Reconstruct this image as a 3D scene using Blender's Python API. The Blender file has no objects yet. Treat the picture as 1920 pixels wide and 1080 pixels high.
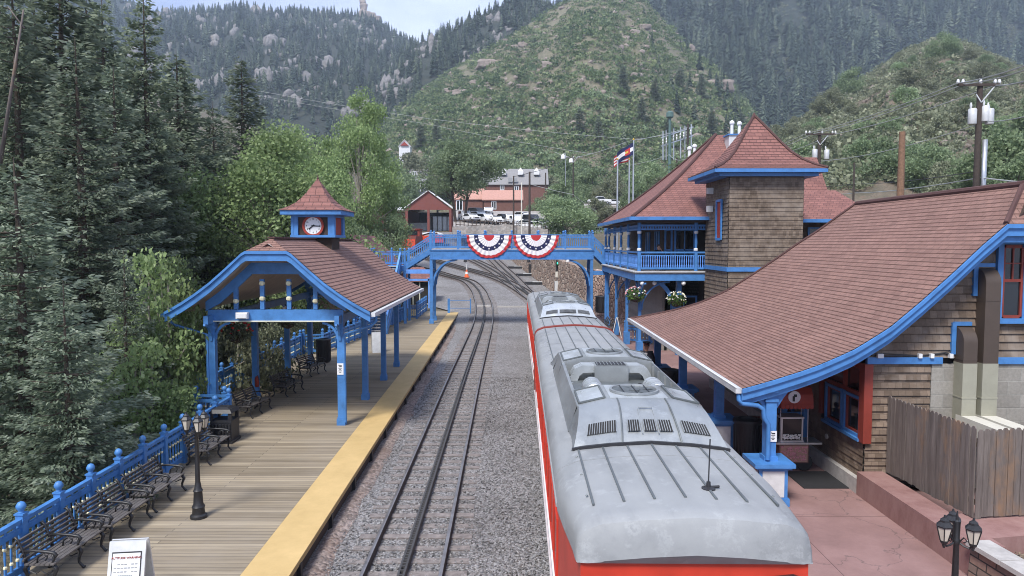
import bpy, bmesh, math, random
import numpy as np
from mathutils import Vector, Matrix, noise
random.seed(7)
NR = np.random.default_rng(11)
R = math.radians
SC = bpy.context.scene
COL = SC.collection
F = 1350.0
TH = math.atan(83 / F)
CAMZ = 6.14
CT, ST = math.cos(TH), math.sin(TH)

# ---- surveying: turns a sight line (in the photo's 1920 grid) into a place in the world
def at(px, py, D):
    a, b = (px - 960) / F, (540 - py) / F
    d = Vector((a, CT + b * ST, -ST + b * CT))
    s = D / d.y
    return Vector((d.x * s, D, CAMZ + d.z * s))
def onz(px, py, z):
    a, b = (px - 960) / F, (540 - py) / F
    d = Vector((a, CT + b * ST, -ST + b * CT))
    s = (z - CAMZ) / d.z
    return Vector((d.x * s, d.y * s, z))
def gz(y):
    t = y - 55
    if t <= -6: return 0.0
    if t < 6: return 0.08 * (t + 6) ** 2 / 24
    return 0.08 * t
def ong(px, py):
    lo, hi = 4.0, 260.0
    for _ in range(50):
        m = (lo + hi) / 2
        if at(px, py, m).z > gz(m): lo = m
        else: hi = m
    p = at(px, py, lo)
    return p

# ---- scene helpers
def tag(o, label=None, cat=None, group=None, kind=None):
    if label: o['label'] = label
    if cat: o['category'] = cat
    if group: o['group'] = group
    if kind: o['kind'] = kind
    return o
def empty(name, loc=(0, 0, 0), label=None, cat=None, group=None, kind=None):
    o = bpy.data.objects.new(name, None)
    COL.objects.link(o)
    o.location = loc
    o.empty_display_size = 0.2
    return tag(o, label, cat, group, kind)
def wloc(o):
    v = Vector((0, 0, 0))
    while o:
        v += o.location
        o = o.parent
    return v
KIDS = {}
def adopt(c, p):
    c.parent = p
    KIDS.setdefault(p.name, []).append(c)
def copy_tree(o, parent=None):
    c = o.copy()
    COL.objects.link(c)
    if parent: adopt(c, parent)
    else: c.parent = None
    for ch in list(KIDS.get(o.name, [])): copy_tree(ch, c)
    return c
def place(proto, first, loc, rz=0, s=1, label=None, group=None):
    o = proto if first else copy_tree(proto)
    o.location = loc
    o.rotation_euler = (0, 0, rz)
    o.scale = (s, s, s) if not isinstance(s, tuple) else s
    if label: o['label'] = label
    if group: o['group'] = group
    return o

class MB:
    def __init__(s):
        s.v = []; s.f = []; s.m = []; s.uv = {}; s.mi = 0
    def add(s, vs, fs, uvs=None):
        n = len(s.v)
        s.v += [tuple(p) for p in vs]
        for i, f in enumerate(fs):
            if uvs: s.uv[len(s.f)] = uvs[i]
            s.f.append(tuple(n + k for k in f)); s.m.append(s.mi)
    def hexa(s, b, t):
        s.add(list(b) + list(t), [(3, 2, 1, 0), (4, 5, 6, 7), (0, 1, 5, 4), (1, 2, 6, 5), (2, 3, 7, 6), (3, 0, 4, 7)])
    def box(s, c, d, rz=0, taper=1.0):
        cx, cy, cz = c; x, y, z = d[0] / 2, d[1] / 2, d[2] / 2
        ca, sa = math.cos(rz), math.sin(rz)
        def p(a, b, k): return (cx + a * ca - b * sa, cy + a * sa + b * ca, k)
        q = [(-x, -y), (x, -y), (x, y), (-x, y)]
        s.hexa([p(a, b, cz - z) for a, b in q], [p(a * taper, b * taper, cz + z) for a, b in q])
    def bar(s, p, q, w, h, up=(0, 0, 1)):
        p, q = Vector(p), Vector(q); d = (q - p).normalized(); u = Vector(up)
        if abs(d.dot(u)) > 0.99: u = Vector((1, 0, 0))
        r = d.cross(u).normalized(); u = r.cross(d).normalized()
        o = [(-w / 2, -h / 2), (w / 2, -h / 2), (w / 2, h / 2), (-w / 2, h / 2)]
        s.hexa([p + r * a + u * b for a, b in o], [q + r * a + u * b for a, b in o])
    def tube(s, path, r, n=8, cap=True):
        path = [Vector(p) for p in path]; k = len(path)
        rs = r if isinstance(r, (list, tuple)) else [r] * k
        vs = []; pa = None
        for i, p in enumerate(path):
            d = (path[min(i + 1, k - 1)] - path[max(i - 1, 0)]).normalized()
            if pa is None: pa = d.cross(Vector((0, 0, 1)) if abs(d.z) < .9 else Vector((1, 0, 0)))
            a = (pa - d * pa.dot(d)).normalized(); b = d.cross(a).normalized(); pa = a
            for j in range(n):
                t = 2 * math.pi * j / n
                vs.append(p + (a * math.cos(t) + b * math.sin(t)) * rs[i])
        fs = [(i * n + j, i * n + (j + 1) % n, (i + 1) * n + (j + 1) % n, (i + 1) * n + j) for i in range(k - 1) for j in range(n)]
        if cap: fs += [tuple(reversed(range(n))), tuple((k - 1) * n + j for j in range(n))]
        s.add(vs, fs)
    def lathe(s, prof, c=(0, 0, 0), n=12, axis='z', cap=True, rot=0):
        vs = []
        for (r, z) in prof:
            for j in range(n):
                t = 2 * math.pi * j / n + rot
                a, b = r * math.cos(t), r * math.sin(t)
                vs.append((c[0] + a, c[1] + b, c[2] + z) if axis == 'z' else (c[0] + a, c[1] + z, c[2] + b) if axis == 'y' else (c[0] + z, c[1] + a, c[2] + b))
        k = len(prof)
        fs = [(i * n + j, i * n + (j + 1) % n, (i + 1) * n + (j + 1) % n, (i + 1) * n + j) for i in range(k - 1) for j in range(n)]
        if cap: fs += [tuple(reversed(range(n))), tuple((k - 1) * n + j for j in range(n))]
        s.add(vs, fs)
    def prism(s, poly, fn, a, b):
        """poly of 2D points, fn(u, v, w) -> xyz, extruded w from a to b"""
        n = len(poly)
        vs = [fn(u, v, a) for u, v in poly] + [fn(u, v, b) for u, v in poly]
        s.add(vs, [tuple(range(n)), tuple(reversed(range(n, 2 * n)))] + [(i, n + i, n + (i + 1) % n, (i + 1) % n) for i in range(n)])
    def grid(s, rows, thick=None):
        """rows: list of rows of points -> sheet with uv in metres (u along the row, v across rows)"""
        R_, C_ = len(rows), len(rows[0])
        vs = [p for r in rows for p in r]
        us = [[0] * C_ for _ in range(R_)]; vv = [[0] * C_ for _ in range(R_)]
        mid = C_ // 2
        for i in range(R_):
            for j in range(C_):
                us[i][j] = (Vector(rows[i][j]) - Vector(rows[i][0])).length if not hasattr(s, 'ufn') else s.ufn(rows[i][j])
                if i: vv[i][j] = vv[i - 1][j] + (Vector(rows[i][mid]) - Vector(rows[i - 1][mid])).length
        fs = []; uvs = []
        for i in range(R_ - 1):
            for j in range(C_ - 1):
                q = [(i, j), (i, j + 1), (i + 1, j + 1), (i + 1, j)]
                fs.append(tuple(a * C_ + b for a, b in q)); uvs.append([(us[a][b], vv[a][b]) for a, b in q])
        s.add(vs, fs, uvs)
        if thick:
            n = len(vs)
            lo = [tuple(Vector(p) - Vector((0, 0, thick))) for p in vs]
            s.add(lo, [tuple(reversed(f)) for f in fs], [list(reversed(u)) for u in uvs])
            bd = [(0, j) for j in range(C_)] + [(i, C_ - 1) for i in range(1, R_)] + [(R_ - 1, j) for j in range(C_ - 2, -1, -1)] + [(i, 0) for i in range(R_ - 2, 0, -1)]
            pts = [vs[a * C_ + b] for a, b in bd]; m = len(pts)
            s.add(pts + [tuple(Vector(p) - Vector((0, 0, thick))) for p in pts], [(i, m + i, m + (i + 1) % m, (i + 1) % m) for i in range(m)])
    def build(s, name, mat, parent=None, smooth=False, sharp=None):
        me = bpy.data.meshes.new(name)
        V = np.array(s.v, dtype=float).reshape(-1, 3)
        o = bpy.data.objects.new(name, me)
        if parent is not None: off = np.array(wloc(parent))
        else:
            lo, hi = V.min(0), V.max(0); off = np.array([(lo[0] + hi[0]) / 2, (lo[1] + hi[1]) / 2, lo[2]]); o.location = off
        me.from_pydata((V - off).tolist(), [], s.f)
        for m in (mat if isinstance(mat, (list, tuple)) else [mat]): me.materials.append(m)
        if isinstance(mat, (list, tuple)): me.polygons.foreach_set('material_index', s.m)
        if s.uv:
            ul = me.uv_layers.new(name='UVMap').data
            for fi, uvs in s.uv.items():
                ls = me.polygons[fi].loop_start
                for k, w in enumerate(uvs): ul[ls + k].uv = w
        me.update()
        bm = bmesh.new(); bm.from_mesh(me); bmesh.ops.recalc_face_normals(bm, faces=bm.faces) if not getattr(s, 'keepn', False) else None
        bm.to_mesh(me); bm.free()
        if smooth:
            me.polygons.foreach_set('use_smooth', [True] * len(me.polygons))
            if sharp: me.set_sharp_from_angle(angle=R(sharp))
        COL.objects.link(o)
        if parent is not None: adopt(o, parent)
        return o

def np_mesh(name, V, Fq, mat, parent=None, tint=None, smooth=False):
    """fast mesh from numpy arrays; Fq (n,3) or (n,4); tint per face"""
    me = bpy.data.meshes.new(name)
    o = bpy.data.objects.new(name, me)
    V = np.asarray(V, dtype=np.float64)
    if parent is not None: off = np.array(wloc(parent))
    else:
        lo, hi = V.min(0), V.max(0); off = np.array([(lo[0] + hi[0]) / 2, (lo[1] + hi[1]) / 2, lo[2]]); o.location = off
    V = V - off
    n, k = Fq.shape
    me.vertices.add(len(V)); me.vertices.foreach_set('co', V.astype(np.float32).ravel())
    me.loops.add(n * k); me.loops.foreach_set('vertex_index', Fq.astype(np.int32).ravel())
    me.polygons.add(n); me.polygons.foreach_set('loop_start', np.arange(0, n * k, k, dtype=np.int32))
    me.update(calc_edges=True)
    if tint is not None:
        a = me.attributes.new('tint', 'FLOAT', 'FACE'); a.data.foreach_set('value', np.asarray(tint, dtype=np.float32))
    if smooth: me.polygons.foreach_set('use_smooth', [True] * n)
    me.materials.append(mat)
    COL.objects.link(o)
    if parent is not None: adopt(o, parent)
    return o

# ---- materials
class NT:
    def __init__(s, name):
        s.mat = bpy.data.materials.new(name); s.mat.use_nodes = True
        s.t = s.mat.node_tree; s.b = s.t.nodes['Principled BSDF']; s.out = s.t.nodes['Material Output']
    def n(s, typ, **kw):
        o = s.t.nodes.new(typ)
        for k, v in kw.items(): setattr(o, k, v)
        return o
    def l(s, a, b): s.t.links.new(a, b)
    def coord(s, kind='Object', scale=(1, 1, 1)):
        c = s.n('ShaderNodeTexCoord'); m = s.n('ShaderNodeMapping'); m.inputs['Scale'].default_value = scale
        s.l(c.outputs[kind], m.inputs['Vector']); return m.outputs[0]
    def world(s, scale=(1, 1, 1)):
        g = s.n('ShaderNodeNewGeometry'); m = s.n('ShaderNodeMapping'); m.inputs['Scale'].default_value = scale
        s.l(g.outputs['Position'], m.inputs['Vector']); return m.outputs[0]
    def noise(s, vec, scale, detail=4, rough=.6):
        o = s.n('ShaderNodeTexNoise'); o.inputs['Scale'].default_value = scale; o.inputs['Detail'].default_value = detail; o.inputs['Roughness'].default_value = rough
        s.l(vec, o.inputs['Vector']); return o.outputs['Fac']
    def ramp(s, fac, stops):
        r = s.n('ShaderNodeValToRGB'); e = r.color_ramp.elements
        while len(e) < len(stops): e.new(.5)
        for i, (p, c) in enumerate(stops): e[i].position = p; e[i].color = (*c, 1) if len(c) == 3 else c
        s.l(fac, r.inputs[0]); return r.outputs[0]
    def mix(s, fac, a, b, mode='MIX'):
        m = s.n('ShaderNodeMix', data_type='RGBA', blend_type=mode)
        for sock, v in ((m.inputs[0], fac), (m.inputs[6], a), (m.inputs[7], b)):
            if isinstance(v, (int, float)): sock.default_value = v
            elif isinstance(v, tuple): sock.default_value = (*v, 1)
            else: s.l(v, sock)
        return m.outputs[2]
    def bump(s, h, strength=.4, dist=.02):
        b = s.n('ShaderNodeBump'); b.inputs['Strength'].default_value = strength; b.inputs['Distance'].default_value = dist
        s.l(h, b.inputs['Height']); s.l(b.outputs[0], s.b.inputs['Normal'])
    def base(s, c): 
        if isinstance(c, tuple): s.b.inputs['Base Color'].default_value = (*c, 1)
        else: s.l(c, s.b.inputs['Base Color'])
    def set(s, rough=.6, metal=0, spec=None):
        s.b.inputs['Roughness'].default_value = rough; s.b.inputs['Metallic'].default_value = metal
        if spec is not None: s.b.inputs['Specular IOR Level'].default_value = spec
M = {}
def sc3(c, k): return tuple(min(1, v * k) for v in c)
def plain(name, c, rough=.6, metal=0, var=.15, scale=3.0, bump=0, spec=None):
    m = NT(name); v = m.world()
    f = m.noise(v, scale, 5, .65)
    m.base(m.ramp(f, [(.3, sc3(c, 1 - var)), (.7, sc3(c, 1 + var))])); m.set(rough, metal, spec)
    if bump: m.bump(m.noise(v, scale * 6, 3), bump, .01)
    M[name] = m.mat; return m.mat
def brickmat(name, c1, c2, mortar, w, h, msize=.006, offset=.5, rough=.85, kind='UV', bump=.6, bias=0, stain=None, scale=(1, 1, 1)):
    m = NT(name)
    v = m.coord(kind, scale) if kind not in ('WORLD', 'XZ') else m.world(scale)
    if kind == 'XZ': v.node.inputs['Rotation'].default_value = (math.pi / 2, 0, 0)
    b = m.n('ShaderNodeTexBrick'); b.offset = offset
    b.inputs['Color1'].default_value = (*c1, 1); b.inputs['Color2'].default_value = (*c2, 1); b.inputs['Mortar'].default_value = (*mortar, 1)
    b.inputs['Scale'].default_value = 1; b.inputs['Mortar Size'].default_value = msize; b.inputs['Brick Width'].default_value = w; b.inputs['Row Height'].default_value = h; b.inputs['Bias'].default_value = bias
    b.inputs['Mortar Smooth'].default_value = .3
    m.l(v, b.inputs['Vector'])
    wv = m.world()
    n1 = m.noise(wv, .9, 5, .7)
    n2 = m.noise(wv, 14, 3, .7)
    col = m.mix(.5, b.outputs['Color'], m.ramp(n1, [(.3, (.72, .72, .72)), (.7, (1.2, 1.2, 1.2))]), 'MULTIPLY')
    col = m.mix(.6, col, m.ramp(n2, [(.3, (.75, .75, .75)), (.7, (1.2, 1.2, 1.2))]), 'MULTIPLY')
    if stain: col = m.mix(m.ramp(m.noise(wv, .55, 4, .7), [(.5, (0, 0, 0)), (.72, (1, 1, 1))]), col, stain)
    m.base(col); m.set(rough)
    inv = m.n('ShaderNodeMath', operation='SUBTRACT'); inv.inputs[0].default_value = 1; m.l(b.outputs['Fac'], inv.inputs[1])
    m.bump(inv.outputs[0], bump, .02)
    M[name] = m.mat; return m.mat

BLUE = (.060, .20, .475)
def bluemat(name, c, ca=.10):
    m = NT(name); v = m.world()
    f = m.noise(v, 2.5, 6, .7)
    col = m.ramp(f, [(.28, sc3(c, .68)), (.5, c), (.72, sc3(c, 1.2))])
    col = m.mix(m.ramp(m.noise(v, 9, 6, .75), [(.62, (0, 0, 0)), (.8, (.55, .55, .55))]), col, (c[0] * 1.2 + .06, c[1] * 1.1 + .07, c[2] * .8 + .06))
    m.base(col); m.set(.5); m.bump(m.noise(v, 30, 3), .12, .005)
    M[name] = m.mat
bluemat('blue_paint', BLUE)
bluemat('light_blue_paint', (.12, .30, .72))
plain('pale_trim', (.62, .62, .5), .5)
plain('white_paint', (.72, .73, .74), .5, var=.08)
plain('cream_knob', (.75, .72, .5), .5, var=.08)
plain('soffit_tan', (.50, .43, .37), .8)
plain('red_trim', (.22, .035, .022), .55)
plain('red_panel', (.30, .035, .02), .6)
plain('black_iron', (.018, .018, .02), .45, var=.3)
plain('black_plastic', (.022, .022, .025), .5)
plain('bench_slat', (.11, .10, .095), .6, var=.35, scale=8)
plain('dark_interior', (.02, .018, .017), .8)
plain('dark_wood', (.055, .036, .026), .75)
plain('rubber', (.02, .02, .022), .8)
plain('concrete', (.42, .40, .38), .9, var=.2, scale=4, bump=.2)
plain('galvanised', (.5, .52, .54), .35, .7, var=.12)
plain('gutter_grey', (.62, .63, .63), .45, .2)
plain('duct_tan', (.33, .32, .25), .55, .1, var=.08)
plain('duct_brown', (.075, .055, .043), .55, .1, var=.08)
plain('duct_cream', (.62, .60, .53), .5, var=.08)
plain('rail_side', (.045, .034, .03), .75)
plain('rack_iron', (.06, .058, .058), .6)
plain('sleeper_wood', (.20, .175, .165), .95, var=.4, scale=6, bump=.4)
plain('skin', (.5, .28, .2), .55, var=.05)
plain('navy_cloth', (.012, .013, .022), .85)
plain('flag_red', (.45, .03, .035), .8, var=.1)
plain('flag_white', (.74, .72, .74), .8, var=.06)
plain('flag_blue', (.012, .017, .075), .8, var=.1)
plain('gold', (.6, .38, .05), .6)
plain('orange_plastic', (.75, .13, .03), .5)
plain('bark', (.075, .058, .045), .95, var=.4, scale=5, bump=.6)
plain('pale_bark', (.25, .23, .19), .9, var=.3, scale=5, bump=.4)
plain('pole_wood', (.055, .042, .035), .9, var=.3, scale=6)
plain('new_pole_wood', (.20, .115, .07), .85, var=.3, scale=6)
plain('car_white', (.72, .73, .75), .25, var=.04)
plain('car_silver', (.36, .37, .39), .3, .5, var=.05)
plain('car_dark', (.03, .032, .038), .25, var=.1)
plain('salmon_roof', (.46, .25, .195), .7, var=.15)
plain('grey_roof', (.24, .235, .235), .8, var=.15)
plain('white_metal_roof', (.78, .78, .77), .5, var=.06)
plain('barn_red', (.19, .056, .044), .75)
plain('brick_red', (.165, .078, .06), .85, var=.2, scale=2)
plain('house_grey', (.30, .31, .32), .8)
plain('loco_red', (.62, .07, .03), .5)
plain('lamp_glass', (.55, .5, .42), .15, var=.1)
plain('flower_white', (.8, .78, .74), .8, var=.1)
plain('flower_red', (.5, .04, .04), .8)
plain('flower_pink', (.65, .28, .30), .8)
plain('basket_soil', (.05, .035, .025), .9)
plain('tarp_white', (.7, .72, .75), .6)
plain('teal_metal', (.085, .15, .14), .7)
plain('wire_dark', (.05, .05, .055), .6)
plain('wire_pale', (.42, .43, .42), .5)
m = NT('glass'); m.base((.012, .016, .02)); m.set(.06, 0, .6); M['glass'] = m.mat
m = NT('train_glass'); m.base((.02, .024, .028)); m.set(.1, 0, .5); M['train_glass'] = m.mat
m = NT('green_lamp'); m.base((.02, .5, .2)); m.b.inputs['Emission Color'].default_value = (.05, 1, .4, 1); m.b.inputs['Emission Strength'].default_value = 1.5; M['green_lamp'] = m.mat
plain('globe_white', (.8, .8, .78), .3, var=.03)
# train
m = NT('train_red'); v = m.world()
m.base(m.ramp(m.noise(v, 1.6, 5), [(.3, (.42, .035, .018)), (.7, (.60, .05, .026))])); m.set(.35); M['train_red'] = m.mat
def silver(name, c, met=.12, rough=.52):
    m = NT(name); v = m.world((1, .35, 1))
    f = m.ramp(m.noise(v, 1.3, 7, .72), [(.28, sc3(c, .76)), (.5, c), (.74, sc3(c, 1.14))])
    g = m.ramp(m.noise(m.world(), 3.2, 6, .75), [(.55, (0, 0, 0)), (.64, (.5, .5, .5)), (.68, (0, 0, 0))])
    m.base(m.mix(g, f, sc3(c, 1.35)))
    m.set(rough, met)
    rr = m.ramp(m.noise(v, 2.6, 5), [(.3, (rough - .1,) * 3), (.7, (rough + .2,) * 3)])
    m.l(rr, m.b.inputs['Roughness'])
    m.bump(m.noise(m.world(), 1.7, 3), .12, .02)
    M[name] = m.mat
silver('train_roof', (.295, .305, .308))
silver('hood_metal', (.34, .36, .365), .5, .35)
silver('hood_bright', (.52, .55, .56), .5, .3)
silver('hood_dark', (.13, .145, .15), .3, .45)
# shingles: uv u along the course, v up the slope
brickmat('roof_shingle', (.265, .150, .120), (.21, .115, .092), (.115, .066, .054), .30, .15, .008, bump=.8)
brickmat('roof_shingle_far', (.26, .118, .098), (.19, .084, .072), (.085, .04, .036), .34, .22, .012, bump=.8)
brickmat('wood_shingle', (.225, .168, .125), (.118, .083, .058), (.075, .052, .038), .17, .19, .004, stain=(.28, .24, .205), bump=.35)
brickmat('wood_shingle_dark', (.125, .082, .055), (.065, .042, .03), (.04, .028, .02), .19, .17, .004, bump=.4)
brickmat('tower_shingle', (.195, .148, .11), (.10, .073, .052), (.062, .045, .033), .15, .21, .004, stain=(.25, .205, .165), bump=.35)
brickmat('garden_block', (.27, .17, .13), (.17, .13, .11), (.045, .038, .034), .42, .15, .014, bump=.9)
def stonemat(name, c1, c2, c3, s):
    m = NT(name); v = m.world()
    vo = m.n('ShaderNodeTexVoronoi'); vo.inputs['Scale'].default_value = s; m.l(v, vo.inputs['Vector'])
    ve = m.n('ShaderNodeTexVoronoi', feature='DISTANCE_TO_EDGE'); ve.inputs['Scale'].default_value = s; m.l(v, ve.inputs['Vector'])
    sep = m.n('ShaderNodeSeparateColor'); m.l(vo.outputs['Color'], sep.inputs[0])
    col = m.ramp(sep.outputs[0], [(.1, c1), (.5, c2), (.9, c3)])
    col = m.mix(m.ramp(ve.outputs['Distance'], [(0, (1, 1, 1)), (.07, (0, 0, 0))]), col, (.09, .075, .065))
    col = m.mix(.5, col, m.ramp(m.noise(v, 9, 5, .7), [(.3, (.6, .6, .6)), (.7, (1.3, 1.3, 1.3))]), 'MULTIPLY')
    m.base(col); m.set(.9)
    m.bump(m.ramp(ve.outputs['Distance'], [(0, (0, 0, 0)), (.18, (1, 1, 1))]), .9, .08)
    M[name] = m.mat
stonemat('rubble_stone', (.36, .25, .19), (.26, .19, .15), (.47, .37, .30), 2.3)
stonemat('pink_stone', (.50, .33, .26), (.40, .26, .2), (.6, .45, .37), 3.2)
brickmat('grey_stone', (.33, .31, .275), (.235, .22, .195), (.30, .29, .26), .62, .32, .012, bump=.5, kind='XZ')
# planks of the deck: boards across the platform
def deckmat():
    m = NT('deck_boards'); v = m.world()
    b = m.n('ShaderNodeTexBrick'); b.offset = .37
    for k, c in (('Color1', (.305, .255, .18)), ('Color2', (.205, .166, .112)), ('Mortar', (.06, .05, .04))): b.inputs[k].default_value = (*c, 1)
    b.inputs['Scale'].default_value = 1; b.inputs['Mortar Size'].default_value = .007; b.inputs['Brick Width'].default_value = 3.4; b.inputs['Row Height'].default_value = .145; b.inputs['Bias'].default_value = -.1
    m.l(v, b.inputs['Vector'])
    st = m.noise(m.world((.35, 9, 1)), 1.0, 7, .72)
    st2 = m.noise(m.world((.16, 2.2, 1)), 1.0, 4, .6)
    col = m.mix(.9, b.outputs['Color'], m.ramp(st, [(.28, (.62, .60, .58)), (.5, (1, 1, 1)), (.72, (1.35, 1.33, 1.3))]), 'MULTIPLY')
    col = m.mix(.8, col, m.ramp(st2, [(.3, (.66, .64, .62)), (.7, (1.25, 1.24, 1.22))]), 'MULTIPLY')
    col = m.mix(m.ramp(m.noise(m.world(), .5, 4), [(.45, (0, 0, 0)), (.75, (.4, .4, .4))]), col, (.30, .265, .22))
    m.base(col); m.set(.85); m.bump(st, .25, .01)
    M['deck_boards'] = m.mat
deckmat()
def fencemat():
    m = NT('grey_plank'); 
    g = m.n('ShaderNodeNewGeometry')
    st = m.noise(m.world((7, 7, .5)), 1.2, 7, .75)
    col = m.ramp(st, [(.25, (.055, .044, .038)), (.5, (.135, .112, .10)), (.75, (.23, .195, .172))])
    col = m.mix(m.ramp(m.noise(m.world((1.2, 1.2, .6)), 1.0, 5, .7), [(.54, (0, 0, 0)), (.7, (.8, .8, .8))]), col, (.25, .15, .085))
    m.base(col); m.set(.9); m.bump(st, .5, .01); M['grey_plank'] = m.mat
fencemat()
def gravelmat(name, c, s, spread=.55, warm=None):
    m = NT(name); v = m.world()
    vo = m.n('ShaderNodeTexVoronoi'); vo.inputs['Scale'].default_value = s; vo.inputs['Randomness'].default_value = 1; m.l(v, vo.inputs['Vector'])
    sep = m.n('ShaderNodeSeparateColor'); m.l(vo.outputs['Color'], sep.inputs[0])
    col = m.ramp(sep.outputs[0], [(.05, sc3(c, 1 - spread)), (.5, c), (.95, sc3(c, 1 + spread * 1.25))])
    col = m.mix(m.ramp(sep.outputs[1], [(.55, (0, 0, 0)), (.95, (.55, .55, .55))]), col, (c[0] * 1.12, c[1] * 1.0, c[2] * .94))
    col = m.mix(.9, col, m.ramp(m.noise(v, .35, 6, .7), [(.28, (.68, .66, .64)), (.5, (1, 1, 1)), (.72, (1.2, 1.2, 1.2))]), 'MULTIPLY')
    if warm:
        w, fac = warm; col = m.mix(m.ramp(m.noise(v, .8, 5, .7), [(.42, (0, 0, 0)), (.68, (fac,) * 3)]), col, w)
    m.base(col); m.set(.92)
    m.bump(m.ramp(vo.outputs['Distance'], [(0, (1, 1, 1)), (.6, (0, 0, 0))]), 1.0, .035)
    M[name] = m.mat
gravelmat('ballast', (.224, .219, .219), 25, .5)
gravelmat('ballast_rusty', (.20, .165, .150), 14, .5, ((.20, .13, .10), .6))
gravelmat('yard_gravel', (.27, .265, .275), 6, .25)
gravelmat('soil', (.14, .105, .075), 12, .6, ((.24, .18, .12), .7))
gravelmat('lot_gravel', (.34, .32, .30), 3, .2)
def pavemat():
    m = NT('pink_concrete'); v = m.world()
    col = m.ramp(m.noise(v, .8, 7, .7), [(.28, (.195, .115, .105)), (.5, (.26, .155, .142)), (.72, (.32, .20, .185))])
    b = m.n('ShaderNodeTexBrick'); b.offset = 0; b.inputs['Scale'].default_value = 1; b.inputs['Mortar Size'].default_value = .008; b.inputs['Brick Width'].default_value = 6; b.inputs['Row Height'].default_value = 3.1
    b.inputs['Color1'].default_value = b.inputs['Color2'].default_value = (1, 1, 1, 1); b.inputs['Mortar'].default_value = (.35, .32, .32, 1)
    m.l(v, b.inputs['Vector']); col = m.mix(1, col, b.outputs['Color'], 'MULTIPLY')
    col = m.mix(m.ramp(m.noise(v, 5, 7, .8), [(.62, (0, 0, 0)), (.74, (.6, .6, .6))]), col, (.14, .10, .1))
    ve = m.n('ShaderNodeTexVoronoi', feature='DISTANCE_TO_EDGE'); ve.inputs['Scale'].default_value = .42; nv = m.n('ShaderNodeTexNoise'); nv.inputs['Scale'].default_value = 1.5; nv.inputs['Detail'].default_value = 6; m.l(v, nv.inputs['Vector']); vm = m.n('ShaderNodeVectorMath', operation='ADD'); m.l(v, vm.inputs[0]); m.l(nv.outputs['Color'], vm.inputs[1]); m.l(vm.outputs[0], ve.inputs['Vector'])
    col = m.mix(m.ramp(ve.outputs['Distance'], [(0, (.75, .75, .75)), (.006, (0, 0, 0))]), col, (.09, .065, .062))
    m.base(col); m.set(.8); m.bump(m.noise(v, 40, 3), .1, .005); M['pink_concrete'] = m.mat
    m = NT('pink_wall'); v = m.world((1, 1, .5))
    col = m.ramp(m.noise(v, 1.6, 7, .75), [(.28, (.18, .085, .075)), (.5, (.27, .15, .135)), (.75, (.34, .21, .19))])
    m.base(col); m.set(.85); m.bump(m.noise(m.world(), 25, 4), .2, .01); M['pink_wall'] = m.mat
    m = NT('tactile_yellow'); v = m.world()
    vo = m.n('ShaderNodeTexVoronoi'); vo.inputs['Scale'].default_value = 16; vo.inputs['Randomness'].default_value = 0; m.l(v, vo.inputs['Vector'])
    m.base(m.ramp(m.noise(v, 1.2, 6, .7), [(.3, (.46, .32, .13)), (.7, (.58, .41, .18))])); m.set(.7)
    m.bump(m.ramp(vo.outputs['Distance'], [(.2, (1, 1, 1)), (.4, (0, 0, 0))]), .5, .01); M['tactile_yellow'] = m.mat
    m = NT('steel_rail'); v = m.world()
    m.base(m.ramp(m.noise(v, 3, 4), [(.3, (.22, .20, .19)), (.7, (.36, .34, .33))])); m.set(.35, .7); M['steel_rail'] = m.mat
pavemat()
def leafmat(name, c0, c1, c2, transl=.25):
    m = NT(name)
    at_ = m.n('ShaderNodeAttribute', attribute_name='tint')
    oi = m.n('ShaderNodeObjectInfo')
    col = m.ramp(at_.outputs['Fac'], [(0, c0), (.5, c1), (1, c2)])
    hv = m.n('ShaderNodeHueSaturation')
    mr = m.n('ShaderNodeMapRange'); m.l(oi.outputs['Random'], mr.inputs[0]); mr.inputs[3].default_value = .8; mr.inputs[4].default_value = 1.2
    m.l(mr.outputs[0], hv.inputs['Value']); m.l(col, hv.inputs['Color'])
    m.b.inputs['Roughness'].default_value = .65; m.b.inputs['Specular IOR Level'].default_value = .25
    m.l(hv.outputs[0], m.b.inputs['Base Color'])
    tr = m.n('ShaderNodeBsdfTranslucent'); m.l(hv.outputs[0], tr.inputs[0])
    mx = m.n('ShaderNodeMixShader'); mx.inputs[0].default_value = transl
    m.l(m.b.outputs[0], mx.inputs[1]); m.l(tr.outputs[0], mx.inputs[2]); m.l(mx.outputs[0], m.out.inputs[0])
    M[name] = m.mat
leafmat('spruce_blue', (.09, .125, .082), (.18, .23, .158), (.36, .405, .31), .42)
leafmat('spruce_dark', (.085, .115, .076), (.17, .21, .14), (.30, .34, .24), .42)
leafmat('leaf_light', (.12, .18, .068), (.235, .325, .13), (.39, .475, .245), .42)
leafmat('leaf_mid', (.12, .175, .085), (.23, .305, .16), (.37, .45, .27), .4)
leafmat('leaf_olive', (.11, .13, .075), (.20, .22, .135), (.33, .345, .235), .34)
leafmat('scrub_leaf', (.055, .095, .038), (.135, .19, .08), (.30, .34, .17), .3)
leafmat('forest_needles', (.026, .044, .03), (.068, .098, .066), (.17, .205, .13), .2)
leafmat('hanging_leaf', (.05, .10, .02), (.10, .18, .04), (.20, .30, .10), .3)
def hillmat(name, a, b, c, s, rock=None, thr=.6, rs=.02):
    m = NT(name); v = m.world()
    col = m.ramp(m.noise(v, s, 8, .7), [(.3, a), (.5, b), (.7, c)])
    if rock:
        f = m.ramp(m.noise(m.world((1, 1, .6)), rs, 9, .72), [(thr, (0, 0, 0)), (thr + .04, (1, 1, 1))])
        rk = m.ramp(m.noise(v, rs * 9, 7, .75), [(.3, sc3(rock, .5)), (.7, sc3(rock, 1.25))])
        col = m.mix(f, col, rk)
    m.base(col); m.set(.95); m.bump(m.noise(v, s * 4, 6, .7), .8, .6 / max(s, .05)); M[name] = m.mat
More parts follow.
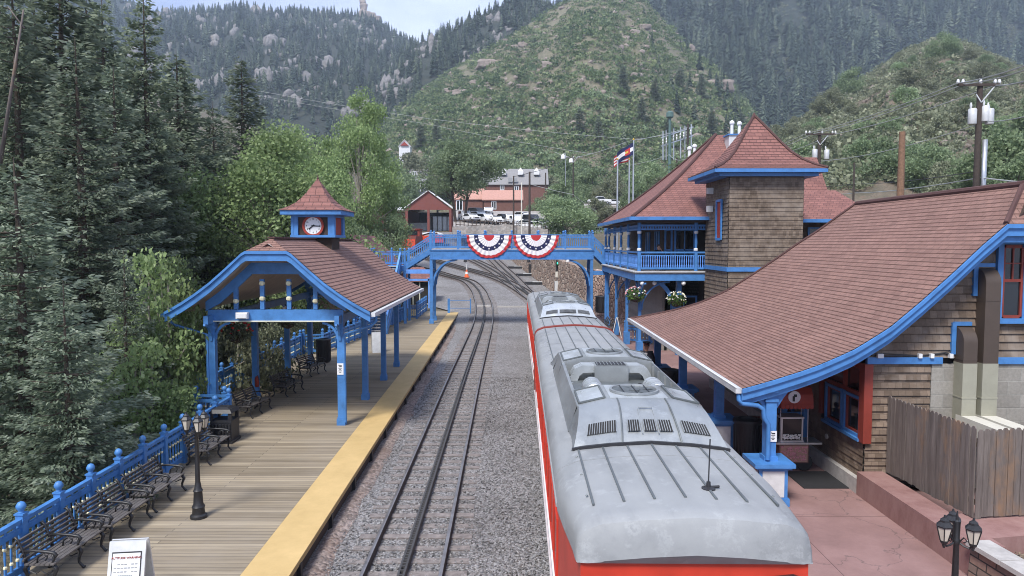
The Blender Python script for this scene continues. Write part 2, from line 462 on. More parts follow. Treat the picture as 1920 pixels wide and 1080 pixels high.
hillmat('scrub_ground', (.12, .125, .07), (.19, .175, .11), (.28, .24, .175), .4, (.34, .26, .2), .62, .03)
hillmat('near_hill_ground', (.13, .12, .075), (.21, .175, .12), (.32, .24, .175), .25, (.36, .24, .17), .6, .05)
hillmat('forest_floor', (.022, .034, .024), (.040, .052, .036), (.07, .075, .05), .05, (.34, .32, .31), .64, .022)
hillmat('dense_forest_floor', (.020, .032, .024), (.034, .048, .036), (.06, .07, .05), .05)
hillmat('valley_ground', (.11, .10, .06), (.16, .135, .09), (.22, .18, .13), .4)
hillmat('far_rock', (.12, .115, .11), (.24, .225, .215), (.36, .335, .32), .25)
hillmat('rock', (.20, .165, .14), (.33, .27, .23), (.45, .38, .33), .5)
# ================= ground, tracks, platform =================
def interp(x, xs, ys): return float(np.interp(x, xs, ys))
def lerp(a, b, t): return a + (b - a) * t
# wide base ground: falls to the creek left of the platform, climbs up the valley
def base_z(x, y):
    z = gz(y) - .12
    if x < -11: 
        k = min(1, (-11 - x) / 5); z -= 1.6 * k * (1 if y < 70 else max(0, 1 - (y - 70) / 40))
        if x < -32: z += (-32 - x) * .35
    if x > 13.5 and y < 70: z += min(1, max(0, (x - 13.5) / 6)) * 3.0 * min(1, max(0, (y - 30) / 10))
    elif x > 9 and y >= 70: z += (x - 9) * .12
    return z
mb = MB()
xs = [-260, -180, -120, -80, -55, -40, -32, -26, -20, -16, -14, -12.5, -11, -7, -4.4, 0, 4.6, 9, 12, 13.5, 16, 20, 26, 34, 45, 60, 90, 140, 220, 340]
ys = list(range(-6, 60, 4)) + list(range(60, 130, 5)) + list(range(130, 300, 12)) + list(range(300, 520, 40))
mb.grid([[(x, y, base_z(x, y) + .25 * noise.noise((x * .2, y * .2, 0)) * (1 if x < -11.5 or x > 14 else 0)) for x in xs] for y in ys])
tag(mb.build('ground', M['valley_ground'], smooth=True), 'brown soil ground of the valley floor below the trees', 'ground', kind='structure')

mb = MB()   # ballast sheet of the two tracks
rows = []
for y in [3, 8, 14, 20, 28, 36, 44, 49, 52, 55, 58, 61, 64, 68, 73, 80, 90, 104, 120, 140, 165]:
    l = -3.98 - .013 * (y - 13.3) if y < 61 else interp(y, [61, 66, 75, 100, 165], [-5.4, -9, -16, -32, -60])
    r = 4.15 if y < 56 else interp(y, [56, 73, 89, 96, 165], [5.4, 3.9, 1.6, .6, -6])
    rows.append([(lerp(l, r, t), y, gz(y) - .01) for t in (0, .1, .25, .4, .55, .7, .85, 1)])
mb.grid(rows)
tag(mb.build('gravel_ballast', M['ballast']), 'grey crushed stone ballast covering the track bed', 'gravel', kind='structure')
mb = MB()   # rusty shoulder of old stone along the platform foot
rows = []
for y in np.arange(5, 60, .5):
    l = -3.9 - .013 * (y - 13.3); w = .42 + .16 * noise.noise((0, y * .8, 3))
    rows.append([(l, y, .02), (l + w * .4, y, .07 + .05 * noise.noise((1, y * 2, 0))), (l + w, y, -.005)])
mb.grid(rows)
tag(mb.build('rubble_strip', M['ballast_rusty'], smooth=True), 'strip of rust brown rubble along the platform foot', 'rubble', kind='stuff')
# loose stones so that the ballast has real relief near the lens
ico = bmesh.new(); bmesh.ops.create_icosphere(ico, subdivisions=1, radius=1); ico.verts.ensure_lookup_table()
IV = np.array([v.co[:] for v in ico.verts]); IF = np.array([[v.index for v in f.verts] for f in ico.faces]); ico.free()
def stones(P, S, squash=.7, jit=.28):
    n = len(P); k = len(IV)
    V = IV[None] * (1 + NR.uniform(-jit, jit, (n, k, 1))) * S[:, None, None]
    V = V * np.stack([NR.uniform(.7, 1.3, n), NR.uniform(.7, 1.3, n), NR.uniform(.5, .95, n) * squash / .7], 1)[:, None, :]
    a = NR.uniform(0, 6.28, n); c, s = np.cos(a)[:, None], np.sin(a)[:, None]
    X = V[..., 0] * c - V[..., 1] * s; Y = V[..., 0] * s + V[..., 1] * c
    V = np.stack([X, Y, V[..., 2]], -1) + P[:, None, :]
    return V.reshape(-1, 3), (IF[None] + (np.arange(n) * k)[:, None, None]).reshape(-1, 3)
n = 14000
y = 9 + 24 * NR.random(n) ** 1.6
x = NR.uniform(-3.7, 1.0, n)
P = np.stack([x, y, np.full(n, .004)], 1)
V, Fq = stones(P, NR.uniform(.014, .034, n))
o = np_mesh('gravel', V, Fq, M['ballast']); tag(o, 'loose crushed stones lying over the track bed', 'gravel', kind='stuff')

# ---- tracks
def smooth_path(pts, step=.8):
    P = [Vector(p) for p in pts]; out = []
    for i in range(len(P) - 1):
        p0, p1, p2, p3 = P[max(i - 1, 0)], P[i], P[i + 1], P[min(i + 2, len(P) - 1)]
        n = max(2, int((p2 - p1).length / step))
        for k in range(n):
            t = k / n
            out.append(.5 * ((2 * p1) + (p2 - p0) * t + (2 * p0 - 5 * p1 + 4 * p2 - p3) * t * t + (3 * p1 - p0 - 3 * p2 + p3) * t ** 3))
    out.append(P[-1]); return out
def offset_path(path, d):
    out = []
    for i, p in enumerate(path):
        t = (path[min(i + 1, len(path) - 1)] - path[max(i - 1, 0)]); t.z = 0; t.normalize()
        out.append(Vector((p.x + t.y * d, p.y - t.x * d, p.z)))
    return out
def rail_strip(mb, path, prof):
    rows = []
    for i, p in enumerate(path):
        t = (path[min(i + 1, len(path) - 1)] - path[max(i - 1, 0)]); t.z = 0; t.normalize()
        rows.append([(p.x + t.y * a, p.y - t.x * a, p.z + b) for a, b in prof])
    mb.grid(rows)
def make_track(label, pts, rack=True, group='railway tracks in the yard', ties=True):
    path = [Vector((p[0], p[1], gz(p[1]))) for p in smooth_path(pts)]
    t = empty('railway_track', path[0], label, 'railway track', group)
    for s in (-1, 1):
        q = offset_path(path, s * .7175)
        a = MB(); rail_strip(a, q, [(-.055, 0), (-.03, .10), (-.036, .145), (.036, .145), (.03, .10), (.055, 0)])
        o = a.build('rail', M['rail_side'], t)
        b = MB(); rail_strip(b, q, [(-.033, .147), (0, .151), (.033, .147)]); b.build('running_surface', M['steel_rail'], o)
    if rack:
        a = MB(); rail_strip(a, path, [(-.075, 0), (-.07, .15), (-.03, .15), (-.03, .09), (.03, .09), (.03, .15), (.07, .15), (.075, 0)])
        for i, p in enumerate(path):
            if p.y > 30: break
            d = (path[i + 1] - p)
            for k in range(6):
                c = p + d * k / 6; a.box((c.x, c.y, c.z + .13), (.09, .035, .05))
        a.build('rack_rail', M['rack_iron'], t)
    if ties:
        L = 0; cnt = 0; rest = MB()
        for i in range(len(path) - 1):
            seg = (path[i + 1] - path[i]).length
            while L < seg:
                c = path[i].lerp(path[i + 1], L / seg); d = (path[i + 1] - path[i]); ang = math.atan2(d.y, d.x) - math.pi / 2
                b = MB() if cnt < 99 else rest
                b.box((c.x + random.uniform(-.03, .03), c.y, c.z - .046 + random.uniform(-.012, .010)), (2.35, .21, .12), ang + random.uniform(-.015, .015))
                if cnt < 99: b.build('sleeper', M['sleeper_wood'], t)
                cnt += 1; L += .58
            L -= seg
        if rest.v: tag(rest.build('sleeper', M['sleeper_wood'], t), kind='stuff')
    return t
g = lambda px, py: (lambda p: (p.x, p.y, 0))(ong(px, py))
t1 = [(-1.95, 2, 0), g(757, 1075), g(868, 720), g(893, 647), g(907, 600), g(907.5, 574), g(903, 559), g(896, 544), g(878, 528), g(844, 518.5), g(815, 510), g(770, 499)]
p = Vector(t1[-1]); d = (p - Vector(t1[-2])).normalized(); t1.append(tuple(p + d * 20))
TRACK1 = [Vector(q) for q in t1]
make_track('open railway track with dark centre rack curving left past the wooden platform', t1)
t2 = [(2.0, 2, 0), (2.05, 10, 0), (2.25, 26, 0), (2.42, 45, 0), (2.45, 52, 0), g(1012, 573), g(989, 553), g(966, 538), g(944, 527), g(914, 516), g(865, 503), g(833, 494)]
p = Vector(t2[-1]); d = (p - Vector(t2[-2])).normalized(); t2.append(tuple(p + d * 30))
make_track('railway track under the parked red train, bending left beyond the footbridge', t2)
make_track('straight yard track running on up the valley toward the engine shed', [g(1000, 560), g(984, 546), g(963, 523), g(942, 503), g(926, 487), g(915, 474), g(902, 455)])
make_track('branch yard track leaving the straight one beside the traffic cone', [g(962, 535), g(932, 512), g(906, 497), g(885, 487), g(866, 476)])
# short pale sills across the gauge
for px, py, w, lab in ((907, 575, 1.2, 'pale concrete sill between the rails of the open track'), (960, 576, 2.6, 'thin pale concrete strip between the open track and the train')):
    p = ong(px, py); b = MB(); b.box((p.x, p.y, p.z + .05), (w, .28 if w < 2 else .12, .14)); tag(b.build('crossing_sill', M['concrete']), lab, 'concrete sill')
for px, py, w, lab in ((966, 503, 1.9, 'farthest flat switch cover below the rubble wall'), (984, 517, 2.1, 'middle flat switch cover below the rubble wall'), (1002, 533, 2.1, 'nearest flat switch cover below the rubble wall')):
    p = ong(px, py); t = empty('switch_cover', p, lab, 'switch cover', 'switch covers beside the yard tracks')
    b = MB(); b.box((p.x, p.y, p.z + .12), (w, .7, .25)); b.build('housing', M['black_plastic'], t)
    b = MB(); b.box((p.x + w * .2, p.y, p.z + .27), (w * .6, .6, .05)); b.build('lid', M['gutter_grey'], t)

# ---- platform
PE = lambda y: -3.87 - .013 * (y - 13.3)     # edge of the platform at the track
def PL(y): return -8.75 if y < 22.3 else (-10.95 if y < 37.3 else interp(y, [37.3, 55, 63], [-10.2, -7.4, -7.4]))
pf = empty('boardwalk', (-6, 30, 0), 'weathered grey board platform with a yellow tactile edge', 'platform', kind='structure')
b = MB()
for y0, y1, l0, l1 in ((6, 22.3, -8.75, -8.75), (22.3, 37.3, -11.0, -11.0), (37.3, 55, -10.3, -7.5), (55, 61.6, -7.5, -7.5)):
    b.hexa([(l0, y0, .2), (PE(y0) - .86, y0, .2), (PE(y1) - .86, y1, .2), (l1, y1, .2)], [(l0, y0, .4), (PE(y0) - .86, y0, .4), (PE(y1) - .86, y1, .4), (l1, y1, .4)])
b.build('deck', M['deck_boards'], pf)
b = MB()
b.hexa([(PE(6) - .85, 6, .3), (PE(6), 6, .3), (PE(61.6), 61.6, .3), (PE(61.6) - .85, 61.6, .3)], [(PE(6) - .85, 6, .41), (PE(6), 6, .41), (PE(61.6), 61.6, .41), (PE(61.6) - .85, 61.6, .41)])
b.build('tactile_strip', M['tactile_yellow'], pf)
b = MB()
b.hexa([(PE(6) - .3, 6, .05), (PE(6) - .05, 6, .05), (PE(61.6) - .05, 61.6, .05), (PE(61.6) - .3, 61.6, .05)], [(PE(6) - .3, 6, .297), (PE(6) - .05, 6, .297), (PE(61.6) - .05, 61.6, .297), (PE(61.6) - .3, 61.6, .297)])
b.build('edge_beam', M['dark_wood'], pf)
b = MB()
for y in np.arange(8, 61, 2.4): b.box((PE(y) - .02, y, .15), (.09, .12, .34))
b.build('edge_bracket', M['black_iron'], pf)
# pavement on the depot side
b = MB()
rows = []
for y in [3, 9, 14, 20, 28, 36, 44, 52, 58, 63]:
    z = .15 + max(0, gz(y) * .8)
    rows.append([(3.95 if y < 56 else 4.6, y, z), (6, y, z), (8.2 if y < 57 else 6.6, y, z), (12.5 if 13 < y < 57 else 8.24 if y <= 13 else 8.2, y, z)])
b.grid(rows, thick=.5)
tag(b.build('pavement', M['pink_concrete']), 'pink concrete pavement between the train and the depot', 'pavement', kind='structure')

# ================= railings =================
def finial(b, c, r=.075):
    b.lathe([(r * .9, 0), (r * .55, .02), (r * .6, .04), (r * 1.05, .09), (r * 1.05, .13), (r * .7, .18), (r * .12, .2)], c, 10)
def make_railing(name, pts, label, post_h=1.08, spacing=1.03, balu=.16, group='blue railings', base=None, panels=True, knob=True, parent=None, rail_h=.98, maxb=100, cat='railing'):
    P = [Vector(p) for p in pts]
    t = parent or empty(name, P[0], label, cat, group)
    nb = 0; rest = MB()
    for i in range(len(P) - 1):
        a, c = P[i], P[i + 1]; L = (c - a).length; n = max(1, round(L / spacing))
        for k in range(n + 1):
            if k == 0 and i > 0: continue
            q = a.lerp(c, k / n); b = MB()
            b.box((q.x, q.y, q.z + post_h / 2), (.13, .13, post_h)); b.box((q.x, q.y, q.z + post_h * .9), (.155, .155, .05)); b.box((q.x, q.y, q.z + post_h + .012), (.16, .16, .03))
            o = b.build('post', M['blue_paint'], t)
            f = MB(); finial(f, (q.x, q.y, q.z + post_h + .025)); f.build('finial', M['blue_paint'], o, True)
        for k in range(n):
            p, q = a.lerp(c, k / n), a.lerp(c, (k + 1) / n); d = (q - p).normalized(); p, q = p + d * .066, q - d * .066
            b = MB(); U = Vector((0, 0, 1))
            b.bar(p + U * rail_h, q + U * rail_h, .1, .07); b.build('handrail', M['light_blue_paint'] if False else M['blue_paint'], t)
            b = MB(); b.bar(p + U * .14, q + U * .14, .06, .12); b.build('bottom_rail', M['blue_paint'], t)
            b = MB(); b.bar(p + U * (rail_h - .16), q + U * (rail_h - .16), .06, .1)
            m_ = max(2, int((q - p).length / .2))
            for j in range(m_): 
                c_ = p.lerp(q, (j + .5) / m_); b.box((c_.x, c_.y, c_.z + rail_h - .072), (.03, .03, .076), math.atan2(d.y, d.x))
            b.build('panel_rail', M['blue_paint'], t)
            m = max(2, round((q - p).length / balu))
            for j in range(m):
                c_ = p.lerp(q, (j + .5) / m)
                h0, h1 = .2, rail_h - .21
                tgt = MB() if nb < maxb else rest
                tgt.lathe([(.026, h0), (.026, h0 + .12), (.016, h0 + .16), (.022, (h0 + h1) / 2), (.016, h1 - .16), (.026, h1 - .12), (.026, h1)], c_, 6)
                kn = MB() if nb < maxb else None
                if nb < maxb:
                    o = tgt.build('baluster', M['blue_paint'], t)
                    if knob:
                        kn.lathe([(.014, h1 - .165), (.033, h1 - .14), (.033, h1 - .115), (.014, h1 - .09)], c_, 6); kn.build('knob', M['cream_knob'], o); kn = MB(); kn.lathe([(.014, h0 + .09), (.033, h0 + .115), (.033, h0 + .14), (.014, h0 + .165)], c_, 6); kn.build('knob', M['cream_knob'], o)
                nb += 1
    if rest.v: tag(rest.build('baluster', M['blue_paint'], t), kind='stuff')
    return t
Z = .4
make_railing('platform_railing', [(-8.45, 11.1, Z), (-8.62, 18.6, Z), (-8.75, 22.0, Z)], 'long blue railing with ball finials behind the benches, nearest on the platform')
make_railing('platform_railing', [(-10.85, 22.45, Z), (-9.0, 22.3, Z)], 'short blue cross railing by the square litter bin')
make_railing('platform_railing', [(-10.87, 22.7, Z), (-10.95, 37.0, Z)], 'blue railing along the back of the clock shelter')
make_railing('platform_railing', [(-10.85, 37.25, Z), (-9.95, 37.6, Z), (-9.6, 40.5, Z), (-8.1, 53.6, Z)], 'blue railing running on behind the round bin toward the footbridge stairs', maxb=60)
make_railing('platform_railing', [(-8.1, 55.0, Z), (-7.3, 55.0, Z), (-7.35, 61.5, Z)], 'blue railing at the platform end beyond the footbridge posts', maxb=40)
make_railing('platform_railing', [(6.95, 44.0, .15), (8.9, 42.4, .15)], 'stubby blue railing beside the white folding sign near the far depot', spacing=.85, balu=.22, maxb=40)

# ================= the clock shelter =================
sh = empty('platform_shelter', (-7.43, 28, .4), 'open blue timber shelter with curved brown shingle roof and clock turret', 'shelter')
# half profile: distance from ridge line, height
SP = [(0.0, 6.30), (.45, 6.02), (.75, 5.84), (1.3, 5.34), (1.75, 4.95), (2.2, 4.62), (2.6, 4.36), (2.95, 4.16), (3.12, 4.07)]
def prof(d, P): return interp(d, [a for a, _ in P], [b for _, b in P])
RX = -7.43; Y0, Y1 = 21.8, 34.0
def roof_side(mb, RX, P, sgn, y0, y1, clip, nrows, hipd=0.6, thick=.05, hip1=None):
    """one slope of a ridge roof along y with clipped gable ends: rows follow the courses; sawtooth steps"""
    dmax = P[-1][0]
    ds = np.linspace(dmax, 0, nrows + 1)
    prev = None
    for i in range(nrows):
        a, c = ds[i], ds[i + 1]
        def yy(d):
            lo = y0 + hipd * max(0, 1 - d / clip) if clip > 0 else y0
            hi = y1 - (hip1 if hip1 is not None else hipd) * max(0, 1 - d / (clip if hip1 is None or hip1 < 2 else dmax)) if clip > 0 else y1
            return lo, hi
        za, zc = prof(a, P) + .022, prof(c, P)
        la, ha = yy(a); lc, hc = yy(c)
        n = 7
        lowr = [(RX + sgn * a, lerp(la, ha, k / (n - 1)), za) for k in range(n)]
        upr = [(RX + sgn * c, lerp(lc, hc, k / (n - 1)), zc + .003) for k in range(n)]
        mb.ufn = lambda p: p[1]
        s = len(mb.f); mb.grid([lowr, upr])
        for fi in range(s, len(mb.f)): mb.uv[fi] = [(u, v * .98 + i * .15) for u, v in mb.uv[fi]]
        ris = [(p[0], p[1], p[2] - .03) for p in lowr]
        mb.grid([ris, lowr])
def roof_clip(mb, RX, P, y0, yr, clip, zc, rows=6, flip=1):
    """the small hipped triangle over a clipped gable"""
    for i in range(rows):
        a, c = 1 - i / rows, 1 - (i + 1) / rows
        za, zz = lerp(P[0][1], zc, a), lerp(P[0][1], zc, c)
        ya, yc = lerp(yr, y0, a), lerp(yr, y0, c)
        lo = [(RX - clip * a, ya, za + .02), (RX, ya, za + .02), (RX + clip * a, ya, za + .02)]; up = [(RX - clip * c, yc, zz), (RX, yc, zz), (RX + clip * c, yc, zz)]
        mb.ufn = lambda p: p[0]
        s = len(mb.f); mb.grid([lo, up])
        for fi in range(s, len(mb.f)): mb.uv[fi] = [(u, v + i * .15) for u, v in mb.uv[fi]]
        mb.grid([[(p[0], p[1], p[2] - .028) for p in lo], lo])
mb = MB(); mb.keepn = True
CL = .62
zcl = prof(CL, SP)
for s in (-1, 1): roof_side(mb, RX, SP, s, Y0, Y1, CL, 26, .5)
roof_clip(mb, RX, SP, Y0, Y0 + .5, CL, zcl); roof_clip(mb, RX, SP, Y1, Y1 - .5, CL, zcl)
roof = mb.build('roof', M['roof_shingle'], sh)
mb = MB(); mb.bar((RX, Y0 + .45, 6.33), (RX, Y1 - .45, 6.33), .22, .05); mb.build('ridge_cap', M['roof_shingle_far'], roof)
mb = MB()   # ceiling under the roof
for s in (-1, 1): mb.grid([[(RX + s * d, Y0 + .12, z - .16), (RX + s * d, Y1 - .12, z - .16)] for d, z in SP])
mb.build('soffit', M['soffit_tan'], sh)
def rake(mb, RX, P, clip, y, dz0, dz1, t, d_end=None, sides=(-1, 1), cap=True):
    """fascia board following the gable outline"""
    pts = [(d, z) for d, z in P if d > clip + .02 and (d_end is None or d <= d_end)]
    pts = [(clip, prof(clip, P))] + pts
    for s in sides:
        for (a, za), (c, zc) in zip(pts, pts[1:]):
            mb.hexa([(RX + s * a, y - t, za - dz1), (RX + s * c, y - t, zc - dz1), (RX + s * c, y, zc - dz1), (RX + s * a, y, za - dz1)],
                    [(RX + s * a, y - t, za - dz0), (RX + s * c, y - t, zc - dz0), (RX + s * c, y, zc - dz0), (RX + s * a, y, za - dz0)])
    if cap:
        z = prof(clip, P); mb.hexa([(RX - clip, y - t, z - dz1), (RX + clip, y - t, z - dz1), (RX + clip, y, z - dz1), (RX - clip, y, z - dz1)], [(RX - clip, y - t, z - dz0), (RX + clip, y - t, z - dz0), (RX + clip, y, z - dz0), (RX - clip, y, z - dz0)])
for yv, sg in ((Y0, 1), (Y1 + .06, 1)):
    mb = MB(); rake(mb, RX, SP, CL, yv + .02, .02, .30, .06); fa = mb.build('fascia', M['blue_paint'], sh)
    mb = MB(); rake(mb, RX, SP, CL, yv - .042, -.005, .085, .05); mb.build('fascia_moulding', M['blue_paint'], fa)
# gable frame in the post plane
YF, YB = 22.6, 33.5
for yv in (YF, YB):
    g_ = MB()
    for s in (-1, 1):
        pts = [(d, z) for d, z in SP if .6 <= d <= 2.2]
        for (a, za), (c, zc) in zip(pts, pts[1:]):
            w = .38
            g_.hexa([(RX + s * a, yv - .06, za - .3 - w), (RX + s * c, yv - .06, max(4.02, zc - .3 - w)), (RX + s * c, yv + .06, max(4.02, zc - .3 - w)), (RX + s * a, yv + .06, za - .3 - w)],
                    [(RX + s * a, yv - .06, za - .3), (RX + s * c, yv - .06, zc - .3), (RX + s * c, yv + .06, zc - .3), (RX + s * a, yv + .06, za - .3)])
    z = prof(.75, SP); g_.box((RX, yv, z - .3 - .17), (1.5, .12, .36))
    gf = g_.build('gable_frame', M['blue_paint'], sh)
    for dx in (-1.25, -.42, .42, 1.25):
        zt = min(prof(abs(dx), SP) - .62, 5.03); q = MB(); q.box((RX + dx, yv, (4.08 + zt) / 2), (.13, .11, zt - 4.08)); q.build('king_post', M['blue_paint'], gf)
        for zz in ((4.42, 4.9) if abs(dx) < 1 else (4.34,)): q = MB(); q.lathe([(.05, -.07), (.09, -.03), (.09, .03), (.05, .07)], (RX + dx, yv - .04, zz), 8); q.build('knob', M['cream_knob'], gf)
    q = MB(); q.box((RX, yv, 3.9), (4.25, .16, .34)); tb = q.build('tie_beam', M['blue_paint'], sh)
    q = MB(); q.box((RX, yv - .02, 3.71), (4.1, .2, .04)); q.build('beam_lip', M['pale_trim'], tb)
for s in (-1, 1):
    q = MB(); q.box((RX + s * 2.02, (Y0 + Y1) / 2, 3.78), (.14, Y1 - Y0 - .6, .26)); q.build('side_beam', M['blue_paint'], sh)
    xg = RX + s * 3.2
    q = MB(); q.bar((xg, Y0 + .02, 3.98), (xg, Y1 - .02, 3.98), .13, .12); gu = q.build('gutter', M['gutter_grey'] if s > 0 else M['blue_paint'], sh)
    for y in (22.6, 26.3, 30.1, 33.5):
        x = RX + s * 2.02; q = MB()
        q.box((x, y, 2.1), (.2, .2, 3.36)); q.box((x, y, .5), (.27, .27, .2)); q.box((x, y, .63), (.23, .23, .06)); q.box((x, y, 3.5), (.25, .25, .08))
        po = q.build('post', M['blue_paint'], sh)
        q = MB()
        for k in (-1, 1):
            arc = [(x, y + k * (.1 + .55 * (1 - math.cos(t))), 3.1 + .55 * math.sin(t)) for t in np.linspace(0, 1.5, 6)]
            for u, v in zip(arc, arc[1:]): q.bar(u, v, .07, .07)
        if y in (22.6, 33.5):
            arc = [(x - s * (.1 + .5 * (1 - math.cos(t))), y, 3.15 + .5 * math.sin(t)) for t in np.linspace(0, 1.5, 6)]
            for u, v in zip(arc, arc[1:]): q.bar(u, v, .07, .07)
        q.build('post_bracket', M['blue_paint'], po)
for s in (-1, 1):
    q = MB(); x0 = RX + s * 3.2; x1 = RX + s * 2.16
    q.tube([(x0, 22.3, 3.92), (x0, 22.3, 3.72), (x0 - s * .15, 22.35, 3.6), (x1, 22.5, 3.3), (x1, 22.5, .5)], .045, 8); q.build('downpipe', M['blue_paint'], sh, True, 40)
q = MB(); q.box((RX - 1.0, 22.42, 3.9), (.36, .18, .2)); q.box((RX - 1.0, 22.36, 3.9), (.3, .12, .14)); q.build('floodlight', M['white_paint'], sh)
# clock turret
TX, TY = -7.43, 27.75; hw = .78
q = MB(); q.box((TX, TY, 6.0), (1.3, 1.2, .95)); q.box((TX, TY, 6.4), (1.5, 1.4, .06)); cu = q.build('turret_base', M['wood_shingle_dark'], sh)
q = MB(); q.box((TX, TY, 6.8), (2 * hw - .14, 2 * hw - .14, .76)); q.build('turret_wall', M['dark_wood'], cu)
q = MB(); q.box((TX, TY, 6.42), (2 * hw + .12, 2 * hw + .12, .09)); q.box((TX, TY, 7.17), (2 * hw + .04, 2 * hw + .04, .08))
for a in (-1, 1):
    for c in (-1, 1):
        q.box((TX + a * (hw - .09), TY + c * (hw - .02), 6.8), (.26, .09, .68)); q.box((TX + a * (hw - .02), TY + c * (hw - .09), 6.8), (.09, .26, .68))
q.build('turret_trim', M['blue_paint'], cu)
q = MB()
for a in (-1, 1): q.box((TX + a * (hw - .055), TY, 6.8), (.03, 1.1, .66))
q.build('side_panel', M['red_panel'], cu)
q = MB(); q.box((TX, TY, 7.3), (2.24, 2.24, .17)); q.build('turret_fascia', M['blue_paint'], cu)
q = MB(); q.keepn = True
tp = [(1.16, 7.385), (1.0, 7.46), (.82, 7.56), (.64, 7.7), (.48, 7.88), (.34, 8.08), (.2, 8.32), (.1, 8.48), (.02, 8.62)]
for i in range(len(tp) - 1):
    (a, za), (c, zc) = tp[i], tp[i + 1]
    for rot in range(4):
        ca, sa = round(math.cos(rot * math.pi / 2)), round(math.sin(rot * math.pi / 2))
        def rr(x, y, z): return (TX + x * ca - y * sa, TY + x * sa + y * ca, z)
        q.add([rr(-a, -a, za + .012), rr(a, -a, za + .012), rr(c, -c, zc), rr(-c, -c, zc), rr(-a, -a, za - .012), rr(a, -a, za - .012)], [(0, 1, 2, 3), (4, 5, 1, 0)], [[(-a, i * .15), (a, i * .15), (c, i * .15 + .15), (-c, i * .15 + .15)]] * 2)
q.build('turret_roof', M['roof_shingle_far'], cu)
def disc(b, c, r0, r1, y0, y1, n=40):   # ring or disc facing -y
    b.lathe([(r0, y0), (r1, y0), (r1, y1), (r0, y1)] if r0 > .001 else [(.001, y0), (r1, y0), (r1, y1), (.001, y1)], c, n, 'y', cap=False)
yc = TY - hw + .04
q = MB(); disc(q, (TX, yc, 6.81), .315, .40, -.05, .03); q.build('clock_rim', M['red_panel'], cu)
q = MB(); disc(q, (TX, yc, 6.81), .0005, .318, -.02, .03); q.build('clock_face', M['white_paint'], cu)
def text_mesh(txt, size, name, mat, parent, loc, rot=(math.pi / 2, 0, 0), ext=.004, al='CENTER'):
    c = bpy.data.curves.new(name, 'FONT'); c.body = txt; c.size = size; c.extrude = ext; c.align_x = al; c.align_y = 'CENTER'
    t = bpy.data.objects.new(name, c); COL.objects.link(t)
    dg = bpy.context.evaluated_depsgraph_get(); me = bpy.data.meshes.new_from_object(t.evaluated_get(dg))
    bpy.data.objects.remove(t); bpy.data.curves.remove(c)
    o = bpy.data.objects.new(name, me); me.materials.clear(); me.materials.append(mat); COL.objects.link(o)
    if parent: adopt(o, parent); o.location = Vector(loc) - wloc(parent)
    else: o.location = loc
    o.rotation_euler = rot
    return o
for k in range(1, 13):
    a = R(90 - 30 * k); text_mesh(str(k), .085, 'numeral', M['black_plastic'], cu, (TX + .25 * math.cos(a), yc - .024, 6.81 + .25 * math.sin(a)))
for L, w, ang in ((.27, .035, 93), (.2, .045, 232)):
    a = R(90 - ang); d = Vector((math.cos(a), 0, math.sin(a))); c = Vector((TX, yc - .034, 6.81)); q = MB(); q.bar(c - d * .06, c + d * L, w, .01, (0, 1, 0)); q.bar(c + d * (L - .03), c + d * L, w * 1.6, .012, (0, 1, 0)); q.build('clock_hand', M['black_plastic'], cu)
for a in range(1): q = MB(); q.lathe([(.03, 0), (.05, .05), (.02, .1), (.012, .2)], (TX, TY, 8.58), 8); q.build('turret_finial', M['roof_shingle_far'], cu)
# ================= platform furniture =================
def make_bench(L=1.5, arms=3):
    """faces +x; built at the origin, length along y"""
    t = empty('park_bench', (0, 0, 0), 'x', 'bench', 'black cast iron benches')
    n = 6
    for k in range(n):
        q = MB(); q.box((-.2 + .085 * k, 0, .43 + .004 * abs(k - 2)), (.07, L, .03)); q.build('seat_slat', M['bench_slat'], t)
    q = MB()
    for k in range(5): x = -.25 - .035 * k; q.bar((x, -L / 2, .52 + .078 * k), (x, L / 2, .52 + .078 * k), .025, .068, (.35, 0, 1))
    q.build('backrest', M['bench_slat'], t)
    for k in range(arms):
        y = -L / 2 + .06 + (L - .12) * k / (arms - 1); q = MB()
        q.tube([(-.24, y, .42), (-.27, y, .6), (-.36, y, .86), (-.41, y, .93), (-.44, y, .90)], [.03, .026, .022, .026, .02], 6)
        q.tube([(-.3, y, .66), (-.12, y, .68), (.1, y, .66), (.22, y, .64), (.27, y, .59), (.24, y, .54)], [.02, .026, .03, .032, .03, .02], 6)
        q.tube([(.2, y, .62), (.23, y, .52), (.2, y, .44)], .02, 6)
        q.tube([(-.06, y, .44), (-.04, y, .56), (.05, y, .62), (.12, y, .56), (.08, y, .49)], .014, 5)
        q.bar((-.26, y, .41), (.26, y, .41), .035, .04)
        f = q.build('armrest', M['black_iron'], t, True)
        for s in (-1, 1):
            q = MB(); x = .22 * s
            q.tube([(x, y, .41), (x + s * .05, y, .33), (x + s * .005, y, .2), (x + s * .0, y, .12), (x + s * .07, y, .03), (x + s * .1, y, .015)], [.035, .034, .026, .022, .026, .034], 6); q.build('leg', M['black_iron'], t, True)
        q = MB(); q.tube([(-.2, y, .3), (-.08, y, .24), (0, y, .3), (.08, y, .24), (.2, y, .3)], .012, 5); q.build('stretcher', M['black_iron'], t)
    return t
bp = make_bench()
spots = [(-7.9, 12.45, 0, 'black slatted bench nearest the lens, by the warning board'), (-7.86, 14.07, 0, 'second black bench from the warning board, backed onto the blue railing'), (-7.9, 15.76, 0, 'third black bench from the warning board, just short of the lamp post'),
         (-8.12, 19.05, 0, 'black bench between the platform lamp post and the square litter bin'), (-8.75, 24.1, -.12, 'black bench under the shelter nearest the square bin'), (-8.6, 27.4, -.15, 'middle black bench of the three under the clock shelter'), (-8.8, 31.5, -.2, 'black bench under the shelter beside the round bin')]
for i, (x, y, r, lab) in enumerate(spots): place(bp, i == 0, (x, y, .4), r, (1, 1, .9), lab)
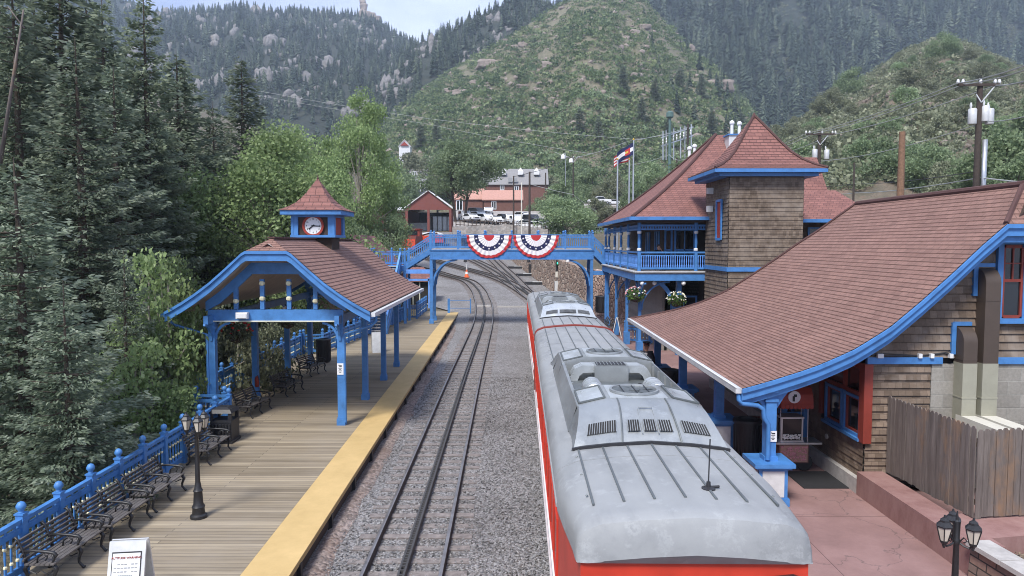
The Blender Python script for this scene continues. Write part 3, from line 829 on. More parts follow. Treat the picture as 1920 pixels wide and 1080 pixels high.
# square bin
t = empty('litter_bin', (-8.38, 20.7, .4), 'tall square black litter bin with domed top at the end of the railing', 'litter bin')
q = MB(); q.box((-8.38, 20.7, .72), (.62, .6, .6), 0, 1.04); q.box((-8.38, 20.7, .44), (.7, .68, .08))
for k in range(-3, 4): q.box((-8.38 + k * .09, 20.37, .72), (.05, .05, .5))
q.build('body', M['black_plastic'], t)
q = MB()
for a in (-1, 1):
    for c in (-1, 1): q.box((-8.38 + a * .27, 20.7 + c * .26, 1.15), (.09, .09, .28))
q.box((-8.38, 20.7, 1.03), (.66, .64, .06)); q.box((-8.38, 20.7, 1.33), (.68, .66, .1), 0, .8); q.box((-8.38, 20.7, 1.4), (.5, .48, .05), 0, .6); q.build('hood', M['black_plastic'], t)
def round_bin(loc, label, r=.3, h=.95, mat='black_plastic', ring=None):
    t = empty('litter_bin', loc, label, 'litter bin'); x, y, z = loc
    q = MB(); q.lathe([(r * .85, 0), (r * .9, .05), (r, h * .85), (r, h)], (x, y, z), 20)
    for k in range(20):
        a = k * math.pi / 10; q.box((x + r * .98 * math.cos(a), y + r * .98 * math.sin(a), z + h * .5), (.03, .05, h * .85), a)
    q.build('body', M[mat], t, True, 40)
    q = MB(); q.lathe([(r * 1.08, h - .02), (r * 1.1, h + .02), (r * 1.06, h + .07), (r * .75, h + .09), (r * .7, h + .02), (.02, h - .1)], (x, y, z), 20, cap=False); q.build('rim', M[ring or mat], t, True, 40)
    return t
round_bin((-9.15, 34.7, .4), 'round black bin at the far end of the shelter beside a bench', .34, 1.05)
# fire extinguisher behind the railing post
t = empty('fire_extinguisher', (-9.25, 25.95, .95), 'small red fire extinguisher hanging on a shelter post', 'fire extinguisher')
q = MB(); q.lathe([(.02, 0), (.075, .02), (.08, .3), (.05, .37), (.025, .4)], (-9.25, 25.85, .95), 12); q.build('cylinder', M['red_panel'], t, True)
q = MB(); q.tube([(-9.25, 25.85, 1.35), (-9.2, 25.82, 1.4), (-9.17, 25.82, 1.2)], .015, 6); q.build('hose', M['black_plastic'], t)
# lamp posts
def make_lamp(loc, label, h, lant=.44, rot=0.3, group='three armed lamp posts'):
    x, y, z = loc
    t = empty('lamp_post', loc, label, 'lamp post', group)
    q = MB()
    q.lathe([(.17, 0), (.17, .06), (.13, .09), (.12, .2), (.135, .24), (.10, .3), (.085, .55), (.1, .58), (.075, .62), (.055, .75)], loc, 12); q.build('base', M['black_iron'], t, True, 40)
    q = MB(); q.lathe([(.052, .7), (.045, h * .6), (.036, h - .35), (.05, h - .33), (.05, h - .28), (.04, h - .26), (.045, h - .02), (.02, h + .0), (.008, h + .12)], loc, 10); q.build('pole', M['black_iron'], t, True, 40)
    for k in range(3):
        a = rot + k * 2 * math.pi / 3; d = Vector((math.cos(a), math.sin(a), 0)); c = Vector((x, y, z + h - .3)); e = c + d * .2 + Vector((0, 0, .0))
        q = MB(); q.tube([c, c + d * .1 + Vector((0, 0, -.05)), c + d * .16 + Vector((0, 0, -.06)), e], .014, 6); q.tube([c + d * .04, c + d * .09 + Vector((0, 0, .07)), c + d * .13 + Vector((0, 0, .03)), c + d * .09], .01, 5)
        ar = q.build('arm', M['black_iron'], t)
        s = lant / .44
        q = MB(); q.lathe([(.015, -.09 * s), (.03, -.03 * s), (.06 * s, .0), (.065 * s, .03 * s)], e, 6); q.lathe([(.125 * s, .25 * s), (.13 * s, .27 * s), (.075 * s, .33 * s), (.07 * s, .36 * s), (.02, .40 * s), (.012, .44 * s)], e, 6)
        for j in range(6):
            b_ = j * math.pi / 3; q.bar(e + Vector((.062 * s * math.cos(b_), .062 * s * math.sin(b_), .03 * s)), e + Vector((.118 * s * math.cos(b_), .118 * s * math.sin(b_), .25 * s)), .012, .012)
        la = q.build('lantern', M['black_iron'], t)
        q = MB(); q.lathe([(.058 * s, .03 * s), (.112 * s, .25 * s)], e, 6); q.build('pane', M['lamp_glass'], la)
    return t
make_lamp((-6.58, 14.8, .4), 'black three armed lamp post standing on the boardwalk', 2.15, .40, 1.1)
make_lamp((6.13, 9.7, .15), 'black three armed lamp post in front of the garden block wall', 2.2, .38, 3.35)
# folding signs
def aframe(loc, rz, w, h, label, detail=0, mat='gutter_grey'):
    t = empty('folding_sign', loc, label, 'folding sign', 'folding boards'); 
    for s in (-1, 1):
        q = MB(); q.hexa([(-w / 2, s * .3 - .02, 0), (w / 2, s * .3 - .02, 0), (w / 2, s * .3 + .02, 0), (-w / 2, s * .3 + .02, 0)], [(-w / 2, s * .04 - .02, h), (w / 2, s * .04 - .02, h), (w / 2, s * .04 + .02, h), (-w / 2, s * .04 + .02, h)])
        q.v = [(a + loc[0], b + loc[1], c + loc[2]) for a, b, c in q.v]; o = q.build('board', M[mat], t)
        if s < 0 and detail:
            fn = lambda u, v, w_: (u + loc[0], loc[1] - .30 + .26 * v / h - .022 + w_, v + loc[2])
            q = MB(); q.prism([(-w * .40, .08), (w * .40, .08), (w * .40, h * .84), (-w * .40, h * .84)], fn, -.008, .0); q.build('frame', M['black_plastic'], o)
            q = MB(); q.prism([(-w * .375, .1), (w * .375, .1), (w * .375, h * .82), (-w * .375, h * .82)], fn, -.012, -.002); q.build('poster', M['white_paint'], o)
            a = math.atan2(.26, h)
            text_mesh('ALTITUDE WARNING', .047, 'heading', M['red_panel'], o, fn(0, h * .75, -.016), (math.pi / 2 - a, 0, 0))
            q = MB()
            for k in range(9):
                v = h * .64 - k * .055; ww = w * (.33 if k % 4 != 3 else .2)
                for j in range(7):
                    if random.random() < .85: q.prism([(-ww + j * ww * 2 / 7, v), (-ww + (j + .8) * ww * 2 / 7, v), (-ww + (j + .8) * ww * 2 / 7, v + .018), (-ww + j * ww * 2 / 7, v + .018)], fn, -.014, -.012)
            q.build('printed_lines', M['house_grey'], o)
    t.rotation_euler = (0, 0, rz); return t
aframe((-6.2, 11.4, .4), .12, .56, .95, 'grey folding board headed with a red warning, on the boardwalk by the nearest bench', 1)
aframe((-7.15, 38.0, .4), .3, .6, 1.05, 'plain grey folding board beyond the right hand posts of the clock shelter')
aframe((6.75, 46.0, .15), 1.35, .65, 1.25, 'white folding sign on the pavement below the far balcony', 0, 'white_paint')
def notice(loc, label, w=.2, h=.36, face=0):
    x, y, z = loc
    t = empty('post_notice', loc, label, 'notice', 'notices on blue posts')
    q = MB(); q.box((x, y, z), (w, .012, h)); q.build('plate', M['white_paint'], t)
    q = MB(); q.box((x + .01, y - .008, z + h * .27), (w * .4, .004, h * .12)); q.box((x - w * .2, y - .008, z + h * .33), (w * .12, .004, h * .1))
    for k in range(4): q.box((x, y - .008, z + h * .08 - k * h * .12), (w * (.3 if k % 2 else .55), .004, h * .05))
    q.build('print', M['black_plastic'], t)
notice((-5.41, 22.485, 2.2), 'small white notice on the front right post of the clock shelter', .2, .36)
# hanging baskets
def basket(loc, label, r=.3, chain=.6, mats=('flower_white', 'flower_pink'), leaf='hanging_leaf', nl=420, nf=26):
    t = empty('hanging_basket', loc, label, 'flower basket', 'hanging flower baskets'); x, y, z = loc
    q = MB(); q.lathe([(.03, -.28), (r * .6, -.2), (r * .8, 0), (r * .75, .02)], loc, 12); q.build('bowl', M['basket_soil'], t)
    q = MB()
    for k in range(3): a = k * 2.1; q.bar((x + r * .7 * math.cos(a), y + r * .7 * math.sin(a), z), (x, y, z + chain), .012, .012)
    q.build('chain', M['black_iron'], t)
    P = NR.normal(0, 1, (nl, 3)); P /= np.linalg.norm(P, axis=1)[:, None]; P = P * (r * NR.uniform(.7, 1.25, nl))[:, None] * np.array([1.1, 1.1, .75]) + np.array([x, y, z + .1])
    quads('foliage', P, NR.uniform(.04, .09, nl), M[leaf], t)
    for m_ in mats:
        P = NR.normal(0, 1, (nf, 3)); P[:, 2] = abs(P[:, 2]); P /= np.linalg.norm(P, axis=1)[:, None]; P = P * (r * 1.25) * np.array([1.1, 1.1, .9]) + np.array([x, y, z + .12])
        V, Fq = stones(P, NR.uniform(.03, .06, nf)); np_mesh('blossom', V, Fq, M[m_], t)
def quads(name, P, S, mat, parent=None, aspect=.6, up=0.0, tint=None):
    """randomly turned leaf quads (bent rhombs) at points P"""
    n = len(P)
    a = NR.normal(0, 1, (n, 3)); a[:, 2] *= (1 - up); a /= np.linalg.norm(a, axis=1)[:, None]
    b = NR.normal(0, 1, (n, 3)); b -= (b * a).sum(1)[:, None] * a; b /= np.linalg.norm(b, axis=1)[:, None]
    S = np.asarray(S)[:, None]
    V = np.stack([P - a * S, P + b * S * aspect, P + a * S, P - b * S * aspect], 1).reshape(-1, 3)
    Fq = np.arange(n * 4).reshape(n, 4)
    if tint is None: tint = np.clip(NR.normal(.5, .22, n), 0, 1)
    return np_mesh(name, V, Fq, mat, parent, tint)
basket((-9.3, 24.2, 3.05), 'dark red flower basket hanging at the left of the clock shelter', .36, .6, ('flower_red',), 'spruce_dark')
basket((-8.1, 25.9, 3.35), 'flower basket with trailing white lights under the shelter beam', .36, .5, ('flower_white',), 'spruce_dark')
p = at(1192, 557, 38.2); basket(tuple(p), 'hanging basket of pale flowers below the corner of the far balcony', .40, .95, ('flower_pink', 'flower_white'))
p = at(1268, 566, 38.0); basket(tuple(p), 'tall hanging basket of white flowers near the depot window', .38, 1.0, ('flower_white', 'cream_knob'))

# ================= the train =================
def car_frame(c0, c1, y0, y1):
    d = Vector((c1 - c0, y1 - y0, 0)); L = d.length; d.normalize(); r = Vector((d.y, -d.x, 0))
    return L, lambda s, x, z: (c0 + d.x * s + r.x * x, y0 + d.y * s + r.y * x, z)
ROOF = [(-1.45, 2.62), (-1.445, 2.78), (-1.41, 2.9), (-1.33, 2.99), (-1.16, 3.06), (-1.12, 3.075), (-.6, 3.135), (0, 3.17), (.6, 3.135), (1.12, 3.075), (1.16, 3.06), (1.33, 2.99), (1.41, 2.9), (1.445, 2.78), (1.45, 2.62)]
def rz(x): return float(np.interp(x, [a for a, _ in ROOF], [b for _, b in ROOF]))
def make_car(c0, c1, y0, y1, label, near_end, hood0, hood1, far_end):
    L, T = car_frame(c0, c1, y0, y1)
    t = empty('railcar', T(L / 2, 0, .1), label, 'railcar', 'coupled cars of the red train')
    # body
    q = MB()
    def sect(s, k=1.0): return [T(s, x * k, z) for x, z in [(-1.36, .55), (-1.43, .75), (-1.43, 2.605), (1.43, 2.605), (1.43, .75), (1.36, .55)]]
    e0 = .12 if near_end else 0
    rows = [sect(0.03, .885 if near_end else 1), sect(1.5 if near_end else .3, 1), sect(L - .3, 1), sect(L - .02, .98)]
    n = 6; vs = [p for r_ in rows for p in r_]
    fs = [(i * n + j, i * n + (j + 1) % n, (i + 1) * n + (j + 1) % n, (i + 1) * n + j) for i in range(3) for j in range(n)] + [tuple(range(n)), tuple(reversed(range(3 * n, 4 * n)))]
    q.add(vs, fs); q.build('body', M['train_red'], t)
    # roof
    q = MB(); q.keepn = True
    if near_end: st = [(0.02, .80, -.12, .95), (.06, .86, -.03, .97), (.16, .93, .06, .985), (.4, .97, .0, 1), (.85, 1.0, 0, 1)]
    else: st = [(0.02, 1, 0, 1), (.3, 1, 0, 1)]
    rows = []
    def row(s, drop, wk):
        out = []
        for x, z in ROOF: out.append(T(s - (.10 * (1 - (x / 1.45) ** 2) * max(0, 1 - s / .9) if near_end else 0), x * wk, max(2.6, z - drop)))
        return out
    if near_end:
        ends = [(.0, .44, .90), (.012, .34, .903), (.03, .17, .907), (.075, .05, .911), (.14, .012, .915), (.28, 0, .922), (.6, 0, .945), (.95, 0, .97), (1.5, 0, 1)]
    else: ends = [(0.0, .03, 1), (.08, 0, 1)]
    rows = [row(*e) for e in ends]
    for s in np.linspace(ends[-1][0] + .5, L - 1.6, 8): rows.append(row(s, 0, 1))
    fe = [(L - 1.2, 0, 1), (L - .7, .04, 1), (L - .3, .13, .985), (L - .06, .24, .96), (L - .01, .34, .95)] if far_end else [(L - .08, 0, 1), (L, .03, 1)]
    rows += [row(*e) for e in fe]
    q.grid([r_ for r_ in rows])
    q.add(rows[0] , [tuple(range(len(rows[0])))]); q.add(rows[-1], [tuple(reversed(range(len(rows[-1]))))])
    ro = q.build('roof', M['train_roof'], t, True, 28)
    def seams(s0, s1, step=.36):
        for k in range(-3, 4):
            x = k * step; q = MB(); q.bar(T(s0, x, rz(x) + .004), T(s1, x, rz(x) + .004), .028, .022); q.build('roof_seam', M['hood_dark'], ro)
    for x in (-1.41, 1.41):
        q = MB(); q.bar(T(1.6, x * 1.03, 2.66), T(L - .6, x * 1.03, 2.66), .03, .05); q.build('drip_rail', M['train_roof'], ro)
    for s in np.arange(2.2, L - 1, 2.35):   # cross joints of roof sheets
        if hood0 - .2 < s < hood1 + .2:
            continue
        q = MB()
        pr = [(x, z) for x, z in ROOF]
        for (a, za), (c, zc) in zip(pr, pr[1:]): q.bar(T(s, a, za + .001), T(s, c, zc + .001), .012, .008)
        q.build('sheet_joint', M['train_roof'], ro)
    seams(.48 if near_end else .25, hood0 - .06); seams(hood1 + .1, L - (.9 if far_end else .25))
    for sg in (-1, 1):
        for k in range(int(L / .8)):
            q = MB(); s = .8 + k * .8
            if s < L - .8: q.lathe([(.012, -.006), (.02, 0), (.012, .01)], T(s, sg * 1.13, rz(1.13) + .004), 5); q.build('rivet', M['hood_dark'], ro)
    # --- hood with louvred nose, fan decks and a pit between
    H = 3.62
    W0, W1 = 1.17, 1.02
    def deck(x): return H - .12 * max(0, (abs(x) - .5) / (W1 - .5))
    fx = [-W1, -.5, .5, W1]
    def nose(sa, sb, name, lv):
        q = MB(); q.keepn = False
        rowsN = []
        for k, tt in enumerate([0, .15, .4, .7, .9, 1.0]):
            s = lerp(sa, sb, tt); hh = math.sin(min(1, tt * 1.0) * math.pi / 2) ** .8
            r_ = []
            for x in [-1, -.98, -.5, .5, .98, 1]:
                xx = x * lerp(W0, W1, hh); zb = rz(xx) + .03; z = lerp(zb, deck(xx), hh)
                if abs(x) == 1: z = zb - .03 if tt < 1 else zb
                r_.append(T(s, xx * (1.0 if abs(x) < 1 else lerp(1.012, 1.14, tt)), z))
            rowsN.append(r_)
        q.grid(rowsN); o = q.build(name, M['hood_bright'] if lv == 2 else M['hood_metal'], t, True, 20)
        # louvres laid on the nose surface
        def surf(u, tt):
            hh = math.sin(tt * math.pi / 2) ** .8; xx = u * lerp(W0, W1, hh); return Vector(T(lerp(sa, sb, tt), xx, lerp(rz(xx) + .03, deck(xx), hh)))
        defs = ([(-.83, -.44), (-.28, -.12), (-.06, .10), (.15, .32), (.47, .82)] if lv == 1 else [(-.8, -.38), (-.3, .3), (.38, .8)])
        for u0, u1 in defs:
            if lv == 0: break
            a, b_ = (.14, .34) if lv == 1 else (.12, .3)
            q = MB(); g0 = [surf(lerp(u0, u1, k / 4), a) for k in range(5)]; g1 = [surf(lerp(u0, u1, k / 4), b_) for k in range(5)]
            nrm = Vector(T(0, 0, 1)) - Vector(T(0, 0, 0)); off = Vector((0, -.006 if sb > sa else .006, .006))
            q.grid([[p + off for p in g0], [p + off for p in g1]], ); lo = q.build('louvre', M['rubber'], o)
            q = MB(); m = int((u1 - u0) / .032)
            for k in range(m + 1):
                u = lerp(u0, u1, k / m); q.bar(surf(u, a) + off * 2, surf(u, b_) + off * 2, .009, .02)
            q.build('slat', M['hood_metal'], lo)
        if lv == 1:
            q = MB()
            for u in (-.09, .125): q.bar(surf(u, .1) + off, surf(u, .62) + off, .012, .012)
            q.bar(surf(-.09, .62) + off, surf(.125, .62) + off, .016, .014); q.build('hatch', M['hood_metal'], o)
            for u in (-.36, .40):
                q = MB(); pts = [surf(u, k / 8) + off * .7 for k in range(9)]; q.tube(pts, .014, 5); q.build('hood_seam', M['hood_dark'], o)
        q = MB(); pts = [surf(k / 8, 0) + Vector((0, -.02 if sb > sa else .02, -.005)) for k in range(-8, 9)]
        for u, v in zip(pts, pts[1:]): q.bar(u, v, .05, .04)
        q.build('hood_lip', M['black_plastic'], o)
    nl = 1.05
    sN, sF = hood0, hood1
    nose(sN, sN + nl, 'hood_nose', 1 if near_end else 2); nose(sF, sF - nl, 'hood_nose', 0)
    d0, d1 = sN + nl, sN + nl + 1.15
    f0, f1 = sF - nl - 1.35, sF - nl
    for (a, b_) in ((d0, d1), (f0, f1)):
        q = MB(); rows = [[T(s, x, deck(x)) for x in fx] for s in (a, b_)]; q.grid(rows)
        for s in (a, b_): q.add([T(s, x, deck(x)) for x in fx] + [T(s, x, rz(x) - .02) for x in reversed(fx)], [tuple(range(8))])
        for x in (-W1, W1): q.add([T(a, x, deck(x)), T(b_, x, deck(x)), T(b_, x * 1.14, rz(x) - .03), T(a, x * 1.14, rz(x) - .03)], [(0, 1, 2, 3)])
        o = q.build('fan_deck', M['hood_metal'], t)
        q = MB(); q.grid([[T(lerp(a, b_, u), x, H + .008) for x in (-.47, .47)] for u in (.04, .96)], thick=.02); q.build('deck_plate', M['hood_bright'] if near_end else M['hood_metal'], o)
        m_ = (a + b_) / 2; c = Vector(T(m_, 0, H)); rx, ry = .42, min(.42, (b_ - a) * .4)
        q = MB(); ring = lambda k, z, e=1.0: (c.x + rx * k * math.cos(e), c.y + ry * k * math.sin(e), H + z)
        N = 32; vs = []
        for (k, z) in ((1.0, .012), (1.0, .05), (.9, .05), (.88, .015)): vs += [ring(k, z, 2 * math.pi * j / N) for j in range(N)]
        q.add(vs, [(i * N + j, i * N + (j + 1) % N, (i + 1) * N + (j + 1) % N, (i + 1) * N + j) for i in range(3) for j in range(N)]); fr = q.build('fan_ring', M['hood_metal'], o)
        q = MB(); q.add([ring(.89, .02, 2 * math.pi * j / N) for j in range(N)], [tuple(range(N))]); q.build('fan_well', M['hood_dark'], fr)
        q = MB()
        for k in range(5): e = k * 2 * math.pi / 5; q.add([ring(.15, .026, e), ring(.8, .03, e + .1), ring(.8, .026, e + .62), ring(.15, .022, e + .5)], [(0, 1, 2, 3)])
        q.lathe([(.09, .02), (.09, .035)], (c.x, c.y, H), 12); q.build('fan', M['hood_dark'], fr)
        q = MB()
        for u in (-.5, 0, .5): q.bar((c.x + rx * u * 1.0, c.y - ry * .8, H + .045), (c.x + rx * u, c.y + ry * .8, H + .045), .01, .01)
        q.build('guard', M['black_iron'], fr)
        for sg in (-1, 1):
            q = MB(); i0, i1 = .56, .98
            q.add([T(a + .1, sg * i0, deck(i0) + .012), T(b_ - .1, sg * i0, deck(i0) + .012), T(b_ - .1, sg * i1, deck(i1) + .012), T(a + .1, sg * i1, deck(i1) + .012)], [(0, 1, 2, 3)])
            pn = q.build('deck_panel', M['hood_bright'] if near_end else M['hood_metal'], o)
            q = MB(); C4 = [T(a + .08, sg * i0, deck(i0) + .02), T(b_ - .08, sg * i0, deck(i0) + .02), T(b_ - .08, sg * i1, deck(i1) + .02), T(a + .08, sg * i1, deck(i1) + .02)]
            for k in range(4): q.bar(C4[k], C4[(k + 1) % 4], .03, .025)
            q.build('panel_frame', M['hood_dark'], pn)
    # pit
    q = MB(); q.box((0, 0, 0), (.001, .001, .001)); q = MB()
    pz = 3.2
    q.grid([[T(s, x, pz) for x in (-W1, 0, W1)] for s in (d1, f0)]); q.build('pit_floor', M['hood_dark'], t)
    for sg in (-1, 1):
        q = MB(); o_ = [(sg * W1 * 1.14, rz(W1) - .03), (sg * W1, H - .14), (sg * (W1 - .05), H - .12), (sg * (W1 - .05), pz - .02)]
        q.prism(o_, lambda u, v, w: T(w, u, v), d1, f0); sw = q.build('side_wall', M['hood_metal'], t)
        for k in range(5): q = MB(); s = lerp(d1, f0, (k + .5) / 5); q.bar(T(s, sg * (W1 - .07), pz), T(s, sg * (W1 - .07), H - .15), .05, .04); q.build('stiffener', M['hood_metal'], sw)
        # muffler, elbow and intake duct
        q = MB(); x = sg * .58; q.tube([T(d1 + .18, x, pz + .2), T(d1 + .24, x, pz + .2), T(d1 + .95, x, pz + .2), T(d1 + 1.02, x, pz + .2)], [.12, .19, .19, .12], 14); mu = q.build('muffler', M['hood_bright'], t, True, 40)
        q = MB()
        for s in (d1 + .4, d1 + .75): q.tube([T(s, x, pz + .2), T(s + .04, x, pz + .2)], .197, 14)
        q.build('strap', M['galvanised'], mu)
        q = MB(); arc = [(.42, 0), (.44, .12), (.5, .22), (.6, .28), (.72, .3), (.72, .22), (.63, .2), (.56, .15), (.52, .08), (.51, 0)]
        s0 = f0 - .62
        q.prism([(sg * (u - .42 + .40) , pz + v) for u, v in [(0.0, .26), (.3, .28), (.42, .2), (.48, .05), (.48, 0), (.0, 0)] for u in [u + .42 - .0 + .0]] if False else [(sg * a, pz + b_) for a, b_ in [(.3, .33), (.62, .33), (.78, .26), (.86, .12), (.88, 0), (.72, 0), (.68, .1), (.6, .17), (.3, .18)]], lambda u, v, w: T(w, u, v), s0, s0 + .42); q.build('intake_duct', M['hood_bright'], t)
    q = MB(); q.prism([(-.36, pz), (.36, pz), (.36, pz + .34), (-.36, pz + .34)], lambda u, v, w: T(w, u, v), f0 - .7, f0 - .2); bx = q.build('filter_box', M['hood_metal'], t)
    q = MB(); q.grid([[T(s, x, pz + .35) for x in (-.32, .32)] for s in (f0 - .66, f0 - .24)]); gr = q.build('filter_grate', M['black_plastic'], bx)
    q = MB()
    for k in range(9): x = -.3 + k * .075; q.bar(T(f0 - .66, x, pz + .36), T(f0 - .24, x, pz + .36), .012, .012)
    q.build('grate_bar', M['hood_metal'], gr)
    for x, w_, h_ in ((-.16, .26, .2), (.16, .22, .26), (.34, .14, .16)):
        q = MB(); q.tube([T(d1 + .25, x, pz), T(d1 + .28, x, pz + h_), T(d1 + .1, x + (.06 if x > 0 else -.06), pz + h_ + .12)], [.07, .07, .06], 10); q.build('exhaust_pipe', M['rubber'] if x < .3 else M['rail_side'], t)
    q = MB(); q.tube([T(d1 + .5, -.9, pz + .06), T(d1 + 1.2, -.3, pz + .1), T(d1 + 1.3, .3, pz + .08), T(d1 + .7, .86, pz + .06)], .03, 6); q.build('hose', M['black_iron'], t)
    # windows and stripe
    for sg in (-1, 1):
        n = int((L - 1.6) / 1.25)
        for k in range(n):
            s = 1.7 + k * (L - 2.7) / n; s2 = s + (L - 2.7) / n - .16
            q = MB(); q.prism([(s, 1.5), (s2, 1.5), (s2, 2.42), (s, 2.42)], lambda u, v, w: T(u, sg * w, v), 1.415, 1.435); wi = q.build('window', M['train_glass'], t)
            q = MB(); C4 = [T(s, sg * 1.44, 1.5), T(s2, sg * 1.44, 1.5), T(s2, sg * 1.44, 2.42), T(s, sg * 1.44, 2.42)]
            for j in range(4): q.bar(C4[j], C4[(j + 1) % 4], .03, .03)
            q.build('window_frame', M['train_red'], wi)
        q = MB(); q.bar(T(1.6, sg * 1.452, 1.28), T(L * .72, sg * 1.452, 1.28), .03, .10); q.build('white_stripe', M['white_paint'], t)
        q = MB()
        for k in range(4): 
            s = L * .76 + k * .32; q.box(T(s, sg * 1.45, 1.3), (.03, .16, .22)); q.box(T(s + .1, sg * 1.45, 1.38), (.03, .2, .05))
        q.build('side_emblem', M['white_paint'], t)
        q = MB(); q.bar(T(1.6, sg * 1.445, .86), T(L - .4, sg * 1.445, .86), .04, .06); q.build('sole_bar', M['gutter_grey'], t)
    # running gear
    for s in (3.0, L - 3.0):
        q = MB(); q.prism([(s - 1.3, .28), (s + 1.3, .28), (s + 1.1, .6), (s - 1.1, .6)], lambda u, v, w: T(u, w, v), -.95, .95); bo = q.build('bogie', M['black_iron'], t)
        for ds in (-.85, .85):
            for sg in (-1, 1):
                q = MB(); c = T(s + ds, sg * .72, .55); q.lathe([(.4, -.06), (.43, -.05), (.43, .03), (.36, .06)], c, 20, 'x'); q.build('wheel', M['rail_side'], bo)
    q = MB(); q.prism([(1.2, .3), (L - 1.2, .3), (L - 1.2, .6), (1.2, .6)], lambda u, v, w: T(u, w, v), -1.2, 1.2); q.build('underframe', M['black_iron'], t)
    ends_ = ([(0.03, -1)] if near_end else []) + ([(L, 1)] if far_end else [])
    for s, dr in ends_:
        for x0, x1 in ((-1.2, -.46), (-.4, .4), (.46, 1.2)):
            q = MB(); w_ = .02
            q.prism([(x0, 1.55), (x1, 1.55), (x1, 2.32), (x0, 2.32)], lambda u, v, w: T(s + dr * w, u * .96, v), -.01, w_); wi = q.build('cab_window', M['train_glass'], t)
            q = MB(); C4 = [T(s + dr * .025, x * .96, z) for x, z in ((x0, 1.55), (x1, 1.55), (x1, 2.32), (x0, 2.32))]
            for j in range(4): q.bar(C4[j], C4[(j + 1) % 4], .04, .03)
            q.build('window_frame', M['black_plastic'], wi)
        for x in (-.95, .95):
            q = MB(); q.lathe([(.09, 0), (.09, .03 * dr)], T(s + dr * .02, x, 1.15), 14, 'y'); q.build('headlight', M['lamp_glass'], t)
    if near_end:
        q = MB(); q.prism([(.75, 2.2), (1.2, 2.24), (1.24, 2.32), (1.2, 2.44), (1.1, 2.47), (.82, 2.44), (.75, 2.38)], lambda u, v, w: T(.03 - w, u, v), -.01, .03); mw = q.build('marker_window', M['train_glass'], t)
        c = Vector(T(.85, .36, rz(.36) - .01)); q = MB(); q.lathe([(.085, 0), (.085, .025), (.03, .04), (.025, .1)], c, 12); q.tube([c + Vector((0, 0, .06)), c + Vector((.02, .03, .62))], .009, 5); q.tube([c + Vector((-.05, 0, .03)), c + Vector((.14, .03, .03))], .018, 5); q.build('antenna', M['black_plastic'], t)
    return t, T, L
car1, T1, L1 = make_car(2.03, 2.27, 7.79, 26.0, 'nearest red railcar with silver roof, radio aerial and big roof fairing', True, 2.77, 10.55, False)
car2, T2, L2 = make_car(2.28, 2.42, 26.3, 46.6, 'farther red railcar with silver roof, coupled ahead of the nearest one', False, 3.1, 12.0, True)
# bellows arch between the cars, part of the far car
q = MB()
for (a, za), (c, zc) in zip(ROOF, ROOF[1:]):
    q.hexa([T2(-.28, a * 1.01, za - .15), T2(-.28, c * 1.01, zc - .15), T2(-.02, c * 1.01, zc - .15), T2(-.02, a * 1.01, za - .15)], [T2(-.28, a * 1.01, za + .035), T2(-.28, c * 1.01, zc + .035), T2(-.02, c * 1.01, zc + .035), T2(-.02, a * 1.01, za + .035)])
for sg in (-1, 1): q.hexa([T2(-.28, sg * 1.3, .7), T2(-.02, sg * 1.3, .7), T2(-.02, sg * 1.46, .7), T2(-.28, sg * 1.46, .7)], [T2(-.28, sg * 1.3, 2.7), T2(-.02, sg * 1.3, 2.7), T2(-.02, sg * 1.46, 2.7), T2(-.28, sg * 1.46, 2.7)])
q.build('gangway', M['red_trim'], car2)
# ================= near depot =================
dp = empty('depot_building', (12.05, 24, .15), 'nearest depot building with sweeping brown shingle roof and weathered shingle gable', 'depot')
DX = 12.05
DP = [(0, 7.53), (.96, 6.57), (1.47, 6.12), (2.13, 5.48), (2.8, 4.86), (3.47, 4.28), (3.66, 4.15), (4.08, 3.88), (4.31, 3.74), (4.65, 3.58), (5.11, 3.38), (5.53, 3.23), (6.09, 3.05), (6.53, 2.92), (6.83, 2.84)]
mb = MB(); mb.keepn = True
roof_side(mb, DX, DP, -1, 16.2, 31.6, .96, 64, .9, hip1=6.3)
roof_side(mb, DX, DP, 1, 16.2, 31.6, .96, 40, .9, hip1=6.3)
roof_clip(mb, DX, DP, 16.2, 17.1, .96, 6.57, 8)
rows = []
for d, z in reversed(DP): rows.append([(DX - d, 31.6 - 6.3 * (1 - d / 6.83), z), (DX + d + .001, 31.6 - 6.3 * (1 - d / 6.83), z)])
mb.ufn = lambda p: p[0]; mb.grid(rows)
dr = mb.build('roof', M['roof_shingle'], dp)
mb = MB(); mb.tube([(DX, 17.05, 7.54), (DX, 25.3, 7.54)], .09, 8); 
mb.tube([(DX, 17.1, 7.55), (DX - .96, 16.22, 6.6)], .06, 6); mb.tube([(DX, 17.1, 7.55), (DX + .96, 16.22, 6.6)], .06, 6)
mb.tube([(DX - d, 31.6 - 6.3 * (1 - d / 6.83), z + .02) for d, z in DP], .06, 6); mb.build('ridge_cap', M['roof_shingle_far'], dr)
mb = MB()
for s in (-1, 1): mb.grid([[(DX + s * d, 16.35, z - .2), (DX + s * d, 31.5 - 6.3 * (1 - d / 6.83), z - .2)] for d, z in DP])
mb.build('soffit', M['dark_wood'], dp)
mb = MB(); rake(mb, DX, DP, .96, 16.24, .025, .26, .07); fa = mb.build('fascia', M['blue_paint'], dp)
mb = MB(); rake(mb, DX, DP, .96, 16.168, -.01, .085, .05); mb.build('fascia_moulding', M['blue_paint'], fa)
mb = MB(); rake(mb, DX, DP, .96, 16.40, .262, .40, .14); mb.build('fascia_underboard', M['blue_paint'], fa)
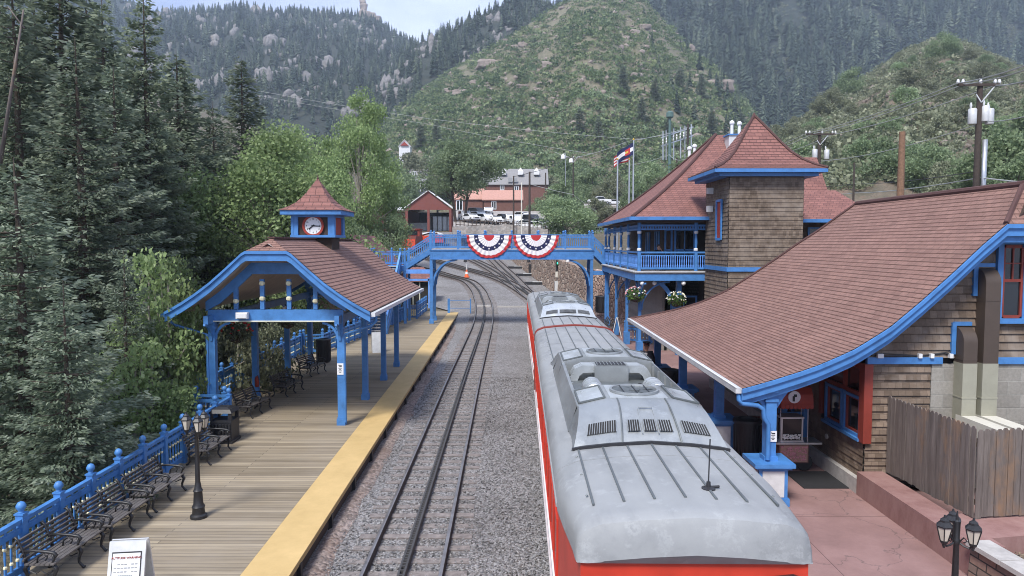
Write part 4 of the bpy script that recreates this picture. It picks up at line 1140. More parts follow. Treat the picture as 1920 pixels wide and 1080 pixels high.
# lapped shingle walls
def lap(mb, fn, u0f, u1f, z0, z1, course=.2, lip=.03):
    """courses of shingles lapped like clapboards; fn(u, out, z) -> xyz; u limits may depend on z"""
    n = int(round((z1 - z0) / course)); h = (z1 - z0) / n
    for i in range(n):
        a, c = z0 + i * h, z0 + (i + 1) * h
        ua, ub = u0f(c), u1f(c)
        if ub - ua < .05: continue
        m = max(1, int((ub - ua) / .8))
        for k in range(m):
            p, q = lerp(ua, ub, k / m), lerp(ua, ub, (k + 1) / m)
            mb.add([fn(p, lip, a - .015), fn(q, lip, a - .015), fn(q, .004, c), fn(p, .004, c), fn(p, 0, a - .015), fn(q, 0, a - .015)], [(0, 1, 2, 3), (4, 5, 1, 0)],
                   [[(p, a), (q, a), (q, c - .012), (p, c - .012)], [(p, a), (q, a), (q, a), (p, a)]])
WY = 16.95
xl = lambda z: max(8.42, DX - interp(z + .2, [b for _, b in reversed(DP)], [a for a, _ in reversed(DP)]))
mb = MB(); mb.keepn = True
fg = lambda u, o, z: (u, WY - o, z)
lap(mb, fg, xl, lambda z: 15.6 if z < 4 else 2 * DX - xl(z), 3.46, 6.9, .19, .05)
lap(mb, fg, lambda z: 8.42, lambda z: 9.93, .5, 3.3, .19, .05)
fl = lambda u, o, z: (8.42 - o, u, z)
lap(mb, lambda u, o, z: (8.42 - o, u, z), lambda z: 16.96, lambda z: 29.5, .5, 1.44, .18)
lap(mb, lambda u, o, z: (8.42 - o, u, z), lambda z: 19.3, lambda z: 29.5, 1.44, 3.5, .18)
w = mb.build('shingle_wall', M['wood_shingle'], dp)
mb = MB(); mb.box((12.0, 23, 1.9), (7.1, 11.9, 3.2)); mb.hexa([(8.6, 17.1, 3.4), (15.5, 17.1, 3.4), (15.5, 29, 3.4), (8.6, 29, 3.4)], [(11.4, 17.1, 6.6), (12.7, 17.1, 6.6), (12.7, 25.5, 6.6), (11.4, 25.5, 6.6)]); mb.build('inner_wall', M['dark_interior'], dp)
mb = MB(); mb.box((12.8, WY + .04, 1.8), (5.7, .14, 2.98)); mb.build('stone_wall', M['grey_stone'], dp)
for x0, x1 in ((8.40, 10.18), (11.33, 15.6)):
    mb = MB(); mb.box(((x0 + x1) / 2, WY - .03, 3.38), (x1 - x0, .1, .16)); mb.build('belt_board', M['blue_paint'], dp)
mb = MB(); mb.box((8.36, 23.4, .33), (.2, 13, .36)); mb.build('footing', M['concrete'], dp)
# porch side windows and red joinery
mb = MB()
mb.box((8.42, 16.95, 2.35), (.2, .26, 1.9)); mb.box((8.43, 18.2, 2.5), (.08, 2.4, .12)); mb.box((8.43, 18.2, 3.2), (.08, 2.4, .14)); mb.box((8.43, 19.35, 2.4), (.12, .14, 1.7)); mb.box((8.43, 18.0, 2.85), (.1, .12, .6))
mb.build('red_joinery', M['red_trim'], dp)
for y0, y1 in ((17.12, 17.95), (18.08, 19.0)):
    m_ = (y0 + y1) / 2
    mb = MB(); mb.box((8.47, m_, 1.97), (.05, y1 - y0 - .06, .92)); wi = mb.build('window', M['glass'], dp)
    mb = MB()
    for yy in (y0, y1): mb.box((8.4, yy, 1.97), (.09, .08, 1.0))
    for zz in (1.5, 2.42): mb.box((8.4, m_, zz), (.088, y1 - y0 - .08, .07))
    mb.build('frame', M['blue_paint'], wi)
    mb = MB()
    for yy in (y0 + .07, y1 - .07): mb.box((8.43, yy, 1.96), (.06, .05, .84))
    for zz in (1.56, 2.36): mb.box((8.43, m_, zz), (.058, y1 - y0 - .2, .05))
    mb.build('sash', M['red_trim'], wi)
    mb = MB(); mb.box((8.47, m_, 2.85), (.05, y1 - y0 - .1, .55)); mb.build('upper_pane', M['glass'], dp)
mb = MB(); mb.box((8.37, 18.05, 1.43), (.16, 2.05, .07)); mb.build('window_sill', M['blue_paint'], dp)
mb = MB(); mb.lathe([(.07, 0), (.075, .03), (.04, .07)], (8.36, 18.9, 1.02), 12, 'x'); mb.build('outside_tap', M['concrete'], dp)
for y0 in (21.2, 24.2, 27.0):
    mb = MB(); mb.box((8.39, y0 + .5, 1.75), (.06, 1.0, 1.9)); wi = mb.build('window', M['glass'], dp)
    mb = MB()
    for yy in (y0, y0 + 1.0): mb.box((8.37, yy, 1.75), (.09, .09, 2.0))
    for zz in (.8, 1.75, 2.7): mb.box((8.37, y0 + .5, zz), (.088, .9, .07))
    mb.build('frame', M['blue_paint'], wi)
# gable window
mb = MB(); mb.box((11.72, WY - .06, 5.24), (.46, .03, 1.62)); wi = mb.build('window', M['glass'], dp)
mb = MB()
for x in (11.42, 12.03): mb.box((x, WY - .09, 5.22), (.13, .09, 1.86))
mb.box((11.725, WY - .092, 6.2), (.85, .1, .15)); mb.box((11.725, WY - .102, 4.33), (.9, .14, .12)); mb.build('frame', M['blue_paint'], wi)
mb = MB()
for x in (11.51, 11.94): mb.box((x, WY - .09, 5.24), (.05, .05, 1.62))
for z in (6.07, 5.28, 4.43): mb.box((11.725, WY - .092, z), (.38, .05, .07))
mb.box((11.725, WY - .09, 5.68), (.03, .04, .74)); mb.box((11.725, WY - .09, 5.68), (.37, .038, .03)); mb.build('sash', M['red_trim'], wi)
# ducts
def duct(x0, x1, ztop, lab, zsplit=3.36):
    dxy = .36; y1 = WY - .01; y0 = y1 - dxy
    mb = MB()
    pr = [(y1, zsplit), (y0, zsplit), (y0, ztop - dxy)] + [(y1 - dxy * math.cos(t), ztop - dxy + dxy * math.sin(t)) for t in np.linspace(.15, math.pi / 2, 9)]
    mb.prism(pr, lambda u, v, w: (w, u, v), x0, x1); d = mb.build('vent_duct', M['duct_brown'], dp, True, 30); d['label'] = lab
    mb = MB(); mb.box(((x0 + x1) / 2, (y0 + y1) / 2, (zsplit + 2.0) / 2), (x1 - x0 + .012, dxy + .012, zsplit - 2.0)); mb.box(((x0 + x1) / 2, (y0 + y1) / 2, 2.55), (x1 - x0 + .03, dxy + .03, .03)); mb.build('lower_duct', M['duct_tan'], d)
    mb = MB(); mb.box(((x0 + x1) / 2, (y0 + y1) / 2, ztop - .75), (x1 - x0 + .012, dxy + .012, .02)); mb.build('duct_joint', M['duct_brown'], d)
    mb = MB(); mb.box((x0 - .06, WY - .05, ztop - .28), (.1, .08, .75)); mb.box(((x0 + x1) / 2 - .02, WY - .052, ztop + .07), (x1 - x0 + .1, .078, .09)); mb.build('blue_surround', M['blue_paint'], d)
    mb = MB(); mb.box(((x0 + x1) / 2, y0 - .55, 1.95), (x1 - x0 + .02, 1.5, .36)); mb.build('flat_duct', M['duct_cream'], d)
duct(10.48, 10.80, 4.19, 'shorter brown and tan duct'); duct(10.94, 11.29, 5.57, 'taller brown and tan duct')
q = MB(); q.tube([(8.5, WY - .06, 3.5), (8.9, WY - .05, 3.49), (9.6, WY - .06, 3.49), (10.2, WY - .06, 3.56), (10.42, WY - .06, 3.52)], .018, 6); q.tube([(8.5, WY - .06, 3.56), (9.7, WY - .055, 3.5), (10.4, WY - .06, 3.6)], .012, 6); q.build('cable', M['black_plastic'], dp)
for x in (8.68, 9.62, 9.9, 10.35): q = MB(); q.box((x, WY - .09, 3.5), (.14 if x < 9 else .08, .1, .1)); q.build('junction_box', M['white_paint'], dp)
# porch columns on pedestals
for i, y in enumerate((16.45, 20.5, 24.9, 29.3)):
    x = 5.96
    q = MB(); q.box((x, y, .62), (.66, .66, .94)); q.box((x, y, .24), (.74, .74, .18)); q.box((x, y, 1.11), (.92, .92, .09)); q.box((x, y, 1.04), (.8, .8, .06)); pe = q.build('pedestal', M['blue_paint'], dp)
    q = MB()
    for a, b_ in ((0, -1), (-1, 0), (1, 0)): q.box((x + a * .335, y + b_ * .335, .66), (.012 if a else .5, .012 if b_ else .5, .6))
    q.build('pedestal_panel', M['gutter_grey'], pe)
    q = MB(); q.box((x, y, 2.0), (.24, .24, 1.7)); q.box((x, y, 1.2), (.32, .32, .1)); q.box((x, y, 2.55), (.3, .3, .06)); co = q.build('column', M['blue_paint'], dp)
    q = MB()
    for k in (-1, 1):
        pr = [(k * .12, 2.9), (k * .85, 2.9), (k * .85, 2.82)] + [(k * (.85 - .73 * math.sin(t)), 2.82 - .62 * (1 - math.cos(t))) for t in np.linspace(.2, math.pi / 2, 7)]
        if i > 0 or k > 0: q.prism(pr, lambda u, v, w: (w, y + u, v), x - .05, x + .05)
    pr = [(-.12, 2.72), (-.62, 2.72), (-.62, 2.66)] + [(-.62 + .5 * math.sin(t), 2.66 - .5 * (1 - math.cos(t))) for t in np.linspace(.2, math.pi / 2, 7)]
    if i == 0:
        q.prism([(u, v) for u, v in pr], lambda u, v, w: (x + u, w, v), y - .05, y + .05)
        q.prism([(.12, 2.95), (.55, 3.02), (.5, 2.85), (.3, 2.6), (.12, 2.3)], lambda u, v, w: (x + u, w, v), y - .05, y + .05)
    q.build('bracket', M['blue_paint'], co)
q = MB(); q.box((5.96, 23.0, 2.86), (.2, 13.6, .2)); q.build('eave_beam', M['blue_paint'], dp)
q = MB(); q.bar((5.16, 16.2, 2.80), (5.16, 31.6, 2.80), .15, .12); gu = q.build('gutter', M['gutter_grey'], dp)
q = MB(); q.bar((5.10, 16.2, 2.866), (5.10, 31.6, 2.866), .03, .03); q.build('gutter_lip', M['white_paint'], gu)
q = MB(); q.tube([(5.18, 16.3, 2.76), (5.18, 16.26, 2.58), (5.26, 16.22, 2.5), (5.6, 16.2, 2.46), (5.72, 16.2, 2.38), (5.74, 16.2, 2.2), (5.86, 16.24, 2.02), (5.86, 16.24, 1.2)], .055, 8); q.build('downpipe', M['blue_paint'], dp, True, 50)
notice((6.0, 16.31, 1.72), 'small white notice on the nearest porch column of the depot', .17, .25)
# wall and fence beside the depot
q = MB(); q.hexa([(8.24, 16.9, .1), (8.86, 16.9, .1), (8.86, 12.6, .1), (8.24, 12.6, .1)], [(8.24, 16.9, .71), (8.86, 16.9, .71), (8.86, 12.6, .71), (8.24, 12.6, .71)])
q.hexa([(8.863, 14.2, .1), (8.863, 13.0, .1), (14, 13.9, .1), (14, 14.9, .1)], [(8.863, 14.2, .705), (8.863, 13.0, .705), (14, 13.9, .705), (14, 14.9, .705)])
tag(q.build('low_wall', M['pink_wall']), 'low pink rendered wall below the grey plank fence', 'low wall')
fe = empty('plank_fence', (9, 15, .7), 'tall grey weathered plank fence turning a corner beside the depot', 'fence')
def fence_run(a, c, z0f, z1f, n):
    a, c = Vector(a), Vector(c); d = (c - a).normalized(); ang = math.atan2(d.y, d.x); L = (c - a).length / n
    for k in range(n):
        p = a.lerp(c, (k + .5) / n); z0, z1 = z0f + random.uniform(-.02, .02), z1f + random.uniform(-.014, .010); q = MB(); w = L * .93; r_ = ang + random.uniform(-.03, .03)
        ca, sa = math.cos(r_), math.sin(r_); o_ = random.uniform(-.012, .012)
        fn = lambda u, v, t: (p.x + u * ca - (t + o_) * sa, p.y + u * sa + (t + o_) * ca, v)
        q.prism([(-w / 2, z0), (w / 2, z0), (w / 2, z1 - .05), (w / 2 - .04, z1), (-w / 2 + .04, z1), (-w / 2, z1 - .05)], fn, -.01, .012); q.build('plank', M['grey_plank'], fe)
    for z in (z0f + .3, z1f - .3): q = MB(); nrm = Vector((-d.y, d.x, 0)); q.bar((a + nrm * .05) + Vector((0, 0, z)), (c + nrm * .05) + Vector((0, 0, z)), .05, .09); q.build('fence_rail', M['dark_wood'], fe)
fence_run((8.92, 16.85, 0), (9.12, 13.95, 0), .73, 2.56, 21); fence_run((9.14, 13.93, 0), (13.5, 14.5, 0), .73, 2.5, 32)
gw = empty('garden_wall', (9.3, 11.5, .1), 'garden wall of split brown blocks with grey coping', 'garden wall')
GA, GB = Vector((8.35, 12.5, 0)), Vector((9.0, 7.5, 0))
GA, GB = onz(1815, 1013, .85), onz(1920, 1075, .85); dGB = (GB - GA).normalized(); GB = GA + dGB * 5
nG = Vector((-dGB.y, dGB.x, 0)); nG = nG if nG.x > 0 else -nG
q = MB(); q.hexa([tuple(v) for v in (Vector((GA.x, GA.y, .0)), Vector((GB.x, GB.y, .0)), Vector((GB.x, GB.y, .0)) + nG * .32, Vector((GA.x, GA.y, .0)) + nG * .32)], [tuple(v) for v in (Vector((GA.x, GA.y, .76)) + nG * .06, Vector((GB.x, GB.y, .76)) + nG * .06, Vector((GB.x, GB.y, .76)) + nG * .32, Vector((GA.x, GA.y, .76)) + nG * .32)])
L_ = (GB - GA).length
q.uv = {}
for fi in range(6): q.uv[fi] = [((Vector(q.v[k]) - GA).dot(dGB), q.v[k][2]) for k in q.f[fi]]
q.build('block_wall', M['garden_block'], gw)
for k in range(6):
    a, c = GA + dGB * (L_ * k / 6 + .01), GA + dGB * (L_ * (k + 1) / 6 - .01); q = MB(); o_ = nG * .17; q.bar(Vector((a.x, a.y, .81)) + o_, Vector((c.x, c.y, .81)) + o_, .44, .085); q.build('coping_stone', M['concrete'], gw)
q = MB(); A2, B2 = GA + nG * .2, GB + nG * .2
q.grid([[(A2.x + (14 - A2.x) * s, lerp(A2.y, 13.5, s * .98), .55 + .04 * noise.noise((s * 9, 1, 0))) for s in np.linspace(0, 1, 14)], [(lerp(lerp(A2.x, B2.x, .5), 14, s), lerp(lerp(A2.y, B2.y, .5), 11.0, s), .6 + .06 * noise.noise((s * 9, 2, 0))) for s in np.linspace(0, 1, 14)], [(lerp(B2.x, 14, s), lerp(B2.y, 7.5, s), .6) for s in np.linspace(0, 1, 14)]])
tag(q.build('soil', M['soil'], smooth=True), 'bare brown soil of the raised garden bed', 'soil', kind='structure')
n = 1500; t_, s_ = NR.random(n), NR.random(n)
P = np.array([[lerp(lerp(A2.x, B2.x, a), 12, b), lerp(lerp(A2.y, B2.y, a), lerp(13.3, 9, a), b), .60] for a, b in zip(t_, s_)])
V, Fq = stones(P, NR.uniform(.012, .04, n)); tag(np_mesh('soil_clods', V, Fq, M['soil']), 'small clods and wood chips on the garden bed', 'clods', kind='stuff')
# porch things
t = empty('popcorn_cart', (7.4, 18.9, .15), 'popcorn cart with scalloped red canopy and glass case beside the depot door', 'food cart'); cx, cy = 7.42, 18.9
q = MB(); q.box((cx, cy, .62), (.78, .5, .5)); cb = q.build('cabinet', M['brick_red'], t)
q = MB(); q.box((cx, cy - .256, .62), (.72, .012, .44)); q.build('front_panel', M['salmon_roof'], cb)
P = np.stack([NR.uniform(cx - .34, cx + .34, 90), np.full(90, cy - .264), NR.uniform(.43, .81, 90)], 1); V, Fq = stones(P, NR.uniform(.02, .045, 90)); V[:, 1] = cy - .264 + (V[:, 1] - cy + .264) * .1; np_mesh('popcorn_picture', V, Fq, M['flower_pink'], cb)
q = MB(); q.box((cx + .1, cy, .9), (1.25, .56, .05)); q.build('counter', M['galvanised'], t)
q = MB()
for a in (-.3, .24):
    for c in (-.2, .2): q.box((cx + a - .02, cy + c, 1.25), (.04, .04, .66))
q.box((cx - .05, cy, 1.57), (.62, .48, .04)); q.box((cx - .05, cy, .95), (.62, .48, .04)); ca_ = q.build('glass_case', M['galvanised'], t)
q = MB(); q.box((cx - .05, cy, 1.26), (.52, .40, .58)); q.build('pane', M['train_glass'], ca_)
P = np.stack([NR.uniform(cx - .28, cx + .18, 120), NR.uniform(cy - .21, cy - .19, 120), NR.uniform(1.0, 1.12, 120)], 1); V, Fq = stones(P, NR.uniform(.015, .03, 120)); np_mesh('popcorn', V, Fq, M['flower_white'], ca_)
q = MB()
for a in (-.36, .36):
    for c in (-.22, .22): q.tube([(cx + a, cy + c, .92), (cx + a, cy + c, 2.0)], .015, 6)
q.build('canopy_pole', M['galvanised'], t)
q = MB(); pr = [(-.4, 1.82), (-.4, 2.05), (-.36, 2.22), (-.24, 2.38), (0, 2.46), (.24, 2.38), (.36, 2.22), (.4, 2.05), (.4, 1.82), (.38, 1.82), (.38, 2.05), (0, 2.42), (-.38, 2.05), (-.38, 1.82)]
q.prism([(-.4, 1.95), (-.4, 2.05), (-.36, 2.22), (-.24, 2.38), (0, 2.46), (.24, 2.38), (.36, 2.22), (.4, 2.05), (.4, 1.95)], lambda u, v, w: (cx + w, cy + u, v), -.42, .42); cn = q.build('canopy', M['red_panel'], t)
q = MB()
for k in range(8):
    x = cx - .42 + .84 * (k + .5) / 8; q.prism([(x - .05, 1.96), (x + .05, 1.96), (x + .05, 1.88), (x + .03, 1.85), (x - .03, 1.85), (x - .05, 1.88)], lambda u, v, w: (u, cy - .41 + w, v), -.008, .008)
for k in range(7):
    yv = cy - .4 + .8 * (k + .5) / 7
    for sx in (-.42, .42): q.prism([(yv - .055, 1.96), (yv + .055, 1.96), (yv + .055, 1.88), (yv, 1.85), (yv - .055, 1.88)], lambda u, v, w: (cx + sx + w, u, v), -.008, .008)
q.build('valance', M['red_panel'], cn)
q = MB(); vs = [(cx - .02 + .17 * math.cos(a), cy - .405 - .0, 2.13 + .15 * math.sin(a)) for a in np.linspace(0, 6.283, 25)[:-1]]; q.lathe([(.001, -.02), (.16, -.02), (.16, .02), (.001, .02)], (cx - .08, cy - .385, 2.16), 24, 'y', cap=False); em = q.build('emblem', M['flag_white'], cn)
q = MB(); q.box((cx - .1, cy - .41, 2.12), (.06, .008, .14)); q.box((cx - .06, cy - .41, 2.2), (.08, .008, .07)); q.build('emblem_mark', M['black_plastic'], em)
q = MB()
for a in (-.3, .3): q.lathe([(.2, -.02), (.22, 0), (.2, .02)], (cx + a, cy - .2, .37), 18, 'y')
q.build('wheel', M['rubber'], t)
q = MB(); q.box((7.75, 17.95, .162), (1.2, 1.3, .02)); tag(q.build('door_mat', M['rubber']), 'black rubber mat on the pavement below the depot windows', 'mat')
round_bin((6.62, 20.0, .15), 'ribbed black barrel bin with lettered pale rim beside the second porch column', .36, 1.0, 'black_plastic')
round_bin((6.15, 28.0, .15), 'black barrel bin beside the blue pedestal and the conductor', .38, 1.0)
round_bin(tuple(at(1127, 586, 53)), 'square shouldered black bin against the stone wall near the footbridge', .42, 1.15)
t = empty('poster_stand', (6.95, 20.6, .15), 'sandwich poster stand with a popcorn picture behind the nearest porch column', 'poster stand')
q = MB(); q.hexa([(6.6, 20.35, .15), (7.2, 20.35, .15), (7.2, 20.4, .15), (6.6, 20.4, .15)], [(6.6, 20.6, 1.15), (7.2, 20.6, 1.15), (7.2, 20.65, 1.15), (6.6, 20.65, 1.15)]); q.build('picture_board', M['brick_red'], t)
q = MB(); q.hexa([(6.6, 20.85, .15), (7.2, 20.85, .15), (7.2, 20.9, .15), (6.6, 20.9, .15)], [(6.6, 20.62, 1.15), (7.2, 20.62, 1.15), (7.2, 20.67, 1.15), (6.6, 20.67, 1.15)]); q.build('back_board', M['dark_wood'], t)
P = np.stack([NR.uniform(6.66, 7.14, 60), np.zeros(60), NR.uniform(.3, 1.05, 60)], 1); P[:, 1] = 20.35 + .25 * (P[:, 2] - .15) - .012; V, Fq = stones(P, NR.uniform(.02, .05, 60)); np_mesh('picture', V, Fq, M['flower_pink'], t)
make_railing('porch_gate', [(7.7, 20.15, .15), (8.3, 20.15, .15)], 'blue half gate beside the popcorn cart', post_h=1.3, spacing=.6, balu=.15, group=None, rail_h=1.2, maxb=10, cat='gate')

# ================= upper depot =================
ud = empty('upper_depot', (12, 42, .15), 'two storey depot with blue balcony, hipped brown roof and square shingled tower', 'depot')
def hip(mb, corners, ridge, flare=.0, n=14):
    """corners: 4 eave points (fl, fr, br, bl); ridge: two points (left, right)"""
    fl_, fr_, br_, bl_ = [Vector(c) for c in corners]; rl, rr_ = [Vector(c) for c in ridge]
    def face(a, b_, c, d):
        rows = []
        for i in range(n + 1):
            t = i / n; tz = t + (-.06 * math.sin(math.pi * t) if flare else 0)
            p, q = a.lerp(d, t), b_.lerp(c, t); p.z = lerp(a.z, d.z, tz); q.z = lerp(b_.z, c.z, tz)
            rows.append([tuple(p.lerp(q, k / 4)) for k in range(5)])
        mb.grid(rows)
    face(fl_, fr_, rr_, rl); face(fr_, br_, rr_, rr_); face(br_, bl_, rl, rr_); face(bl_, fl_, rl, rl)
mb = MB(); hip(mb, [(6.2, 37.4, 7.5), (14.9, 37.4, 7.5), (14.9, 51.3, 7.5), (6.2, 51.3, 7.5)], [(12.4, 44.3, 12.75), (13.1, 44.3, 12.75)], 1); mr = mb.build('main_roof', M['roof_shingle_far'], ud)
mb = MB()
for c in ((6.2, 37.4), (6.2, 51.3)):
    pts = []
    for i in range(12):
        t = i / 11; pts.append((lerp(c[0], 12.4, t), lerp(c[1], 44.3, t), lerp(7.5, 12.75, t - .06 * math.sin(math.pi * t)) + .03))
    mb.tube(pts, .09, 6)
mb.build('hip_cap', M['roof_shingle_far'], mr)
mb = MB()
for s in (-1, 1): mb.grid([[(x, 43.5 + s * 3.3 * (1 - k / 8), 11.3 - 4.3 * (1 - k / 8)) for x in (13.2, 15, 16.6, 18.25)] for k in range(9)], thick=.12)
mb.build('rear_roof', M['roof_shingle_far'], ud)
mb = MB(); mb.prism([(40.6, 4), (46.4, 4), (46.4, 7.2), (43.5, 11.05), (40.6, 7.2)], lambda u, v, w: (w, u, v), 13.5, 18.0); mb.build('rear_wall', M['wood_shingle_dark'], ud)
mb = MB(); hip(mb, [(13.9, 37.5, 7.4), (19.3, 37.5, 7.4), (19.3, 43.0, 7.4), (13.9, 43.0, 7.4)], [(15.5, 40.3, 9.1), (18.0, 40.3, 9.1)]); lr = mb.build('porch_roof', M['roof_shingle_far'], ud)
mb = MB(); mb.box((16.6, 37.45, 7.33), (5.5, .14, .18)); mb.build('porch_fascia', M['blue_paint'], lr)
# eaves
mb = MB(); mb.bar((6.15, 37.35, 7.45), (10.5, 37.35, 7.45), .16, .18); mb.bar((6.15, 37.35, 7.45), (6.15, 51.3, 7.45), .16, .18); mb.build('eave_gutter', M['blue_paint'], ud)
mb = MB()
for s in np.arange(6.75, 10.3, .14): mb.box((s, 38.1, 7.0), (.07, .05, .12))
for s in np.arange(38.2, 51.2, .22): mb.box((6.75, s, 7.0), (.05, .1, .12))
mb.box((8.55, 38.1, 7.1), (3.7, .1, .1)); mb.box((8.55, 38.1, 6.9), (3.7, .1, .08)); mb.box((6.75, 44.6, 7.1), (.1, 13, .1)); mb.box((6.75, 44.6, 6.9), (.1, 13, .08)); mb.build('eave_frieze', M['blue_paint'], ud)
mb = MB(); mb.box((9.4, 44.5, 7.3), (6.0, 13.4, .1)); mb.build('soffit', M['dark_wood'], ud)
# walls
mb = MB(); mb.keepn = True
lap(mb, lambda u, o, z: (u, 40.1 - o, z), lambda z: 8.4, lambda z: 10.3, 4.75, 7.25, .2); lap(mb, lambda u, o, z: (8.4 - o, u, z), lambda z: 40.1, lambda z: 52.0, 4.75, 7.25, .2)
lap(mb, lambda u, o, z: (u, 39.5 - o, z), lambda z: 13.5, lambda z: 19, 4, 8.2, .2)
mb.build('upper_wall', M['wood_shingle_dark'], ud)
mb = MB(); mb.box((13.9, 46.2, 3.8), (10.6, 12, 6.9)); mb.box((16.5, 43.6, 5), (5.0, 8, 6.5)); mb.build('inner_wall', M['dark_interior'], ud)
mb = MB(); mb.box((9.5, 40.35, 2.2), (1.9, .3, 4.2)); mb.box((8.55, 46.2, 2.2), (.3, 12, 4.2)); mb.build('ground_floor_wall', M['grey_stone'], ud)
def blue_window(x0, x1, z0, z1, y, bars=1, mat='glass', fr='blue_paint'):
    q = MB(); q.box(((x0 + x1) / 2, y, (z0 + z1) / 2), (x1 - x0, .04, z1 - z0)); wi = q.build('window', M[mat], ud)
    q = MB()
    for k in range(bars + 2): q.box((lerp(x0, x1, k / (bars + 1)), y - .03, (z0 + z1) / 2), (.1 if k in (0, bars + 1) else .06, .07, z1 - z0 + .1))
    for z in (z0, z1, lerp(z0, z1, .45)): q.box(((x0 + x1) / 2, y - .032, z), (x1 - x0 - .1, .066, .09)); 
    q.build('frame', M[fr], wi)
blue_window(9.05, 10.1, 4.9, 6.9, 40.06, 1); blue_window(8.5, 8.85, 4.9, 6.9, 40.06, 0)
blue_window(8.9, 10.3, .9, 3.2, 40.18, 1); blue_window(14.2, 15.4, 5.2, 7.0, 39.46, 1); blue_window(16.2, 17.4, 5.2, 7.0, 39.46, 1)
for y in (41.5, 44.3, 47.2):
    q = MB(); q.box((8.36, y, 5.85), (.04, 1.1, 1.9)); wi = q.build('window', M['glass'], ud)
    q = MB()
    for yy in (y - .55, y, y + .55): q.box((8.34, yy, 5.85), (.07, .1, 2.0))
    q.build('frame', M['blue_paint'], wi)
# balcony
mb = MB(); mb.box((8.5, 45.0, 4.6), (3.95, 13.9, .16)); ba = mb.build('balcony_floor', M['concrete'], ud)
mb = MB(); mb.box((8.55, 38.04, 4.36), (4.1, .1, .34)); mb.box((6.55, 45.0, 4.36), (.1, 13.9, .34)); mb.build('balcony_fascia', M['blue_paint'], ba)
mb = MB(); mb.box((8.55, 38.0, 4.66), (4.15, .2, .06)); mb.box((6.51, 45.0, 4.66), (.2, 13.9, .06)); mb.build('balcony_lip', M['gutter_grey'], ba)
mb = MB(); mb.box((8.5, 45.0, 4.45), (3.7, 13.6, .1)); mb.build('balcony_underside', M['dark_wood'], ba)
def bal_col(x, y, knobs=True):
    q = MB(); q.lathe([(.11, 4.68), (.11, 5.72)], (x, y, 0), 4, rot=math.pi / 4); q.lathe([(.07, 5.72), (.09, 5.85), (.06, 5.92), (.085, 6.2), (.06, 6.65), (.09, 6.72), (.1, 6.8), (.1, 7.25)], (x, y, 0), 10); c = q.build('balcony_column', M['blue_paint'], ud)
    q = MB()
    for z in (5.83, 6.74): q.lathe([(.05, -.09), (.115, -.05), (.115, .05), (.05, .09)], (x, y, z), 10)
    q.build('column_ring', M['white_paint'], c)
for x, y in ((6.72, 38.12), (9.72, 38.12), (10.45, 38.12), (6.72, 41.6), (6.72, 44.4), (6.72, 47.2), (6.72, 49.9), (6.72, 51.7)): bal_col(x, y)
def balustrade(a, c, n, name='baluster', lim=100):
    a, c = Vector(a), Vector(c); d = (c - a).normalized(); U = Vector((0, 0, 1)); q = MB(); q.bar(a + U * 5.68, c + U * 5.68, .12, .09); q.bar(a + U * 5.52, c + U * 5.52, .06, .06); q.bar(a + U * 4.84, c + U * 4.84, .07, .1); q.build('balcony_rail', M['blue_paint'], ud)
    for k in range(n):
        p = a.lerp(c, (k + .5) / n); q = MB(); q.lathe([(.035, 4.85), (.035, 5.0), (.02, 5.05), (.032, 5.2), (.02, 5.38), (.035, 5.42), (.035, 5.52)], p, 6); q.build(name, M['light_blue_paint'], ud)
balustrade((6.8, 38.12, 0), (9.65, 38.12, 0), 24); balustrade((9.79, 38.12, 0), (10.4, 38.12, 0), 5)
for y0, y1 in ((38.2, 41.5), (41.7, 44.3), (44.5, 47.1), (47.3, 49.8), (50.0, 51.6)): balustrade((6.72, y0, 0), (6.72, y1, 0), 12)
mb = MB(); mb.tube([(10.58, 38.0, 7.4), (10.58, 37.9, 7.2), (10.58, 37.95, 3)], .07, 8); mb.build('downpipe', M['blue_paint'], ud)
# posts and arched brackets below
for y in (38.5, 42.8, 47.2, 51.4):
    q = MB(); q.box((6.85, y, 2.2), (.16, .16, 4.2)); q.box((6.85, y, .5), (.34, .34, .8)); po = q.build('lower_post', M['blue_paint'], ud)
    for dx, dy in ((0, 1), (0, -1), (1, 0)):
        q = MB(); arc = [(6.85 + dx * (.1 + 1.5 * (1 - math.cos(t))), y + dy * (.1 + 1.5 * (1 - math.cos(t))), 2.6 + 1.5 * math.sin(t)) for t in np.linspace(0, math.pi / 2, 9)]
        for u, v in zip(arc, arc[1:]): q.bar(u, v, .08, .08)
        q.build('arched_bracket', M['blue_paint'], po)
q = MB(); q.box((8.95, 38.6, 2.2), (.26, .26, 4.2)); po = q.build('lower_post', M['blue_paint'], ud)
q = MB(); arc = [(8.85 - 1.25 * (1 - math.cos(t)), 38.6, 1.7 + 2.4 * math.sin(t)) for t in np.linspace(0, math.pi / 2, 12)]
for u, v in zip(arc, arc[1:]): q.bar(u, v, .14, .2)
q.build('arched_bracket', M['blue_paint'], po)
for x, y in ((6.9, 38.15), (9.1, 38.15), (6.7, 43), (7.6, 38.4)):
    q = MB(); q.lathe([(.02, -.13), (.1, -.08), (.13, 0), (.1, .08), (.02, .13)], (x, y, 4.05), 12); q.build('globe_light', M['globe_white'], ud, True)
